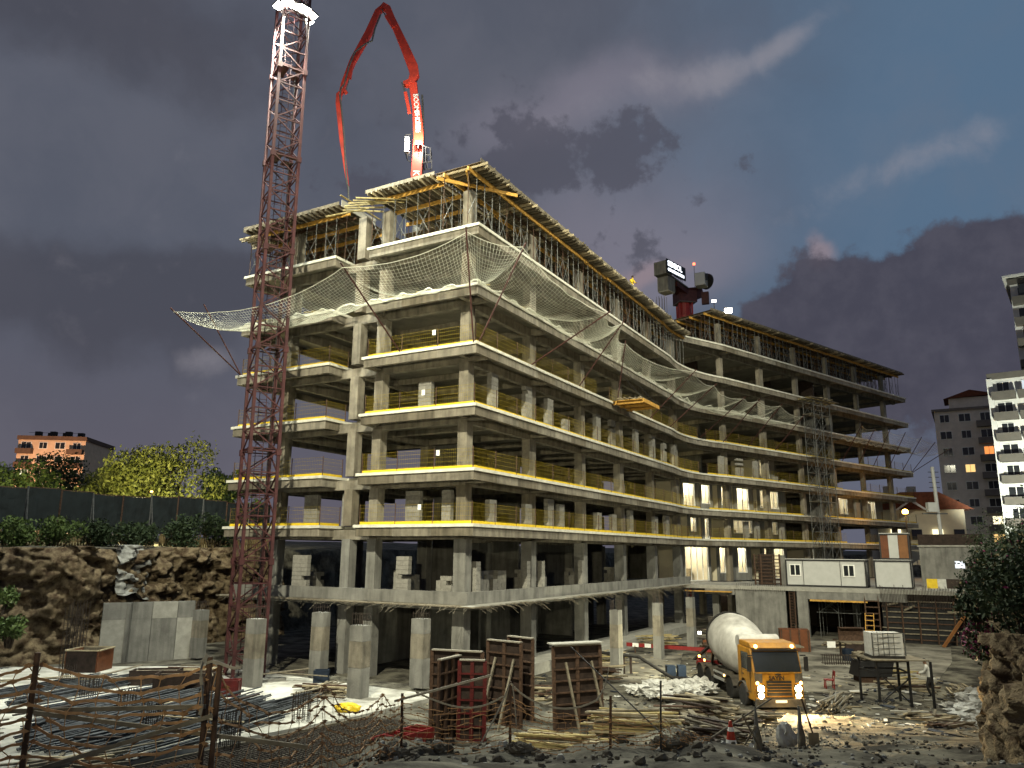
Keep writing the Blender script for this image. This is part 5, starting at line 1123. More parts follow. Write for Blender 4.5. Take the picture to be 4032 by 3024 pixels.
pile('litter of boards on the right of the track', (16.2, 30.6, gz(16.2, 30.6)), .2, 26, 1.6, 1.4, .2, GR, 13, .9)
pile('stack of dark planks against the free column behind the large shutter', (4.6, 43.6, 0), .15, 30, 3.0, .9, .7, GR, 14, .25)
pile('beams stacked behind the truck beside the concrete wall', (15.5, 56.5, 0), .1, 14, 4.0, .5, .8, ['rust', 'brown_panel', 'plank_grey'], 15, .06, th=(.2, .16))
pile('crossed planks and laths in front of the first steel bundles', (-13.5, 25.2, .1), .7, 22, 3.4, 1.3, .3, ['plank_grey', 'timber_pale'], 16, .6)
pile('pale boards and laths strewn on the screed behind the tank stand', (21.5, 46.5, .03), .3, 40, 2.4, 2.2, .3, ['timber_pale', 'plank_grey', 'concrete_pale', 'plank_yellow'], 17, .9)
pile('boards and offcuts heaped before the podium opening', (24.5, 59.5, .03), -.3, 30, 2.6, 1.6, .5, ['timber_pale', 'plank_grey', 'rust'], 18, .7)
pile('flat boards laid along the foot of the earth bank', (22.6, 40.6, 0), 1.0, 22, 2.4, .7, .3, ['plank_grey', 'timber_pale'], 19, .25)
pile('offcuts thrown on the ramp beside the fan of rods', (17.2, 34.0, gz(17.2, 34.0)), .6, 30, 1.5, 1.3, .25, GR + ['concrete_pale'], 20, 1.0)
pile('broken boards on the dirt bank below the ragged posts', (5.6, 22.0, gz(5.6, 22.0)), -.5, 34, 1.8, 1.0, .55, GR, 21, .7, th=(.14, .035))
# white plastic sheets and sacks
r = random.Random(21)
for k in range(34):
    x, y = r.gauss(7.6, 1.0), r.gauss(40.0, .75); sx = r.uniform(.18, .5); rag('plastic_sheet', 'crumpled white plastic sheet in the heap beside the truck wheels', 'plastic sheet', (x, y, .0 + r.random() * .22), sx, sx * r.uniform(.5, .9), sx * r.uniform(.4, .9), M_['plastic'], 400 + k, 'crumpled plastic sheets beside the truck', rough=.95)
for k, (x, y, s) in enumerate(((21.0, 37.4, .6), (22.0, 38.4, .7), (20.2, 36.2, .5), (21.8, 36.6, .55), (19.4, 35.0, .6), (22.6, 39.8, .6), (20.9, 35.2, .45), (19.9, 37.2, .35), (21.4, 34.2, .4), (18.6, 33.4, .4), (19.8, 32.6, .35), (17.9, 32.0, .3))): rag('plastic_sheet', 'crumpled pale sheet in the litter below the earth bank', 'plastic sheet', (x, y, gz(x, y) - .03), s, s * .8, s * .6, M_['plastic'], 70 + k, 'crumpled sheets below the earth bank', rough=.75)
rag('sack', 'big pale sack slumped at the dark board heap behind the cone', 'sack', (4.1, 18.6, gz(4.1, 18.6) - .05), .36, .28, .48, M_['plastic'], 91, rough=.3)
rag('sack', 'small pale sack at the foot of the ragged post by the track', 'sack', (7.2, 21.5, gz(7.2, 21.5) - .05), .25, .2, .5, M_['plastic'], 92, rough=.3)
# clods and stones on the dirt bank
mbs = {'clod': MB(), 'rock_pale': MB()}
def stone(mb, c, s, r):
    n0 = len(mb.v); k = [(math.cos(a) * math.cos(b), math.sin(a) * math.cos(b), math.sin(b)) for b in (-.9, 0, .9) for a in np.linspace(0, 2 * math.pi, 6)[:-1]]
    for d in k: q = s * r.uniform(.65, 1.25); mb.v.append((c[0] + d[0] * q, c[1] + d[1] * q, c[2] + d[2] * q * .75))
    for j in range(2):
        for i in range(5): a, b = n0 + j * 5 + i, n0 + j * 5 + (i + 1) % 5; mb.f.append((a, b, b + 5, a + 5))
    mb.f.append(tuple(n0 + i for i in range(5))[::-1]); mb.f.append(tuple(n0 + 10 + i for i in range(5)))
r = random.Random(5)
for k in range(3200):
    x, y = r.uniform(-3.5, 12), r.uniform(12.2, 30); s = abs(r.gauss(0, .028)) + .012
    if y < 20 and x < 4: s *= 1.5
    stone(mbs['clod' if r.random() < .78 else 'rock_pale'], (x, y, gz(x, y) + s * .2), s, r)
for k in range(500):
    x, y = r.uniform(4, 24), r.uniform(30, 48); s = abs(r.gauss(0, .04)) + .02; stone(mbs['clod' if r.random() < .7 else 'rock_pale'], (x, y, gz(x, y) + s * .2), s, r)
stuff(tag(mbs['clod'].build('dirt_clods', M_['clod'], None), 'dark clods and stones scattered over the dirt bank', 'clods')); stuff(tag(mbs['rock_pale'].build('pale_rubble', M_['rock_pale'], None), 'pale rubble scattered over the dirt bank and pit floor', 'rubble'))
for k, (x, y, s) in enumerate(((-1.9, 13.6, .26), (-1.5, 13.9, .22), (-1.2, 14.1, .2), (.15, 14.0, .2), (.4, 14.2, .17), (2.7, 14.3, .24), (2.95, 14.5, .18), (3.2, 14.9, .2), (3.6, 15.4, .2))): rag('earth_lump', 'big dark lump of earth on the crest of the dirt bank', 'earth lump', (x, y, gz(x, y) - .06), s, s * .8, s * .8, M_['clod'], 120 + k, 'lumps of earth on the dirt bank', rough=.4)
# litter pieces
r = random.Random(11); lit = {m: MB() for m in ('plastic', 'plank_grey', 'timber_pale', 'black', 'blue')}
for k in range(1700):
    z = r.random()
    x, y = (r.uniform(-2.5, 6), r.uniform(15.5, 28)) if z < .35 else ((r.uniform(13, 24), r.uniform(26, 46)) if z < .75 else (r.uniform(-5, 12), r.uniform(36, 58)))
    m = r.choice(list(lit)); s = r.uniform(.03, .20) ; rot = Matrix.Rotation(r.uniform(0, 6.3), 4, 'Z') @ Matrix.Rotation(r.uniform(-.5, .5), 4, 'X'); lit[m].box((x, y, gz(x, y) + .04), (s * r.uniform(1, 4), s * .8, .02), rot=rot)
for m, mb in lit.items(): stuff(tag(mb.build('litter', M_[m], None), {'plastic': 'white scraps littering the pit floor', 'plank_grey': 'grey board scraps littering the pit floor', 'timber_pale': 'pale wood scraps littering the pit floor', 'black': 'black scraps littering the pit floor', 'blue': 'dark blue scraps littering the pit floor'}[m], 'litter'))
# ================================================================== concrete mixer truck
tf = Vector((.085, -1, 0)).normalized(); TM = Matrix.Identity(4); ty = Vector((-tf.y, tf.x, 0))
for i, w in enumerate((tf, ty, Vector((0, 0, 1)))): TM[0][i], TM[1][i], TM[2][i] = w
TM.translation = Vector((12.02, 36.35, gz(12, 39) - .04)); truck = thing('mixer_truck', 'yellow-cabbed concrete mixer truck with pale drum and headlights on', 'truck', TM.translation)
def tp(x, y, z): return TM @ Vector((x, y, z))
def tbox(name, m, c, s, parent=None, bev=0): return box(name, m, parent or truck, tp(*c), s, rot=TM.to_3x3().to_4x4())
HW = 1.14
prof = [(-.02, .42), (.0, 1.0), (-.05, 1.62), (-.34, 2.52), (-.42, 2.62), (-1.85, 2.66), (-1.9, .75), (-1.72, .75), (-1.6, 1.1), (-1.3, 1.25), (-1.0, 1.1), (-.82, .42)]
mb = MB(); mb.extr(TM, prof, HW * 2); cab = mb.build('cab', M_['cab'], truck, bevel=.05)
mb = MB(); mb.extr(TM, [(-.46, 2.62), (-.30, 2.64), (-.55, 2.86), (-1.75, 2.9), (-1.8, 2.66)], HW * 1.9); visor = mb.build('roof_fairing', M_['cab'], truck, bevel=.05)
d = Vector((-.29, 0, .9)).normalized(); 
mb = MB(); mb.extr(TM, [(-.045, 1.66), (-.03, 1.66), (-.30, 2.50), (-.315, 2.50)], HW * 1.86); mb.build('windscreen', M_['glass'], truck)
for s in (-1, 1):
    mb = MB(); Ms = TM @ Matrix.Translation((0, s * (HW + .004), 0)); mb.extr(Ms, [(-.42, 1.68), (-.60, 2.42), (-1.35, 2.42), (-1.35, 1.68)], .02); mb.build('side_window', M_['glass'], truck)
    dr = tbox('door', M_['cab'], (-.9, s * (HW + .002), 1.45), (.95, .02, .4)); tbox('handle', M_['black'], (-1.25, s * (HW + .02), 1.45), (.16, .03, .05), dr)
    mi = tbox('mirror', M_['black'], (-.02, s * (HW + .18), 2.0), (.1, .16, .62)); tbox('mirror_arm', M_['black'], (-.1, s * (HW + .08), 2.36), (.06, .26, .05), mi)
    tbox('step', M_['black'], (-1.0, s * HW * .93, .62), (.7, .2, .1))
    hd = tbox('headlight', M_['black'], (.0, s * .86, .86), (.09, .34, .52)); 
    for z, rr in ((.97, .15), (.68, .125)):
        mb = MB(); mb.lathe(TM @ Matrix.Translation((.05, s * .86, z)), [(0, .02), (0, rr), (.02, rr), (.03, .02)], 14); mb.build('lens', M_['head'], hd)
    mb = MB(); mb.lathe(TM @ Matrix.Translation((.02, s * 1.0, 1.2)), [(0, .02), (0, .075), (.025, .07), (.03, .02)], 10); mb.build('indicator', M_['amber'], truck)
    mb = MB(); mb.lathe(TM @ Matrix.Translation((-.36, s * .85, 2.72)), [(0, .02), (0, .085), (.05, .08), (.06, .02)], 10); mb.build('marker_lamp', M_['amber'], truck)
tbox('grille', M_['black'], (.01, 0, .98), (.06, 1.12, .62)); tbox('lower_grille', M_['black'], (.03, 0, .50), (.06, 1.3, .2))
bump = tbox('bumper', M_['dust'], (.03, 0, .38), (.22, 2.24, .34)); tbox('number_plate', M_['white_paint'], (.155, 0, .45), (.02, .52, .11), bump)
for z in (.82, .94, 1.06, 1.18): tbox('grille_bar', M_['cab'], (.045, 0, z), (.02, 1.1, .018))
Mt = TM @ Matrix(((0, 0, 1, .0), (1, 0, 0, -.45), (0, 1, 0, 1.325), (0, 0, 0, 1))); text('lettering', 'SAYIN', M_['form_dark'], truck, Mt, .26, .012, .004)
mb = MB(); mb.lathe(TM @ Matrix.Translation((-.03, 0, 1.575)) @ Matrix.Diagonal((1, 1, .4, 1)), [(-.01, .02), (-.01, .14), (.015, .13), (.02, .02)], 16); mb.build('badge', M_['steel_dark'], truck)
for y in (-.45, 0, .45): tbox('wiper', M_['black'], (-.02, y, 1.68), (.02, .36, .02))
[tbox('door_seam', M_['black'], (x_, s_ * (HW + .006), z_), (w_, .02, h_)) for s_ in (-1, 1) for x_, z_, w_, h_ in ((-.40, 1.2, .02, .95), (-1.40, 1.55, .02, 1.7), (-.9, 1.62, 1.0, .02), (-.9, .78, 1.0, .02))]; tbox('sun_visor', M_['black'], (-.27, 0, 2.57), (.16, 2.1, .06)); [tbox('corner_panel', M_['dust'], (.0, s_ * .93, 1.42), (.03, .34, .42)) for s_ in (-1, 1)]
tbox('wiper_panel', M_['cab'], (-.0, 0, 1.63), (.04, 2.1, .05))
for y in (-.42, .42): tbox('chassis_rail', M_['black'], (-4.7, y, .92), (7.6, .1, .28))
def wheel(x, s, dual):
    w = .34 if not dual else .56; c = (x, s * (1.02 if not dual else .92), .5)
    Mw = TM @ Matrix.Translation(c) @ Matrix.Rotation(R(90), 4, 'Z'); t_ = thing_part('wheel', c); h = w / 2
    mb = MB(); mb.lathe(Mw, [(-h, .3), (-h, .46), (-h + .04, .5), (h - .04, .5), (h, .46), (h, .3)], 22); mb.build('tyre', M_['rubber'], t_, smooth=True)
    o = h if s > 0 else -h
    mb = MB(); mb.lathe(Mw, [(o * .9 - .01, .3), (o * .55, .27), (o * .5, .1), (o * .95, .09), (o * .96, .02)], 18); mb.build('rim', M_['dust'], t_, smooth=True)
def thing_part(name, c):
    o = bpy.data.objects.new(name, cube(M_['black'])); return put(o, truck, Matrix.Translation(tp(*c)) @ Matrix.Diagonal((.1, .1, .1, 1)))
for x in (-1.32, -3.0, -6.0, -7.3):
    for s in (-1, 1):
        wheel(x, s, x < -5); mb = MB()
        arc = [(x + math.cos(a) * .66, .5 + math.sin(a) * .62) for a in np.linspace(.35, math.pi - .35, 9)]; arc2 = [(x + (px - x) * .94, .5 + (pz - .5) * .94) for px, pz in arc[::-1]]
        mb.extr(TM @ Matrix.Translation((0, s * .93, 0)), arc + arc2, .58); mb.build('mudguard', M_['dust'], truck)
for s in (-1, 1): tbox('side_guard', M_['panel_white'], (-4.5, s * 1.12, .72), (1.7, .05, .12)); tbox('side_guard', M_['panel_white'], (-4.5, s * 1.12, 1.0), (1.7, .05, .08)); tbox('side_lamp', M_['amber'], (-3.75, s * 1.15, .98), (.1, .05, .08)); tbox('side_lamp', M_['amber'], (-6.6, s * 1.17, 1.32), (.1, .05, .1))
tbox('fuel_tank', M_['dust'], (-4.4, -.85, .9), (1.2, .5, .5)); tbox('air_tank', M_['black'], (-4.4, .85, .9), (1.2, .5, .5))
dm = TM @ Matrix.Translation((-2.35, 0, 1.78)) @ Matrix.Rotation(R(13.5), 4, 'Y') @ Matrix.Rotation(math.pi, 4, 'Z')
mb = MB(); mb.lathe(dm, [(0, .25), (.02, .66), (.5, .92), (1.0, 1.08), (1.6, 1.2), (2.4, 1.30), (3.2, 1.29), (3.7, 1.18), (4.25, .92)], 40); mb.build('drum', M_['drum'], truck, smooth=True)
mb = MB(); mb.lathe(dm, [(3.68, .95), (3.68, 1.26), (3.92, 1.19), (3.92, .9)], 40); mb.build('drum_ring', M_['rubber'], truck, smooth=True)
mb = MB(); mb.lathe(dm, [(4.2, .5), (4.2, .88), (4.5, .66), (4.72, .6), (4.72, .4)], 30); mb.build('drum_mouth', M_['drum'], truck, smooth=True)
mb = MB(); mb.lathe(dm, [(-.35, .3), (-.3, .45), (.0, .45), (.05, .3)], 18); mb.build('gearbox', M_['dust'], truck)
mb = MB(); mb.lathe(TM @ Matrix.Translation((-2.15, -1.0, 2.75)) @ Matrix.Rotation(R(90), 4, 'Z'), [(0, .05), (0, .3), (.06, .33), (1.9, .33), (1.96, .3), (1.96, .05)], 22); mb.build('water_tank', M_['drum'], truck, smooth=True)
for y in (-.9, .8): tbox('tank_support', M_['steel'], (-2.15, y, 2.0), (.12, .1, 1.5))
for s in (-1, 1): bar('drum_stand', M_['black'], truck, tp(-7.4, s * .5, 1.0), tp(-6.9, s * .5, 2.2), .12, .12)
mb = MB(); mb.extr(TM, [(-7.35, 3.45), (-7.9, 3.45), (-7.75, 2.95), (-7.45, 2.85)], .9); mb.build('hopper', M_['dust'], truck); bar('hopper_post', M_['black'], truck, tp(-7.6, 0, 1.0), tp(-7.6, 0, 2.95), .1, .5)
bar('chute', M_['steel_dark'], truck, tp(-7.5, -.2, 2.2), tp(-8.5, -1.1, 1.1), .42, .08); bar('chute_stay', M_['red_paint'], truck, tp(-7.7, -.3, 1.0), tp(-8.3, -1.0, 1.2), .1, .1)
box('rear_lamp', M_['amber'], truck, tp(-7.95, -1.0, 1.35), (.1, .1, .1)); tbox('rear_beam', M_['red_paint'], (-8.1, 0, 1.0), (.2, 2.2, .2))
for s in (-1, 1): spot('headlight_beam', tp(.2, s * .86, .9), tp(9, s * 1.6, .1), 5200, 85, .6, (1, .70, .32), .08)
rw_ = tp(-7.6, -1.05, 2.55); wl_ = tbox('work_lamp', M_['lamp_small'], (-7.6, -1.05, 2.6), (.1, .16, .12)); spot('truck_work_light', tp(-7.7, -1.25, 2.55), (6.5, 51, .2), 1700, 120, .6, (1, .96, .66), .08)
point('headlight_glow', tp(.6, 0, .5), 30, (1, .62, .2), .2)
# ================================================================== things between truck and podium
t = thing('water_tank_cage', 'white plastic tank in a wire cage standing on a steel frame', 'tank', (17.6, 38.0, 2.05)); tx, tyy, tz = 17.6, 38.0, 2.05; ang = -.1
box('tank', M_['plastic'], t, (tx, tyy, tz + .62), (1.42, 1.0, 1.0), ang); box('pallet', M_['steel_dark'], t, (tx, tyy, tz + .06), (1.5, 1.1, .12), ang)
for k in range(7): x = -.74 + k * .247; bar('cage_bar', M_['steel'], t, (tx + x, tyy - .53, tz + .12), (tx + x, tyy - .53, tz + 1.15), .025, .025)
for z in (.2, .45, .7, .95, 1.13): bar('cage_bar', M_['steel'], t, (tx - .76, tyy - .545, tz + z), (tx + .76, tyy - .545, tz + z), .025, .025)
for s in (-.76, .76): bar('cage_bar', M_['steel'], t, (tx + s, tyy - .53, tz + .12), (tx + s, tyy - .53, tz + 1.15), .03, .03)
t = thing('tank_stand', 'dark steel trestle frame carrying the white tank', 'stand', (17.9, 37.8, 0))
LG = [(16.75, 38.9), (16.85, 37.2), (18.35, 37.35), (18.6, 38.9), (19.15, 36.9)]
for x, y in LG: bar('leg', M_['black'], t, (x, y, gz(x, y) - .05), (x, y, 2.0), .09, .09)
for (a, b) in ((0, 1), (1, 2), (2, 3), (3, 0)):
    for z in (1.95, 1.45): bar('rail', M_['black'], t, (*LG[a], z), (*LG[b], z), .07, .07)
bar('brace', M_['black'], t, (*LG[1], 1.5), (*LG[2], .1), .05, .05); bar('brace', M_['black'], t, (*LG[2], 1.2), (*LG[1], .15), .05, .05); box('stand_deck', M_['plank_grey'], t, (17.9, 38.0, 2.02), (2.6, 1.9, .05))
def person(label, x, y, z, face, h, shirt, pants, reach=.6):
    """one continuous skinned body in a working stance; clothes follow the same mesh by height"""
    t = thing('person', label, 'person', (x, y, z)); f = Vector((math.cos(face), math.sin(face), 0)); s = Vector((-f.y, f.x, 0)); k = h / 1.75; B = Vector((x, y, z))
    def q(a, b, c): return B + (f * a + s * b + Vector((0, 0, c))) * k
    pts = {'pel': q(0, 0, .95), 'sp': q(.04, 0, 1.2), 'ch': q(.10, 0, 1.42), 'nk': q(.14, 0, 1.52), 'hd': q(.17, 0, 1.62), 'ht': q(.18, 0, 1.72)}
    ed = [('pel', 'sp'), ('sp', 'ch'), ('ch', 'nk'), ('nk', 'hd'), ('hd', 'ht')]; rd = {'pel': .15, 'sp': .135, 'ch': .155, 'nk': .06, 'hd': .095, 'ht': .07}
    for n, g in (('l', 1), ('r', -1)):
        pts.update({'hip' + n: q(0, g * .1, .88), 'kn' + n: q(.10 * g + .04, g * .12, .48), 'an' + n: q(.06 * g - .06, g * .13, .07), 'to' + n: q(.06 * g + .10, g * .14, .04), 'sh' + n: q(.10, g * .2, 1.4), 'el' + n: q(.22, g * .25, 1.14), 'wr' + n: q(.22 + reach * .4, g * .2, 1.08), 'hn' + n: q(.28 + reach * .45, g * .18, 1.05)})
        ed += [('pel', 'hip' + n), ('hip' + n, 'kn' + n), ('kn' + n, 'an' + n), ('an' + n, 'to' + n), ('ch', 'sh' + n), ('sh' + n, 'el' + n), ('el' + n, 'wr' + n), ('wr' + n, 'hn' + n)]
        rd.update({'hip' + n: .11, 'kn' + n: .075, 'an' + n: .055, 'to' + n: .04, 'sh' + n: .07, 'el' + n: .05, 'wr' + n: .035, 'hn' + n: .045})
    names = list(pts); me = bpy.data.meshes.new('body'); me.from_pydata([tuple(pts[n] - B) for n in names], [(names.index(a), names.index(b)) for a, b in ed], []); o = bpy.data.objects.new('body_src', me); COL.objects.link(o)
    sk = o.modifiers.new('skin', 'SKIN')
    lay = me.skin_vertices[0] if len(me.skin_vertices) else None
    if lay is None:
        b_ = bmesh.new(); b_.from_mesh(me); b_.verts.layers.skin.verify(); b_.to_mesh(me); b_.free(); lay = me.skin_vertices[0]
    for i, n in enumerate(names): lay.data[i].radius = (rd[n] * k, rd[n] * k)
    lay.data[names.index('pel')].use_root = True; o.modifiers.new('sub', 'SUBSURF').levels = 1; o.modifiers['sub'].render_levels = 1
    bpy.context.view_layer.update(); m2 = bpy.data.meshes.new_from_object(o.evaluated_get(bpy.context.evaluated_depsgraph_get())); bpy.data.objects.remove(o)
    m2.materials.clear(); [m2.materials.append(M_[a]) for a in (shirt, pants, 'skin', 'black')]
    hands = [pts['hnl'] - B, pts['hnr'] - B]
    for p in m2.polygons:
        c = p.center; zz = c.z / k; p.use_smooth = True
        p.material_index = 3 if zz < .1 else 1 if zz < .93 else 2 if (zz > 1.52 or min((c - a).length for a in hands) < .12 * k) else 0
    put(bpy.data.objects.new('body', m2), t, Matrix.Translation(B))
    mb = MB(); hc = pts['ht']; mb.lathe(Matrix.Translation(hc) @ Matrix.Rotation(R(-90), 4, 'Y'), [(-.05 * k, .125 * k), (-.02 * k, .118 * k), (.03 * k, .10 * k), (.07 * k, .05 * k), (.08 * k, .01 * k)], 14); mb.build('helmet' if shirt == 'yellow' else 'hair', M_['black'] if shirt != 'yellow' else M_['form_dark'], t, smooth=True)
    return t
person('worker in white shirt and dark trousers stepping beside the tank stand', 20.6, 39.9, gz(20.6, 39.9), 2.6, 1.72, 'plastic', 'steel_dark')
person('worker in yellow vest crouched over the edge of the roof formwork', *pa(25.6, .7, ZF[7] + .0), -1.0, 1.7, 'yellow', 'steel_dark')
def chair(x, y, z, rz):
    t = thing('chair', 'small red chair standing on the dusty ground beyond the truck', 'chair', (x, y, z)); Mx = Matrix.Translation((x, y, z)) @ Matrix.Rotation(rz, 4, 'Z'); P = lambda *a: Mx @ Vector(a)
    for a in (-.2, .2):
        for b in (-.2, .2): bar('leg', M_['red_paint'], t, P(a, b, 0), P(a, b, .45), .04, .04)
        bar('back_post', M_['red_paint'], t, P(.2, a, .45), P(.28, a, .9), .04, .04)
    box('seat', M_['red_paint'], t, P(0, 0, .46), (.46, .44, .04), rz); bar('backrest', M_['red_paint'], t, P(.26, -.2, .78), P(.26, .2, .78), .03, .26)
chair(16.4, 41.8, gz(16.4, 41.8), -.2)
# red barrier, crates, table, blocks behind the truck
t = thing('steel_skip', 'dark steel panel box with a red lower band beside the cab', 'skip', (14.9, 46.5, 0)); box('panel', M_['form_dark'], t, (14.9, 46.5, .85), (2.7, .9, 1.3), -.1); box('red_band', M_['red_paint'], t, (14.9, 46.5, .22), (2.76, .96, .44), -.1)
box('lid_board', M_['plank_grey'], t, (15.3, 46.9, 1.54), (3.2, 1.2, .06), -.1)
t = thing('wooden_crate', 'tall brown wooden crate bound with battens near the concrete wall', 'crate', (20.4, 57.8, 0)); box('crate_body', M_['brown_panel'], t, (20.4, 57.8, .75), (2.0, 1.4, 1.5), -.25)
for k in range(4): box('batten', M_['rust'], t, Vector((20.4, 57.8, .76)) + Matrix.Rotation(-.25, 4, 'Z') @ Vector((-.9 + k * .6, -.73, 0)), (.1, .06, 1.5), -.25)
t = thing('work_table', 'rough work table loaded with an open box frame', 'table', (23.3, 54.5, 0))
for a in (-.8, .8):
    for b in (-.45, .45): bar('leg', M_['form_dark'], t, (23.3 + a, 54.5 + b, 0), (23.3 + a, 54.5 + b, .95), .1, .1)
box('table_top', M_['plank_grey'], t, (23.3, 54.5, .98), (1.9, 1.2, .07)); box('box_back', M_['rust'], t, (23.3, 55.0, 1.45), (1.7, .06, .9)); box('box_shelf', M_['rust'], t, (23.3, 54.85, 1.88), (1.7, .4, .05)); box('skirt', M_['form_dark'], t, (23.3, 53.98, .5), (1.7, .05, .8))
t = thing('rebar_beam', 'long low cage of bent bars lying in front of the work table', 'rebar', (21.5, 50.6, 0)); mb = MB()
for k in range(28): x = 19.7 + k * .14; mb.bar((x, 50.6, 0.02), (x, 50.6, .62), .03, .03); mb.bar((x, 51.0, 0.02), (x, 51.0, .62), .03, .03)
for z in (.1, .58): mb.bar((19.6, 50.6, z), (23.6, 50.6, z), .03, .03); mb.bar((19.6, 51.0, z), (23.6, 51.0, z), .03, .03)
mb.build('bars', M_['rebar'], t)
tag(box('sheet_board', M_['paper'] if False else M_['white_paint'], None, (21.2, 53.2, .95), (.55, .05, .4)), 'small white board propped up near the work table', 'board')
mb = MB(); mb.tube([(22.0, 52.6, .02), (22.0, 52.6, .75)], .36, 12); tag(mb.build('oil_drum', M_['blue'], None, smooth=True), 'blue grey drum standing left of the work table', 'drum')
mb = MB(); mb.extr(Matrix.Translation((19.6, 44.2, .35)), [(-.9, 0), (.9, 0), (1.1, .85), (-.7, .75)], 1.2); t = thing('site_dumper', 'black tipped metal trough resting behind the tank', 'trough', (19.6, 44.2, 0)); mb.build('trough', M_['black'], t); box('feet', M_['rust'], t, (19.6, 44.2, .18), (1.4, 1.0, .36))
rag('sack_heap', 'heap of pale sacks on top of the black trough behind the tank', 'sacks', (19.5, 44.2, 1.15), .9, .5, .3, M_['plank_grey'], 140, rough=.6)
t = thing('blue_canister_pair', 'pair of dark blue canisters beside the rear truck wheels', 'canister', (9.2, 45.4, 0)); box('canister', M_['blue'], t, (9.0, 45.4, .3), (.5, .5, .6)); box('canister', M_['blue'], t, (9.65, 45.6, .3), (.45, .45, .6))
mb = MB(); mb.tube([(2.3, 47.0, 1.35), (4.4, 46.6, 1.2), (6.4, 46.2, 1.05), (7.3, 45.8, 1.0), (8.0, 45.0, .6), (8.8, 44.2, .15), (9.8, 43.9, .12), (10.5, 44.0, .5), (10.9, 44.2, .95)], .09, 10); tag(mb.build('delivery_hose', M_['rubber'], None, smooth=True), 'thick black concrete hose running from the truck towards the building', 'hose')
mb = MB()
for x in (5.9, 6.5, 6.9): mb.bar((x, 46.2, 0), (x, 46.2, 1.0), .12, .12)
mb.bar((5.6, 46.2, 1.02), (7.2, 46.2, 1.0), .2, .04); tag(mb.build('hose_trestle', M_['form_dark'], None), 'dark trestle holding up the middle of the black hose', 'trestle')
t = thing('safety_barrier', 'long red and white barrier board lying across behind the lit column', 'barrier', (11.0, 54.6, 0))
for k in range(14): bar('stripe', M_['red_paint'] if k % 2 == 0 or k > 3 else M_['white_paint'], t, Vector((8.1, 56.0, .55)).lerp(Vector((13.6, 53.4, .5)), k / 14), Vector((8.1, 56.0, .55)).lerp(Vector((13.6, 53.4, .5)), (k + 1) / 14), .06, .25)
for f in (.1, .9): p = Vector((8.1, 56.0, 0)).lerp(Vector((13.6, 53.4, 0)), f); bar('foot', M_['rust'], t, p, p + Vector((0, 0, .5)), .08, .08)
# ================================================================== traffic cone, posts, fences in front
cx, cy = 4.62, 17.2; cz = gz(cx, cy) - .02; t = thing('traffic_cone', 'red and white traffic cone on the dirt bank by the track', 'cone', (cx, cy, cz)); box('base', M_['cone_red'], t, (cx, cy, cz + .03), (.42, .42, .06), .3)
zs = [(.06, .17), (.28, .125), (.28, .125), (.42, .098), (.42, .098), (.58, .066), (.58, .066), (.66, .05), (.66, .05), (.78, .028)]
for k in range(5):
    a, b = zs[2 * k], zs[2 * k + 1]; mb = MB(); mb.lathe(Matrix.Translation((cx, cy, cz)) @ Matrix.Rotation(R(-90), 4, 'Y'), [(a[0], a[1]), (b[0], b[1])], 18); mb.build('band', M_['cone_red'] if k % 2 == 0 else M_['white_paint'], t, smooth=True)
for k, (x, y, h, w) in enumerate(((5.75, 19.2, .95, 'left of the two before the truck bumper'), (7.05, 20.0, .95, 'right of the two before the truck bumper'))):
    z = gz(x, y); t = thing('ragged_post', 'grey tapering post wrapped in rags, ' + w, 'post', (x, y, z)); mb = MB(); mb.tube([(x, y, z - .1), (x, y, z + .3), (x + .01, y, z + .7), (x, y, z + h)], [.07, .075, .045, .015], 8); mb.build('post', M_['concrete_grey'], t, smooth=True); mb = MB(); mb.tube([(x + .02, y - .02, z - .05), (x + .03, y - .03, z + .25), (x + .02, y, z + .5)], [.10, .085, .05], 8); mb.build('rag', M_['plank_grey'], t, smooth=True)
t = thing('shovel', 'shovel with pale blade stuck upright by the ragged posts', 'shovel', (7.5, 20.4, gz(7.5, 20.4))); z = gz(7.5, 20.4); rod('shaft', M_['rust'], t, (7.5, 20.4, z + .3), (7.3, 20.5, z + 1.15), .02); mb = MB(); mb.extr(Matrix.Translation((7.52, 20.4, z - .05)), [(-.02, 0), (-.13, .1), (-.13, .36), (.13, .36), (.13, .1), (.02, 0)], .02); mb.build('blade', M_['timber_pale'], t)
for k, (x, y, dx, h, lab) in enumerate(((4.9, 18.4, .55, .9, 'crossed laths leaning beside the cone, first one'), (5.6, 18.2, -.5, .85, 'crossed laths leaning beside the cone, second one'), (3.4, 17.6, .1, .6, 'bent grey pipe sticking from the sack'))): z = gz(x, y); tag(rod('lath', M_['plank_grey'], None, (x, y, z - .05), (x + dx, y - .2, z + h), .022), lab, 'lath')
tag(rod('slant_pole', M_['plank_grey'], None, (3.9, 17.4, gz(3.9, 17.4) + .5), (6.6, 20.6, gz(6.6, 20.6) + 1.15), .022), 'thin grey pole slanting from the sack up past the truck bumper', 'pole')
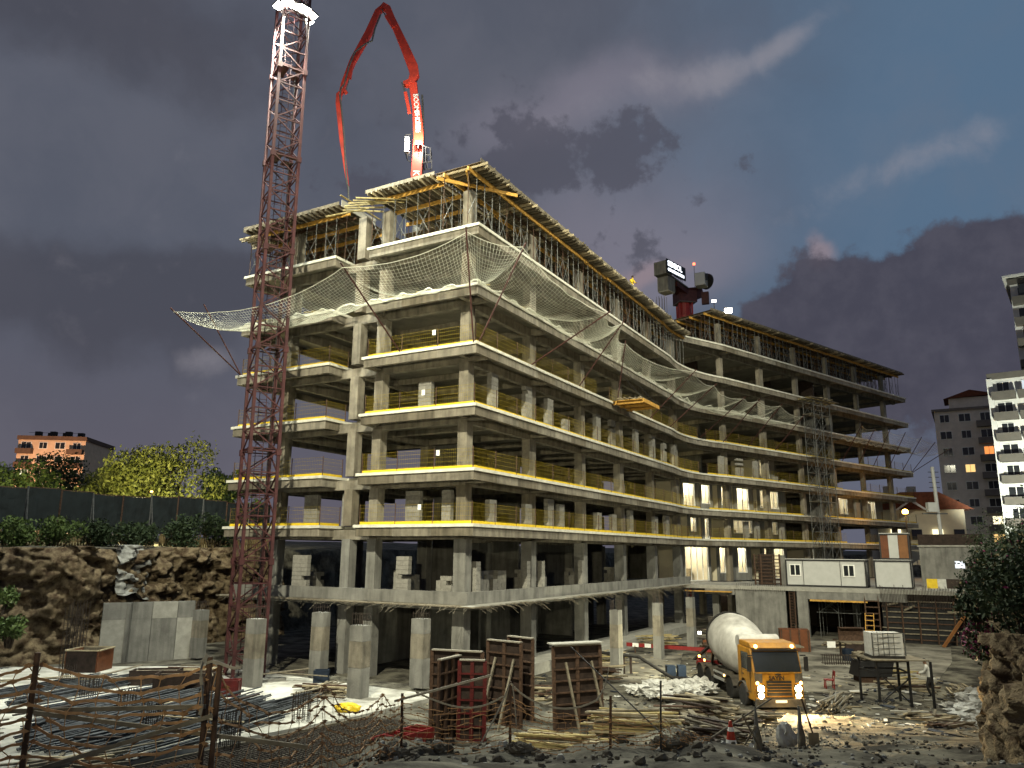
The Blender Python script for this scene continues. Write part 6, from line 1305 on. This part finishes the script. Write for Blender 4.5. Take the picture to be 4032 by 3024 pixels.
# long rusty stay pole crossing the pit view
for k, (x, y, h, lab) in enumerate(((-1.81, 14.0, 1.02, 'rusty fence stake at the left end of the dirt bank'), (.02, 14.1, 1.1, 'rusty fence stake where the white tapes meet'), (1.75, 14.3, .85, 'rusty fence stake before the yellow timber'), (2.56, 14.0, 1.12, 'thin black fence stake before the dark board heap'))):
    z = gz(x, y); tag(rod('fence_stake', M_['rust'] if k < 3 else M_['steel_dark'], None, (x, y, z - .15), (x + .02 * (k - 1), y, z + h), .024 if k < 3 else .018), lab, 'stake')
tag(rod('stay_bar', M_['steel_dark'], None, (1.3, 17.2, 4.75), (2.75, 14.6, 3.55), .014), 'long thin black bar slanting down behind the black stake', 'bar')
def bz(a, b, c, d, n): return [Vector(a) * (1 - f) ** 3 + Vector(b) * 3 * f * (1 - f) ** 2 + Vector(c) * 3 * f * f * (1 - f) + Vector(d) * f ** 3 for f in np.linspace(0, 1, n)]
def ribbon(pts, w, mb):
    for p, q in zip(pts, pts[1:]): mb.bar(p, q, .006, w)
for k, (pts, w, lab) in enumerate(((bz((.02, 14.05, 4.5), (.3, 14, 4.2), (.9, 13.9, 3.95), (1.5, 14, 4.25), 14) + bz((1.5, 14, 4.25), (1.65, 14.1, 4.4), (1.72, 14.2, 4.6), (1.75, 14.3, 4.75), 6), .03, 'white tape drooping between the middle and right stakes'), (bz((-1.6, 14, 4.35), (-1, 14, 4.1), (-.6, 13.9, 4.0), (-.1, 14, 4.3), 14), .028, 'white tape sagging between the left and middle stakes'), (bz((.0, 14.0, 4.5), (-.1, 13.9, 4.2), (-.3, 13.7, 3.9), (-.45, 13.6, 3.65), 10), .03, 'white tape hanging down left of the middle stake'), (bz((.05, 14.0, 4.5), (.1, 13.9, 4.2), (.12, 13.8, 3.9), (.14, 13.8, 3.66), 8), .04, 'white tape hanging straight down from the middle stake'))):
    mb = MB(); ribbon(pts, w, mb); tag(mb.build('barrier_tape', M_['tape'], None), lab, 'tape')
tag(bar('rail_pole', M_['tape'], None, (-1.95, 13.9, 4.22), (-.32, 14.1, 4.62), .035, .035), 'pale pole tied across the left half of the dirt bank fence', 'pole')
def mesh_fence(label, posts, nrow, cellw, seed, rw=.016, torn=0.06, zoff=0):
    """sagging plastic barrier mesh: flat strands with wider knots"""
    t = thing('barrier_mesh', label, 'mesh fence', posts[0], 'sagging plastic barrier mesh'); r = random.Random(seed); mb = MB(); rows = []
    for (p0, h0), (p1, h1) in zip(zip(posts, HH[seed]), list(zip(posts, HH[seed]))[1:]):
        p0, p1 = Vector(p0), Vector(p1); L = (p1 - p0).length; n = max(3, int(L / cellw)); grid = []
        for i in range(n + 1):
            f = i / n; b = p0.lerp(p1, f); h = h0 + (h1 - h0) * f; s = 4 * f * (1 - f); col = []
            for j in range(nrow + 1):
                g = j / nrow; col.append(b + Vector((r.gauss(0, .012), r.gauss(0, .03) + .06 * math.sin(i * .8 + j), h * g - s * (.10 + .14 * g) * L * .35 + r.gauss(0, .012))))
            grid.append(col)
        for i in range(n + 1):
            for j in range(nrow + 1):
                if i < n and r.random() > torn:
                    a, c = grid[i][j], grid[i + 1][j]; m = (a + c) / 2 + Vector((0, 0, r.uniform(-.008, .012))); mb.bar(a, m, .005, rw); mb.bar(m, c, .005, rw)
                if j < nrow and r.random() > torn * .7: mb.bar(grid[i][j], grid[i][j + 1], rw * .3, .004, (0, 1, 0))
                mb.poly([grid[i][j] + Vector(q) for q in ((-rw * 2.2, 0, 0), (0, .004, -rw * .95), (rw * 2.2, 0, 0), (0, -.004, rw * .95))])
    mb.build('mesh_sheet', M_['mesh_orange'], t); return t
HH = {1: [1.28, 1.22, 1.18, 1.15], 2: [1.1, .95, .92], 3: [.75, .8, .7, .75]}
near = [(-6.2, 6.4, 4.62), (-3.62, 6.2, 4.58), (-2.36, 6.2, 4.55), (-.9, 6.6, 4.30)]
NZ = [(x, y, gz(x, y)) for x, y, _ in near]
# close-by fence on the left, standing on the street edge
def near_stake(x, y, ztop, lab, m='rust', rr=.022): z = gz(x, y); return tag(rod('fence_stake', M_[m], None, (x, y, z - .2), (x + .01, y, ztop), rr), lab, 'stake')
near_stake(-3.62, 6.2, 5.92, 'thick rusty stake of the close mesh fence at the street edge'); near_stake(-2.30, 6.2, 5.90, 'stake of the close mesh fence wrapped in white tape'); near_stake(-2.24, 6.26, 5.84, 'second thinner stake tied beside the taped one')
def fence_run(label, P, seed, n_row, cw, rw, torn):
    HH[seed] = [p[3] for p in P]; return mesh_fence(label, [p[:3] for p in P], n_row, cw, seed, rw, torn)
fence_run('brown orange barrier mesh sagging across the close street edge', [(-5.6, 6.3, 4.62, 1.22), (-3.62, 6.2, 4.62, 1.22), (-2.30, 6.2, 4.62, 1.22)], 11, 13, .155, .020, .04)
fence_run('brown orange barrier mesh running away from the taped stake to the dirt bank', [(-2.28, 6.2, 4.75, 1.05), (-2.15, 9.5, 4.15, 1.0), (-1.95, 12.5, 3.62, .92), (-1.81, 14.0, 3.40, .88)], 12, 8, .30, .018, .08)
fence_run('torn barrier mesh hanging along the dirt bank', [(-1.81, 14.0, 3.42, .75), (.02, 14.1, 3.42, .85), (1.75, 14.3, 3.42, .55), (2.56, 14.0, 3.42, .6), (3.6, 14.8, 3.2, .35)], 13, 9, .13, .012, .18)
for k, (p, q) in enumerate((((-5.8, 6.3, 5.42), (-2.28, 6.17, 5.55)), ((-3.55, 6.15, 5.50), (-1.55, 6.4, 5.22)), ((-3.9, 6.1, 4.98), (-2.2, 6.1, 5.5)))):
    tag(bar('tied_lath', M_['plank_grey'], None, p, q, .02, .03), ['long lath tied level across the close mesh fence', 'lath sloping down across the close mesh fence', 'short lath rising through the close mesh fence'][k], 'lath', None)
mb = MB(); ribbon(bz((-2.3, 6.17, 5.92), (-2.38, 6.1, 5.8), (-2.24, 6.1, 5.7), (-2.3, 6.12, 5.5), 8), .03, mb); ribbon(bz((-2.3, 6.17, 5.86), (-2.2, 6.1, 5.92), (-2.1, 6.1, 5.8), (-2.02, 6.12, 5.84), 7), .02, mb); tag(mb.build('knotted_tape', M_['tape'], None), 'knotted white tape on the taped stake of the close fence', 'tape')
# ================================================================== hoarding, plank fence, planting on the left rim
HA, HB = Vector((-41.5, 43.0, 0)), Vector((-21.6, 70.0, 0)); t = thing('site_hoarding', 'dark fabric hoarding on posts along the top of the rock cut', 'hoarding', HA + Vector((0, 0, 7.6))); hu = (HB - HA).normalized(); HL = (HB - HA).length; hn = Vector((hu.y, -hu.x, 0)); nP = 15
for k in range(nP):
    a = HA + hu * HL * k / nP; b = HA + hu * HL * (k + 1) / nP; zt = 10.75 + .12 * math.sin(k * 1.3); mb = MB(); n = 6
    for i in range(n):
        for j in range(4):
            P = []
            for (ii, jj) in ((i, j), (i + 1, j), (i + 1, j + 1), (i, j + 1)): f, g = ii / n, jj / 4; p = a.lerp(b, f) + hn * (.05 * math.sin(f * math.pi) + .03 * math.sin(ii * 2.1 + k + jj)); P.append((p.x, p.y, 7.9 + (zt - 7.9 - .05 * math.sin(f * math.pi)) * g))
            mb.poly(P)
    o = mb.build('fabric_panel', M_['screen'], t); sd = o.modifiers.new('solid', 'SOLIDIFY'); sd.thickness = .02
    bar('post', M_['rust'] if k % 2 else M_['steel'], t, a + hn * .08 + Vector((0, 0, 6.6)), a + hn * .08 + Vector((0, 0, zt + .05)), .09, .09)
    if k % 2 == 0: bar('stay', M_['steel'], t, a + hn * .9 + Vector((0, 0, 6.6)), a + hn * .1 + Vector((0, 0, zt - .3)), .06, .06)
    bar('top_rail', M_['rust'], t, a + Vector((0, 0, zt)), b + Vector((0, 0, zt)), .06, .06)
t = thing('plank_fence', 'weathered upright plank fence half hidden by shrubs under the hoarding', 'fence', HA + hn * 1.3 + Vector((0, 0, 6.6))); nn = 0; s = 1.0
while s < HL - 1 and nn < 170:
    a = HA + hn * 1.5 + hu * s; h = 1.25 + random.uniform(-.2, .12); box('plank', M_['fence_wood'], t, (a.x, a.y, 6.6 + h / 2 - .1), (.14, .03, h + .2), math.atan2(hu.y, hu.x)); s += .19 if random.random() > .05 else .5; nn += 1
bar('fence_rail', M_['fence_wood'], t, HA + hn * 1.46 + hu * 1 + Vector((0, 0, 7.2)), HA + hn * 1.46 + hu * (HL - 1) + Vector((0, 0, 7.2)), .05, .1)
# ------------------------------------------------------------------ plants
def leaves(name, m, parent, blobs, n, size, seed, droop=0.0, shell=.55):
    """crown of many small leaf blades spread through blobs (x,y,z,rx,ry,rz)"""
    g = np.random.default_rng(seed); w = np.array([b[3] * b[4] * b[5] for b in blobs]) ** .7; w /= w.sum(); ix = g.choice(len(blobs), n, p=w); Bm = np.array(blobs)[ix]
    d = g.normal(size=(n, 3)); d /= np.linalg.norm(d, axis=1, keepdims=True); rr = (shell + (1 - shell) * g.random(n) ** .6) * (1 + .16 * g.normal(size=n)); P = Bm[:, :3] + d * Bm[:, 3:] * rr[:, None]
    a = g.normal(size=(n, 3)); a[:, 2] -= droop * 1.6; a /= np.linalg.norm(a, axis=1, keepdims=True); b = np.cross(a, g.normal(size=(n, 3))); b /= np.linalg.norm(b, axis=1, keepdims=True); s = size * (.6 + .8 * g.random(n))[:, None]
    V_ = np.stack([P - a * s, P + b * s * .45, P + a * s, P - b * s * .45], 1).reshape(-1, 3); return fast_mesh(name, V_, np.arange(4 * n).reshape(-1, 4), m, parent)
def tree(label, x, y, z0, h, w, m, seed, n=5200, droop=.3, group='trees beyond the hoarding', size=.2):
    r = random.Random(seed); t = thing('tree', label, 'tree', (x, y, z0), group); mb = MB(); mb.tube([(x, y, z0 - .3), (x + r.uniform(-.2, .2), y, z0 + h * .3), (x + r.uniform(-.3, .3), y, z0 + h * .62)], [.24, .18, .09], 8); bl = []
    for k in range(15):
        a = r.uniform(0, 6.28); q = r.uniform(.1, .95) * w / 2; zz = z0 + h * r.uniform(.34, .92); q *= 1.1 - .5 * (zz - z0) / h; s = r.uniform(.2, .36) * w * .62; bl.append((x + math.cos(a) * q, y + math.sin(a) * q, zz, s, s, s * .8)); mb.tube([(x, y, z0 + h * .3), (x + math.cos(a) * q * .5, y + math.sin(a) * q * .5, (zz + z0 + h * .3) / 2), bl[-1][:3]], [.09, .06, .02], 5)
    mb.build('trunk', M_['bark'], t); leaves('crown', M_[m], t, bl, n, size, seed, droop); return t
TR = [(-58, 74, 9.5, 9.5, 'leaf', 'dim bushy tree at the far left of the hoarding'), (-50, 78, 9.0, 9, 'leaf', 'green tree in front of the orange-lit apartment block'), (-46, 88, 8.2, 9, 'leaf_b', 'round tree right of the orange-lit apartment block'), (-39.8, 80, 9.0, 8, 'leaf_b', 'yellow-green willowy tree beside the brightest one'), (-34.6, 78, 10.2, 9.0, 'leaf_b', 'brightest willowy tree lit from below by a street lamp'), (-30.5, 84, 8.4, 7, 'leaf', 'darker tree close behind the red mast'), (-55, 96, 11.0, 9, 'leaf_dark', 'dark tree behind the left end of the hoarding'), (-47, 100, 11.2, 8, 'leaf_dark', 'dark round tree behind the yellow-green ones'), (-64, 84, 10.0, 9, 'leaf_dark', 'dark tree cut by the left edge of the view')]
for k, (x, y, h, w, m, lab) in enumerate(TR): tree(lab, x, y, 6.9, h * 1.0, w * 1.15, m, 200 + k, 6500 if m == 'leaf_b' else 4600, .55 if m == 'leaf_b' else .25)
def bush(label, x, y, z, w, h, m, seed, n=1500, size=.13, group='shrubs on top of the rock cut', name='shrub', flowers=0, ln=1.0, ang=0.0):
    r = random.Random(seed); t = thing(name, label, 'shrub', (x, y, z), group); bl = []; mb = MB()
    for k in range(9):
        a = r.uniform(0, 6.28); q = r.uniform(.1, .8) * w / 2; dx, dy = math.cos(a) * q * ln, math.sin(a) * q; dx, dy = dx * math.cos(ang) - dy * math.sin(ang), dx * math.sin(ang) + dy * math.cos(ang); s = r.uniform(.25, .42) * w * .62; bl.append((x + dx, y + dy, z + h * r.uniform(.25, .8), s * (.6 + .4 * ln), s, min(s, h * .4))); mb.tube([(x + dx * .3, y + dy * .3, z - .2), (x + dx * .7, y + dy * .7, z + h * .3), bl[-1][:3]], [.05, .035, .012], 5)
    mb.build('stems', M_['bark'], t); leaves('foliage', M_[m], t, bl, n, size, seed, .15)
    if flowers: leaves('blossom', M_['flower'], t, bl[:4], flowers, .055, seed + 1, 0, .85)
    return t
for k, (f, o, w, h, m) in enumerate(((.12, 2.6, 2.6, 1.3, 'leaf_dark'), (.26, 2.4, 3.4, 1.7, 'leaf_dark'), (.36, 2.2, 3.2, 2.1, 'leaf'), (.43, 2.4, 3.6, 2.4, 'leaf'), (.52, 2.3, 3.4, 2.0, 'leaf_dark'), (.60, 2.6, 3.2, 1.9, 'leaf_dark'), (.71, 2.4, 3.6, 2.6, 'leaf_dark'), (.80, 2.4, 3.6, 2.8, 'leaf_dark'))): p = HA + hu * HL * f + hn * o; bush(f'leafy shrub growing over the plank fence on the rock cut, {ORD[k]} along it', p.x, p.y, 6.6, w, h, m, 240 + k, 1800)
for k, (x, y, z, w, h) in enumerate(((-28.8, 45.2, 3.2, 1.8, 1.4), (-28.2, 45.6, 1.4, 2.0, 1.6))): bush(f'green creeper clinging to the rock cut, {["upper", "lower"][k]} tuft', x, y, z, w, h, 'leaf', 260 + k, 900)
# hedge with purple blossom on the right bank
HD = [(11.3, 16.8, 4.5, 2.6, 3.4, 'leaf_dark', 60), (12.6, 19.2, 4.6, 3.0, 3.6, 'leaf', 140), (14.2, 21.4, 4.7, 3.2, 3.0, 'leaf_dark', 260), (15.7, 24.0, 4.7, 3.4, 3.3, 'leaf_dark', 320), (17.9, 27.0, 4.7, 3.8, 3.6, 'leaf', 260), (20.4, 30.5, 4.7, 4.2, 3.8, 'leaf_dark', 200), (23.2, 34.5, 4.8, 4.6, 4.2, 'leaf', 120), (26.4, 39.5, 4.8, 5.0, 4.6, 'leaf_dark', 60), (30.0, 45.0, 4.8, 5.4, 5.0, 'leaf', 0), (34.5, 52.0, 4.6, 5.6, 5.2, 'leaf_dark', 0), (15.9, 20.5, 4.8, 3.2, 5.0, 'leaf', 80), (19.5, 26.0, 4.8, 4.0, 5.6, 'leaf_dark', 120), (24.5, 32.5, 4.9, 5.0, 6.0, 'leaf', 60)]
for k, (x, y, z, w, h, m, fl_) in enumerate(HD): bush(f'dense bougainvillea shrub on the right earth bank, {(ORD + ["thirteenth"])[k]} from the street' , x, y, z - .5, w * 1.1, h, 'leaf_dark', 280 + k, 7500, .062, 'shrubs on the right earth bank', 'bougainvillea', fl_)
for k, (x, y, z) in enumerate(((13.7, 22.6, 3.3), (16.6, 26.8, 3.2), (12.2, 19.9, 3.9), (19.6, 31.5, 3.0))): bush(f'purple blossom trailing down the right earth bank, {ORD[k]} spray from the street', x, y, z, 1.9, 2.3, 'leaf_dark', 320 + k, 3600, .06, 'shrubs on the right earth bank', 'bougainvillea', 700)
# ================================================================== houses far behind
def block_building(name, label, corner, u, n, W_, Dp, z0, z1, floors, cols, wall, band, seed, lit=(), balc=(), top=True):
    """facade along u from corner, depth along n (away); windows with panes, balconies, parapets"""
    t = thing(name, label, 'building', corner, 'apartment blocks beyond the site'); c = Vector(corner); u = Vector(u).normalized(); n = Vector(n).normalized(); r = random.Random(seed); ang = math.atan2(u.y, u.x); mid = c + u * W_ / 2 + n * Dp / 2
    box('wall', wall, t, (mid.x, mid.y, (z0 + z1) / 2), (W_, Dp, z1 - z0), ang); fh = (z1 - z0) / floors; cw = W_ / cols
    for f in range(floors):
        zz = z0 + fh * (f + .55)
        for k in range(cols):
            p = c + u * cw * (k + .5); wm2 = 'glass'
            if (f, k) in lit: wm2 = lit[(f, k)]
            ww = cw * (.62 if (f + k) % 2 else .5); fr_ = box('window', M_['white_paint'], t, (p.x - n.x * .02, p.y - n.y * .02, zz), (ww, .12, fh * .5), ang)
            for s in (-1, 1): q = p + u * s * ww * .235; box('pane', M_[wm2], fr_, (q.x - n.x * .06, q.y - n.y * .06, zz), (ww * .42, .1, fh * .43), ang)
            if k in balc: q = p - n * .65; box('balcony', band, t, (q.x, q.y, z0 + fh * f + .32), (cw * .92, 1.3, fh * .36), ang)
    if top: box('parapet', band, t, (mid.x, mid.y, z1 + .3), (W_ + .5, Dp + .5, .9), ang)
    return t
cL = Vector((-108.3, 168, 6)); uL = Vector((.95, .12, 0)); b1 = block_building('apartment_block', 'orange-lit apartment block with brown balconies beyond the trees on the left', cL, (.99, .12, 0), (-.12, .99, 0), 14, 16, 6, 30.2, 8, 4, M_['apt_peach'], M_['apt_brown'], 1, {(5, 0): 'win_cream'}, (0, 3))
sd = Vector((-.62, .79, 0))
for f in range(8):
    for k in range(3): p = cL + Vector((-.12, .99, 0)) * (3 + k * 4.5) + Vector((-.03, 0, 6 + 3.02 * f - 6 + 1.7)); box('side_window', M_['glass'] if k % 2 else M_['apt_brown'], b1, p, (.14, 2.0, 1.4), .12)
for k in range(6): box('roof_tank', M_['steel_dark'], b1, (-106.5 + k * 1.7, 172 + (k % 2) * 2, 31.6), (1.2, 1.0, 1.6))
bar('roof_railing', M_['steel_dark'], b1, (-107.5, 170, 31.9), (-96, 171, 31.9), .06, .06)
spot('street_light_left', (-95, 146, 10), (-102, 168, 22), 60000, 110, .7, (1, .60, .36), .3)
# grey stepped block and white tower on the right
b2 = block_building('apartment_block', 'grey stepped apartment block with lit rooms beyond the far end', (82.5, 148, 6), (.86, -.51, 0), (.51, .86, 0), 13.5, 14, 5, 34.2, 9, 4, M_['apt_grey'], M_['apt_grey_dark'], 2, {(6, 3): 'win_orange', (6, 2): 'win_orange', (5, 1): 'win_warm', (2, 2): 'win_cream', (2, 3): 'win_cream', (1, 3): 'win_warm', (4, 3): 'win_cool', (1, 2): 'win_warm'}, (2, 3), False)
box('roof_slab', M_['apt_grey_dark'], b2, (91.9, 150.6, 34.4), (14.3, 14.8, .5), -.535); box('roof_house', M_['apt_grey'], b2, (91.5, 150.6, 35.9), (7.5, 7, 2.6), -.535); mb = MB(); mb.extr(Matrix.Translation((91.5, 150.6, 37.1)) @ Matrix.Rotation(-.535, 4, 'Z'), [(-4.6, 0), (0, 1.5), (4.6, .3)], 8.2); mb.build('roof', M_['roof_tile'], b2)
b3 = block_building('white_tower_block', 'tall white apartment tower with taupe balconies at the right edge', (69.3, 109, 5), (.8, -.6, 0), (.6, .8, 0), 6.4, 15, 5, 31.9, 9, 2, M_['apt_white'], M_['apt_taupe'], 3, {(8, 1): 'win_cool'}, (0, 1))
b3b = block_building('white_tower_block', 'taller white apartment tower with dark glazed bays, rising behind the lower one', (75.2, 110.5, 5), (.8, -.6, 0), (.6, .8, 0), 10, 14, 5, 47.0, 13, 3, M_['apt_white'], M_['apt_taupe'], 4, {}, (0, 2)); box('roof_eave', M_['apt_white'], b3b, (83.4, 113.1, 48.1), (11.6, 15.6, .3), -.6435); [box('glazed_bay', M_['glass'], b3b, Vector((75.2, 110.5, 0)) + Vector((.8, -.6, 0)) * (2.6 + 4.2 * (k % 2)) + Vector((-.6, -.8, 0)) * .5 + Vector((0, 0, 45.4 - 3.2 * k)), (3.0, 1.0, 2.2), -.6435) for k in range(5)]
for k in range(9): box('pilaster', M_['apt_white'], b3, (69.25, 108.9, 6.5 + 2.98 * k), (.7, .7, 2.96), -.6435)
wl = Vector((73.0, 105.0, 30.2)); tl = lamp_head('bright lamps glaring from a top balcony of the lower white tower', wl, (40, 60, 12), .5, None, 'lamp_small'); spot('tower_block_lamp', wl + Vector((-.3, -.3, 0)), (60, 90, 10), 900, 120, .5, (1, .95, .85))
spot('street_light_right', (63, 88, 9), (78, 112, 28), 60000, 90, .6, (.97, 1, .84), .3)
# small house with red roof, street lamp, pole, grey wall at the far right of the site
hs = thing('red_roof_house', 'low house with a red tiled gable roof behind the far end', 'house', (57, 112, 5.5)); box('wall', M_['wall_cream'], hs, (58, 112, 9.3), (11, 8, 7.6), -.3)
mb = MB(); mb.extr(Matrix.Translation((58, 112, 13.1)) @ Matrix.Rotation(-.3, 4, 'Z'), [(-6.6, -.1), (-2.4, 2.3), (2.4, 2.3), (6.6, -.1)], 9.4); mb.build('roof', M_['roof_tile'], hs)
mb = MB(); mb.extr(Matrix.Translation((55.6, 108.2, 13.0)) @ Matrix.Rotation(-.3, 4, 'Z'), [(-2.1, -.1), (0, 1.5), (2.1, -.1), (1.7, -.1), (0, 1.1), (-1.7, -.1)], 1.0); mb.build('gable_trim', M_['white_paint'], hs)
for k in range(2): box('roof_tank', M_['panel_white'], hs, (54.5 + k * 3.4, 112, 15.9), (1.1, 1.0, 1.2), -.3)
for k in range(4): box('window', M_['win_cream'] if k in (0, 2) else M_['glass'], hs, (53.6 + k * 2.5, 108.9 - k * .77, 9.6), (1.3, .12, 1.4), -.3)
lx, ly = 46.6, 92.0; t = thing('street_lamp', 'glowing orange sodium street lamp by the far end of the building', 'street lamp', (lx, ly, gz(lx, ly))); rod('post', M_['steel_dark'], t, (lx, ly, gz(lx, ly) - .2), (lx, ly, 11.9), .07); mb = MB(); mb.lathe(Matrix.Translation((lx, ly, 11.55)) @ Matrix.Rotation(R(-90), 4, 'Y'), [(0, .05), (.05, .3), (.3, .34), (.5, .2), (.55, .04)], 14); mb.build('globe', M_['sodium'], t, smooth=True); point('sodium_light', (lx, ly - .6, 11.9), 700, (1, .5, .12), .2)
ux, uy = 41.4, 75.0; t = thing('utility_pole', 'white utility pole with boxes and cross arms beside the grey wall', 'utility pole', (ux, uy, gz(ux, uy))); rod('pole', M_['panel_white'], t, (ux, uy, gz(ux, uy) - .3), (ux - .35, uy, 15.2), .17); box('junction_box', M_['panel_white'], t, (ux - .9, uy - .2, 11.3), (.9, .5, .9)); bar('cross_arm', M_['steel'], t, (ux - 1.8, uy - .1, 10.7), (ux + .6, uy - .1, 10.7), .12, .12)
for k in range(4): bar('cross_arm', M_['steel_dark'], t, (ux - .8, uy, 13.2 + .5 * k), (ux + .2, uy, 13.2 + .5 * k), .06, .06)
t = thing('grey_wall', 'plain grey rendered wall with a small lit notice at the end of the podium', 'wall', (40.5, 72, 4)); bar('wall', M_['concrete_grey'], t, pd(18.4, 9.0, 5.7), pd(24.0, 7.4, 5.7), .35, 3.6); bar('coping', M_['concrete_pale'], t, pd(18.3, 9.0, 7.58), pd(24.1, 7.4, 7.58), .5, .14); box('lit_notice', M_['paper'], t, pd(21.4, 7.95, 6.0), (.75, .06, .6), angN - .25); bar('hedge_box', M_['form_dark'], t, pd(18.4, 10.0, 8.1), pd(23.2, 8.6, 8.1), .8, 1.0)
for k, (a, b, w, m) in enumerate(((19.2, 6.0, .8, 'yellow'), (19.9, 6.2, .7, 'plastic'), (20.8, 6.5, 1.2, 'form_dark'))): tag(box('stored_crate', M_[m], None, pd(a, b, ZF[0] + .38), (w, .7, .76), angN), f'{["yellow", "white", "dark"][k]} crate stored on the podium by the grey wall', 'crate')
for k, (x, y, h, w, m) in enumerate(((48.5, 84, 5, 6, 'leaf_dark'), (44.5, 76, 4.5, 5.5, 'leaf'), (52, 95, 5.5, 6, 'leaf_dark'), (41.5, 68.0, 4.2, 4.6, 'leaf_dark'), (63, 100, 7, 7, 'leaf_dark'), (47.5, 70, 5.0, 5.5, 'leaf_dark'))): tree(['dark garden tree in front of the red-roofed house', 'garden tree beside the white utility pole', 'dark garden tree behind the orange street lamp', 'low dark tree above the end of the grey wall', 'dark tree below the grey apartment block', 'dark tree between the utility pole and the bougainvillea'][k], x, y, gz(x, y), h, w, m, 360 + k, 3200, .2, 'garden trees on the right', .16)
# street lamp hidden in the trees on the left
lx, ly = -34.3, 74.0; t = thing('street_lamp', 'street lamp glowing yellow through the brightest willowy tree', 'street lamp', (lx, ly, gz(lx, ly))); rod('post', M_['steel_dark'], t, (lx, ly, gz(lx, ly) - .2), (lx, ly, 12.2), .07); mb = MB(); mb.lathe(Matrix.Translation((lx, ly, 12.0)) @ Matrix.Rotation(R(-90), 4, 'Y'), [(0, .03), (.03, .1), (.1, .12), (.17, .07), (.2, .02)], 12); mb.build('globe', M_['amber'], t, smooth=True)
for k, (qx, qy, qw) in enumerate(((-32.6, 66.5, 10000), (-46.5, 60.0, 7000))):  # two hidden lamps added to light the trees from in front
    q = thing('street_lamp', ['low bollard lamp behind the hoarding before the brightest tree', 'low bollard lamp behind the hoarding before the green trees'][k], 'street lamp', (qx, qy, gz(qx, qy))); rod('post', M_['steel_dark'], q, (qx, qy, gz(qx, qy) - .2), (qx, qy, 9.0), .06); box('lamp_head', M_['lamp_small'], q, (qx, qy, 9.06), (.3, .3, .12)); point('tree_lamp', (qx, qy + .3, 9.3), qw, (1, .88, .40), .25)
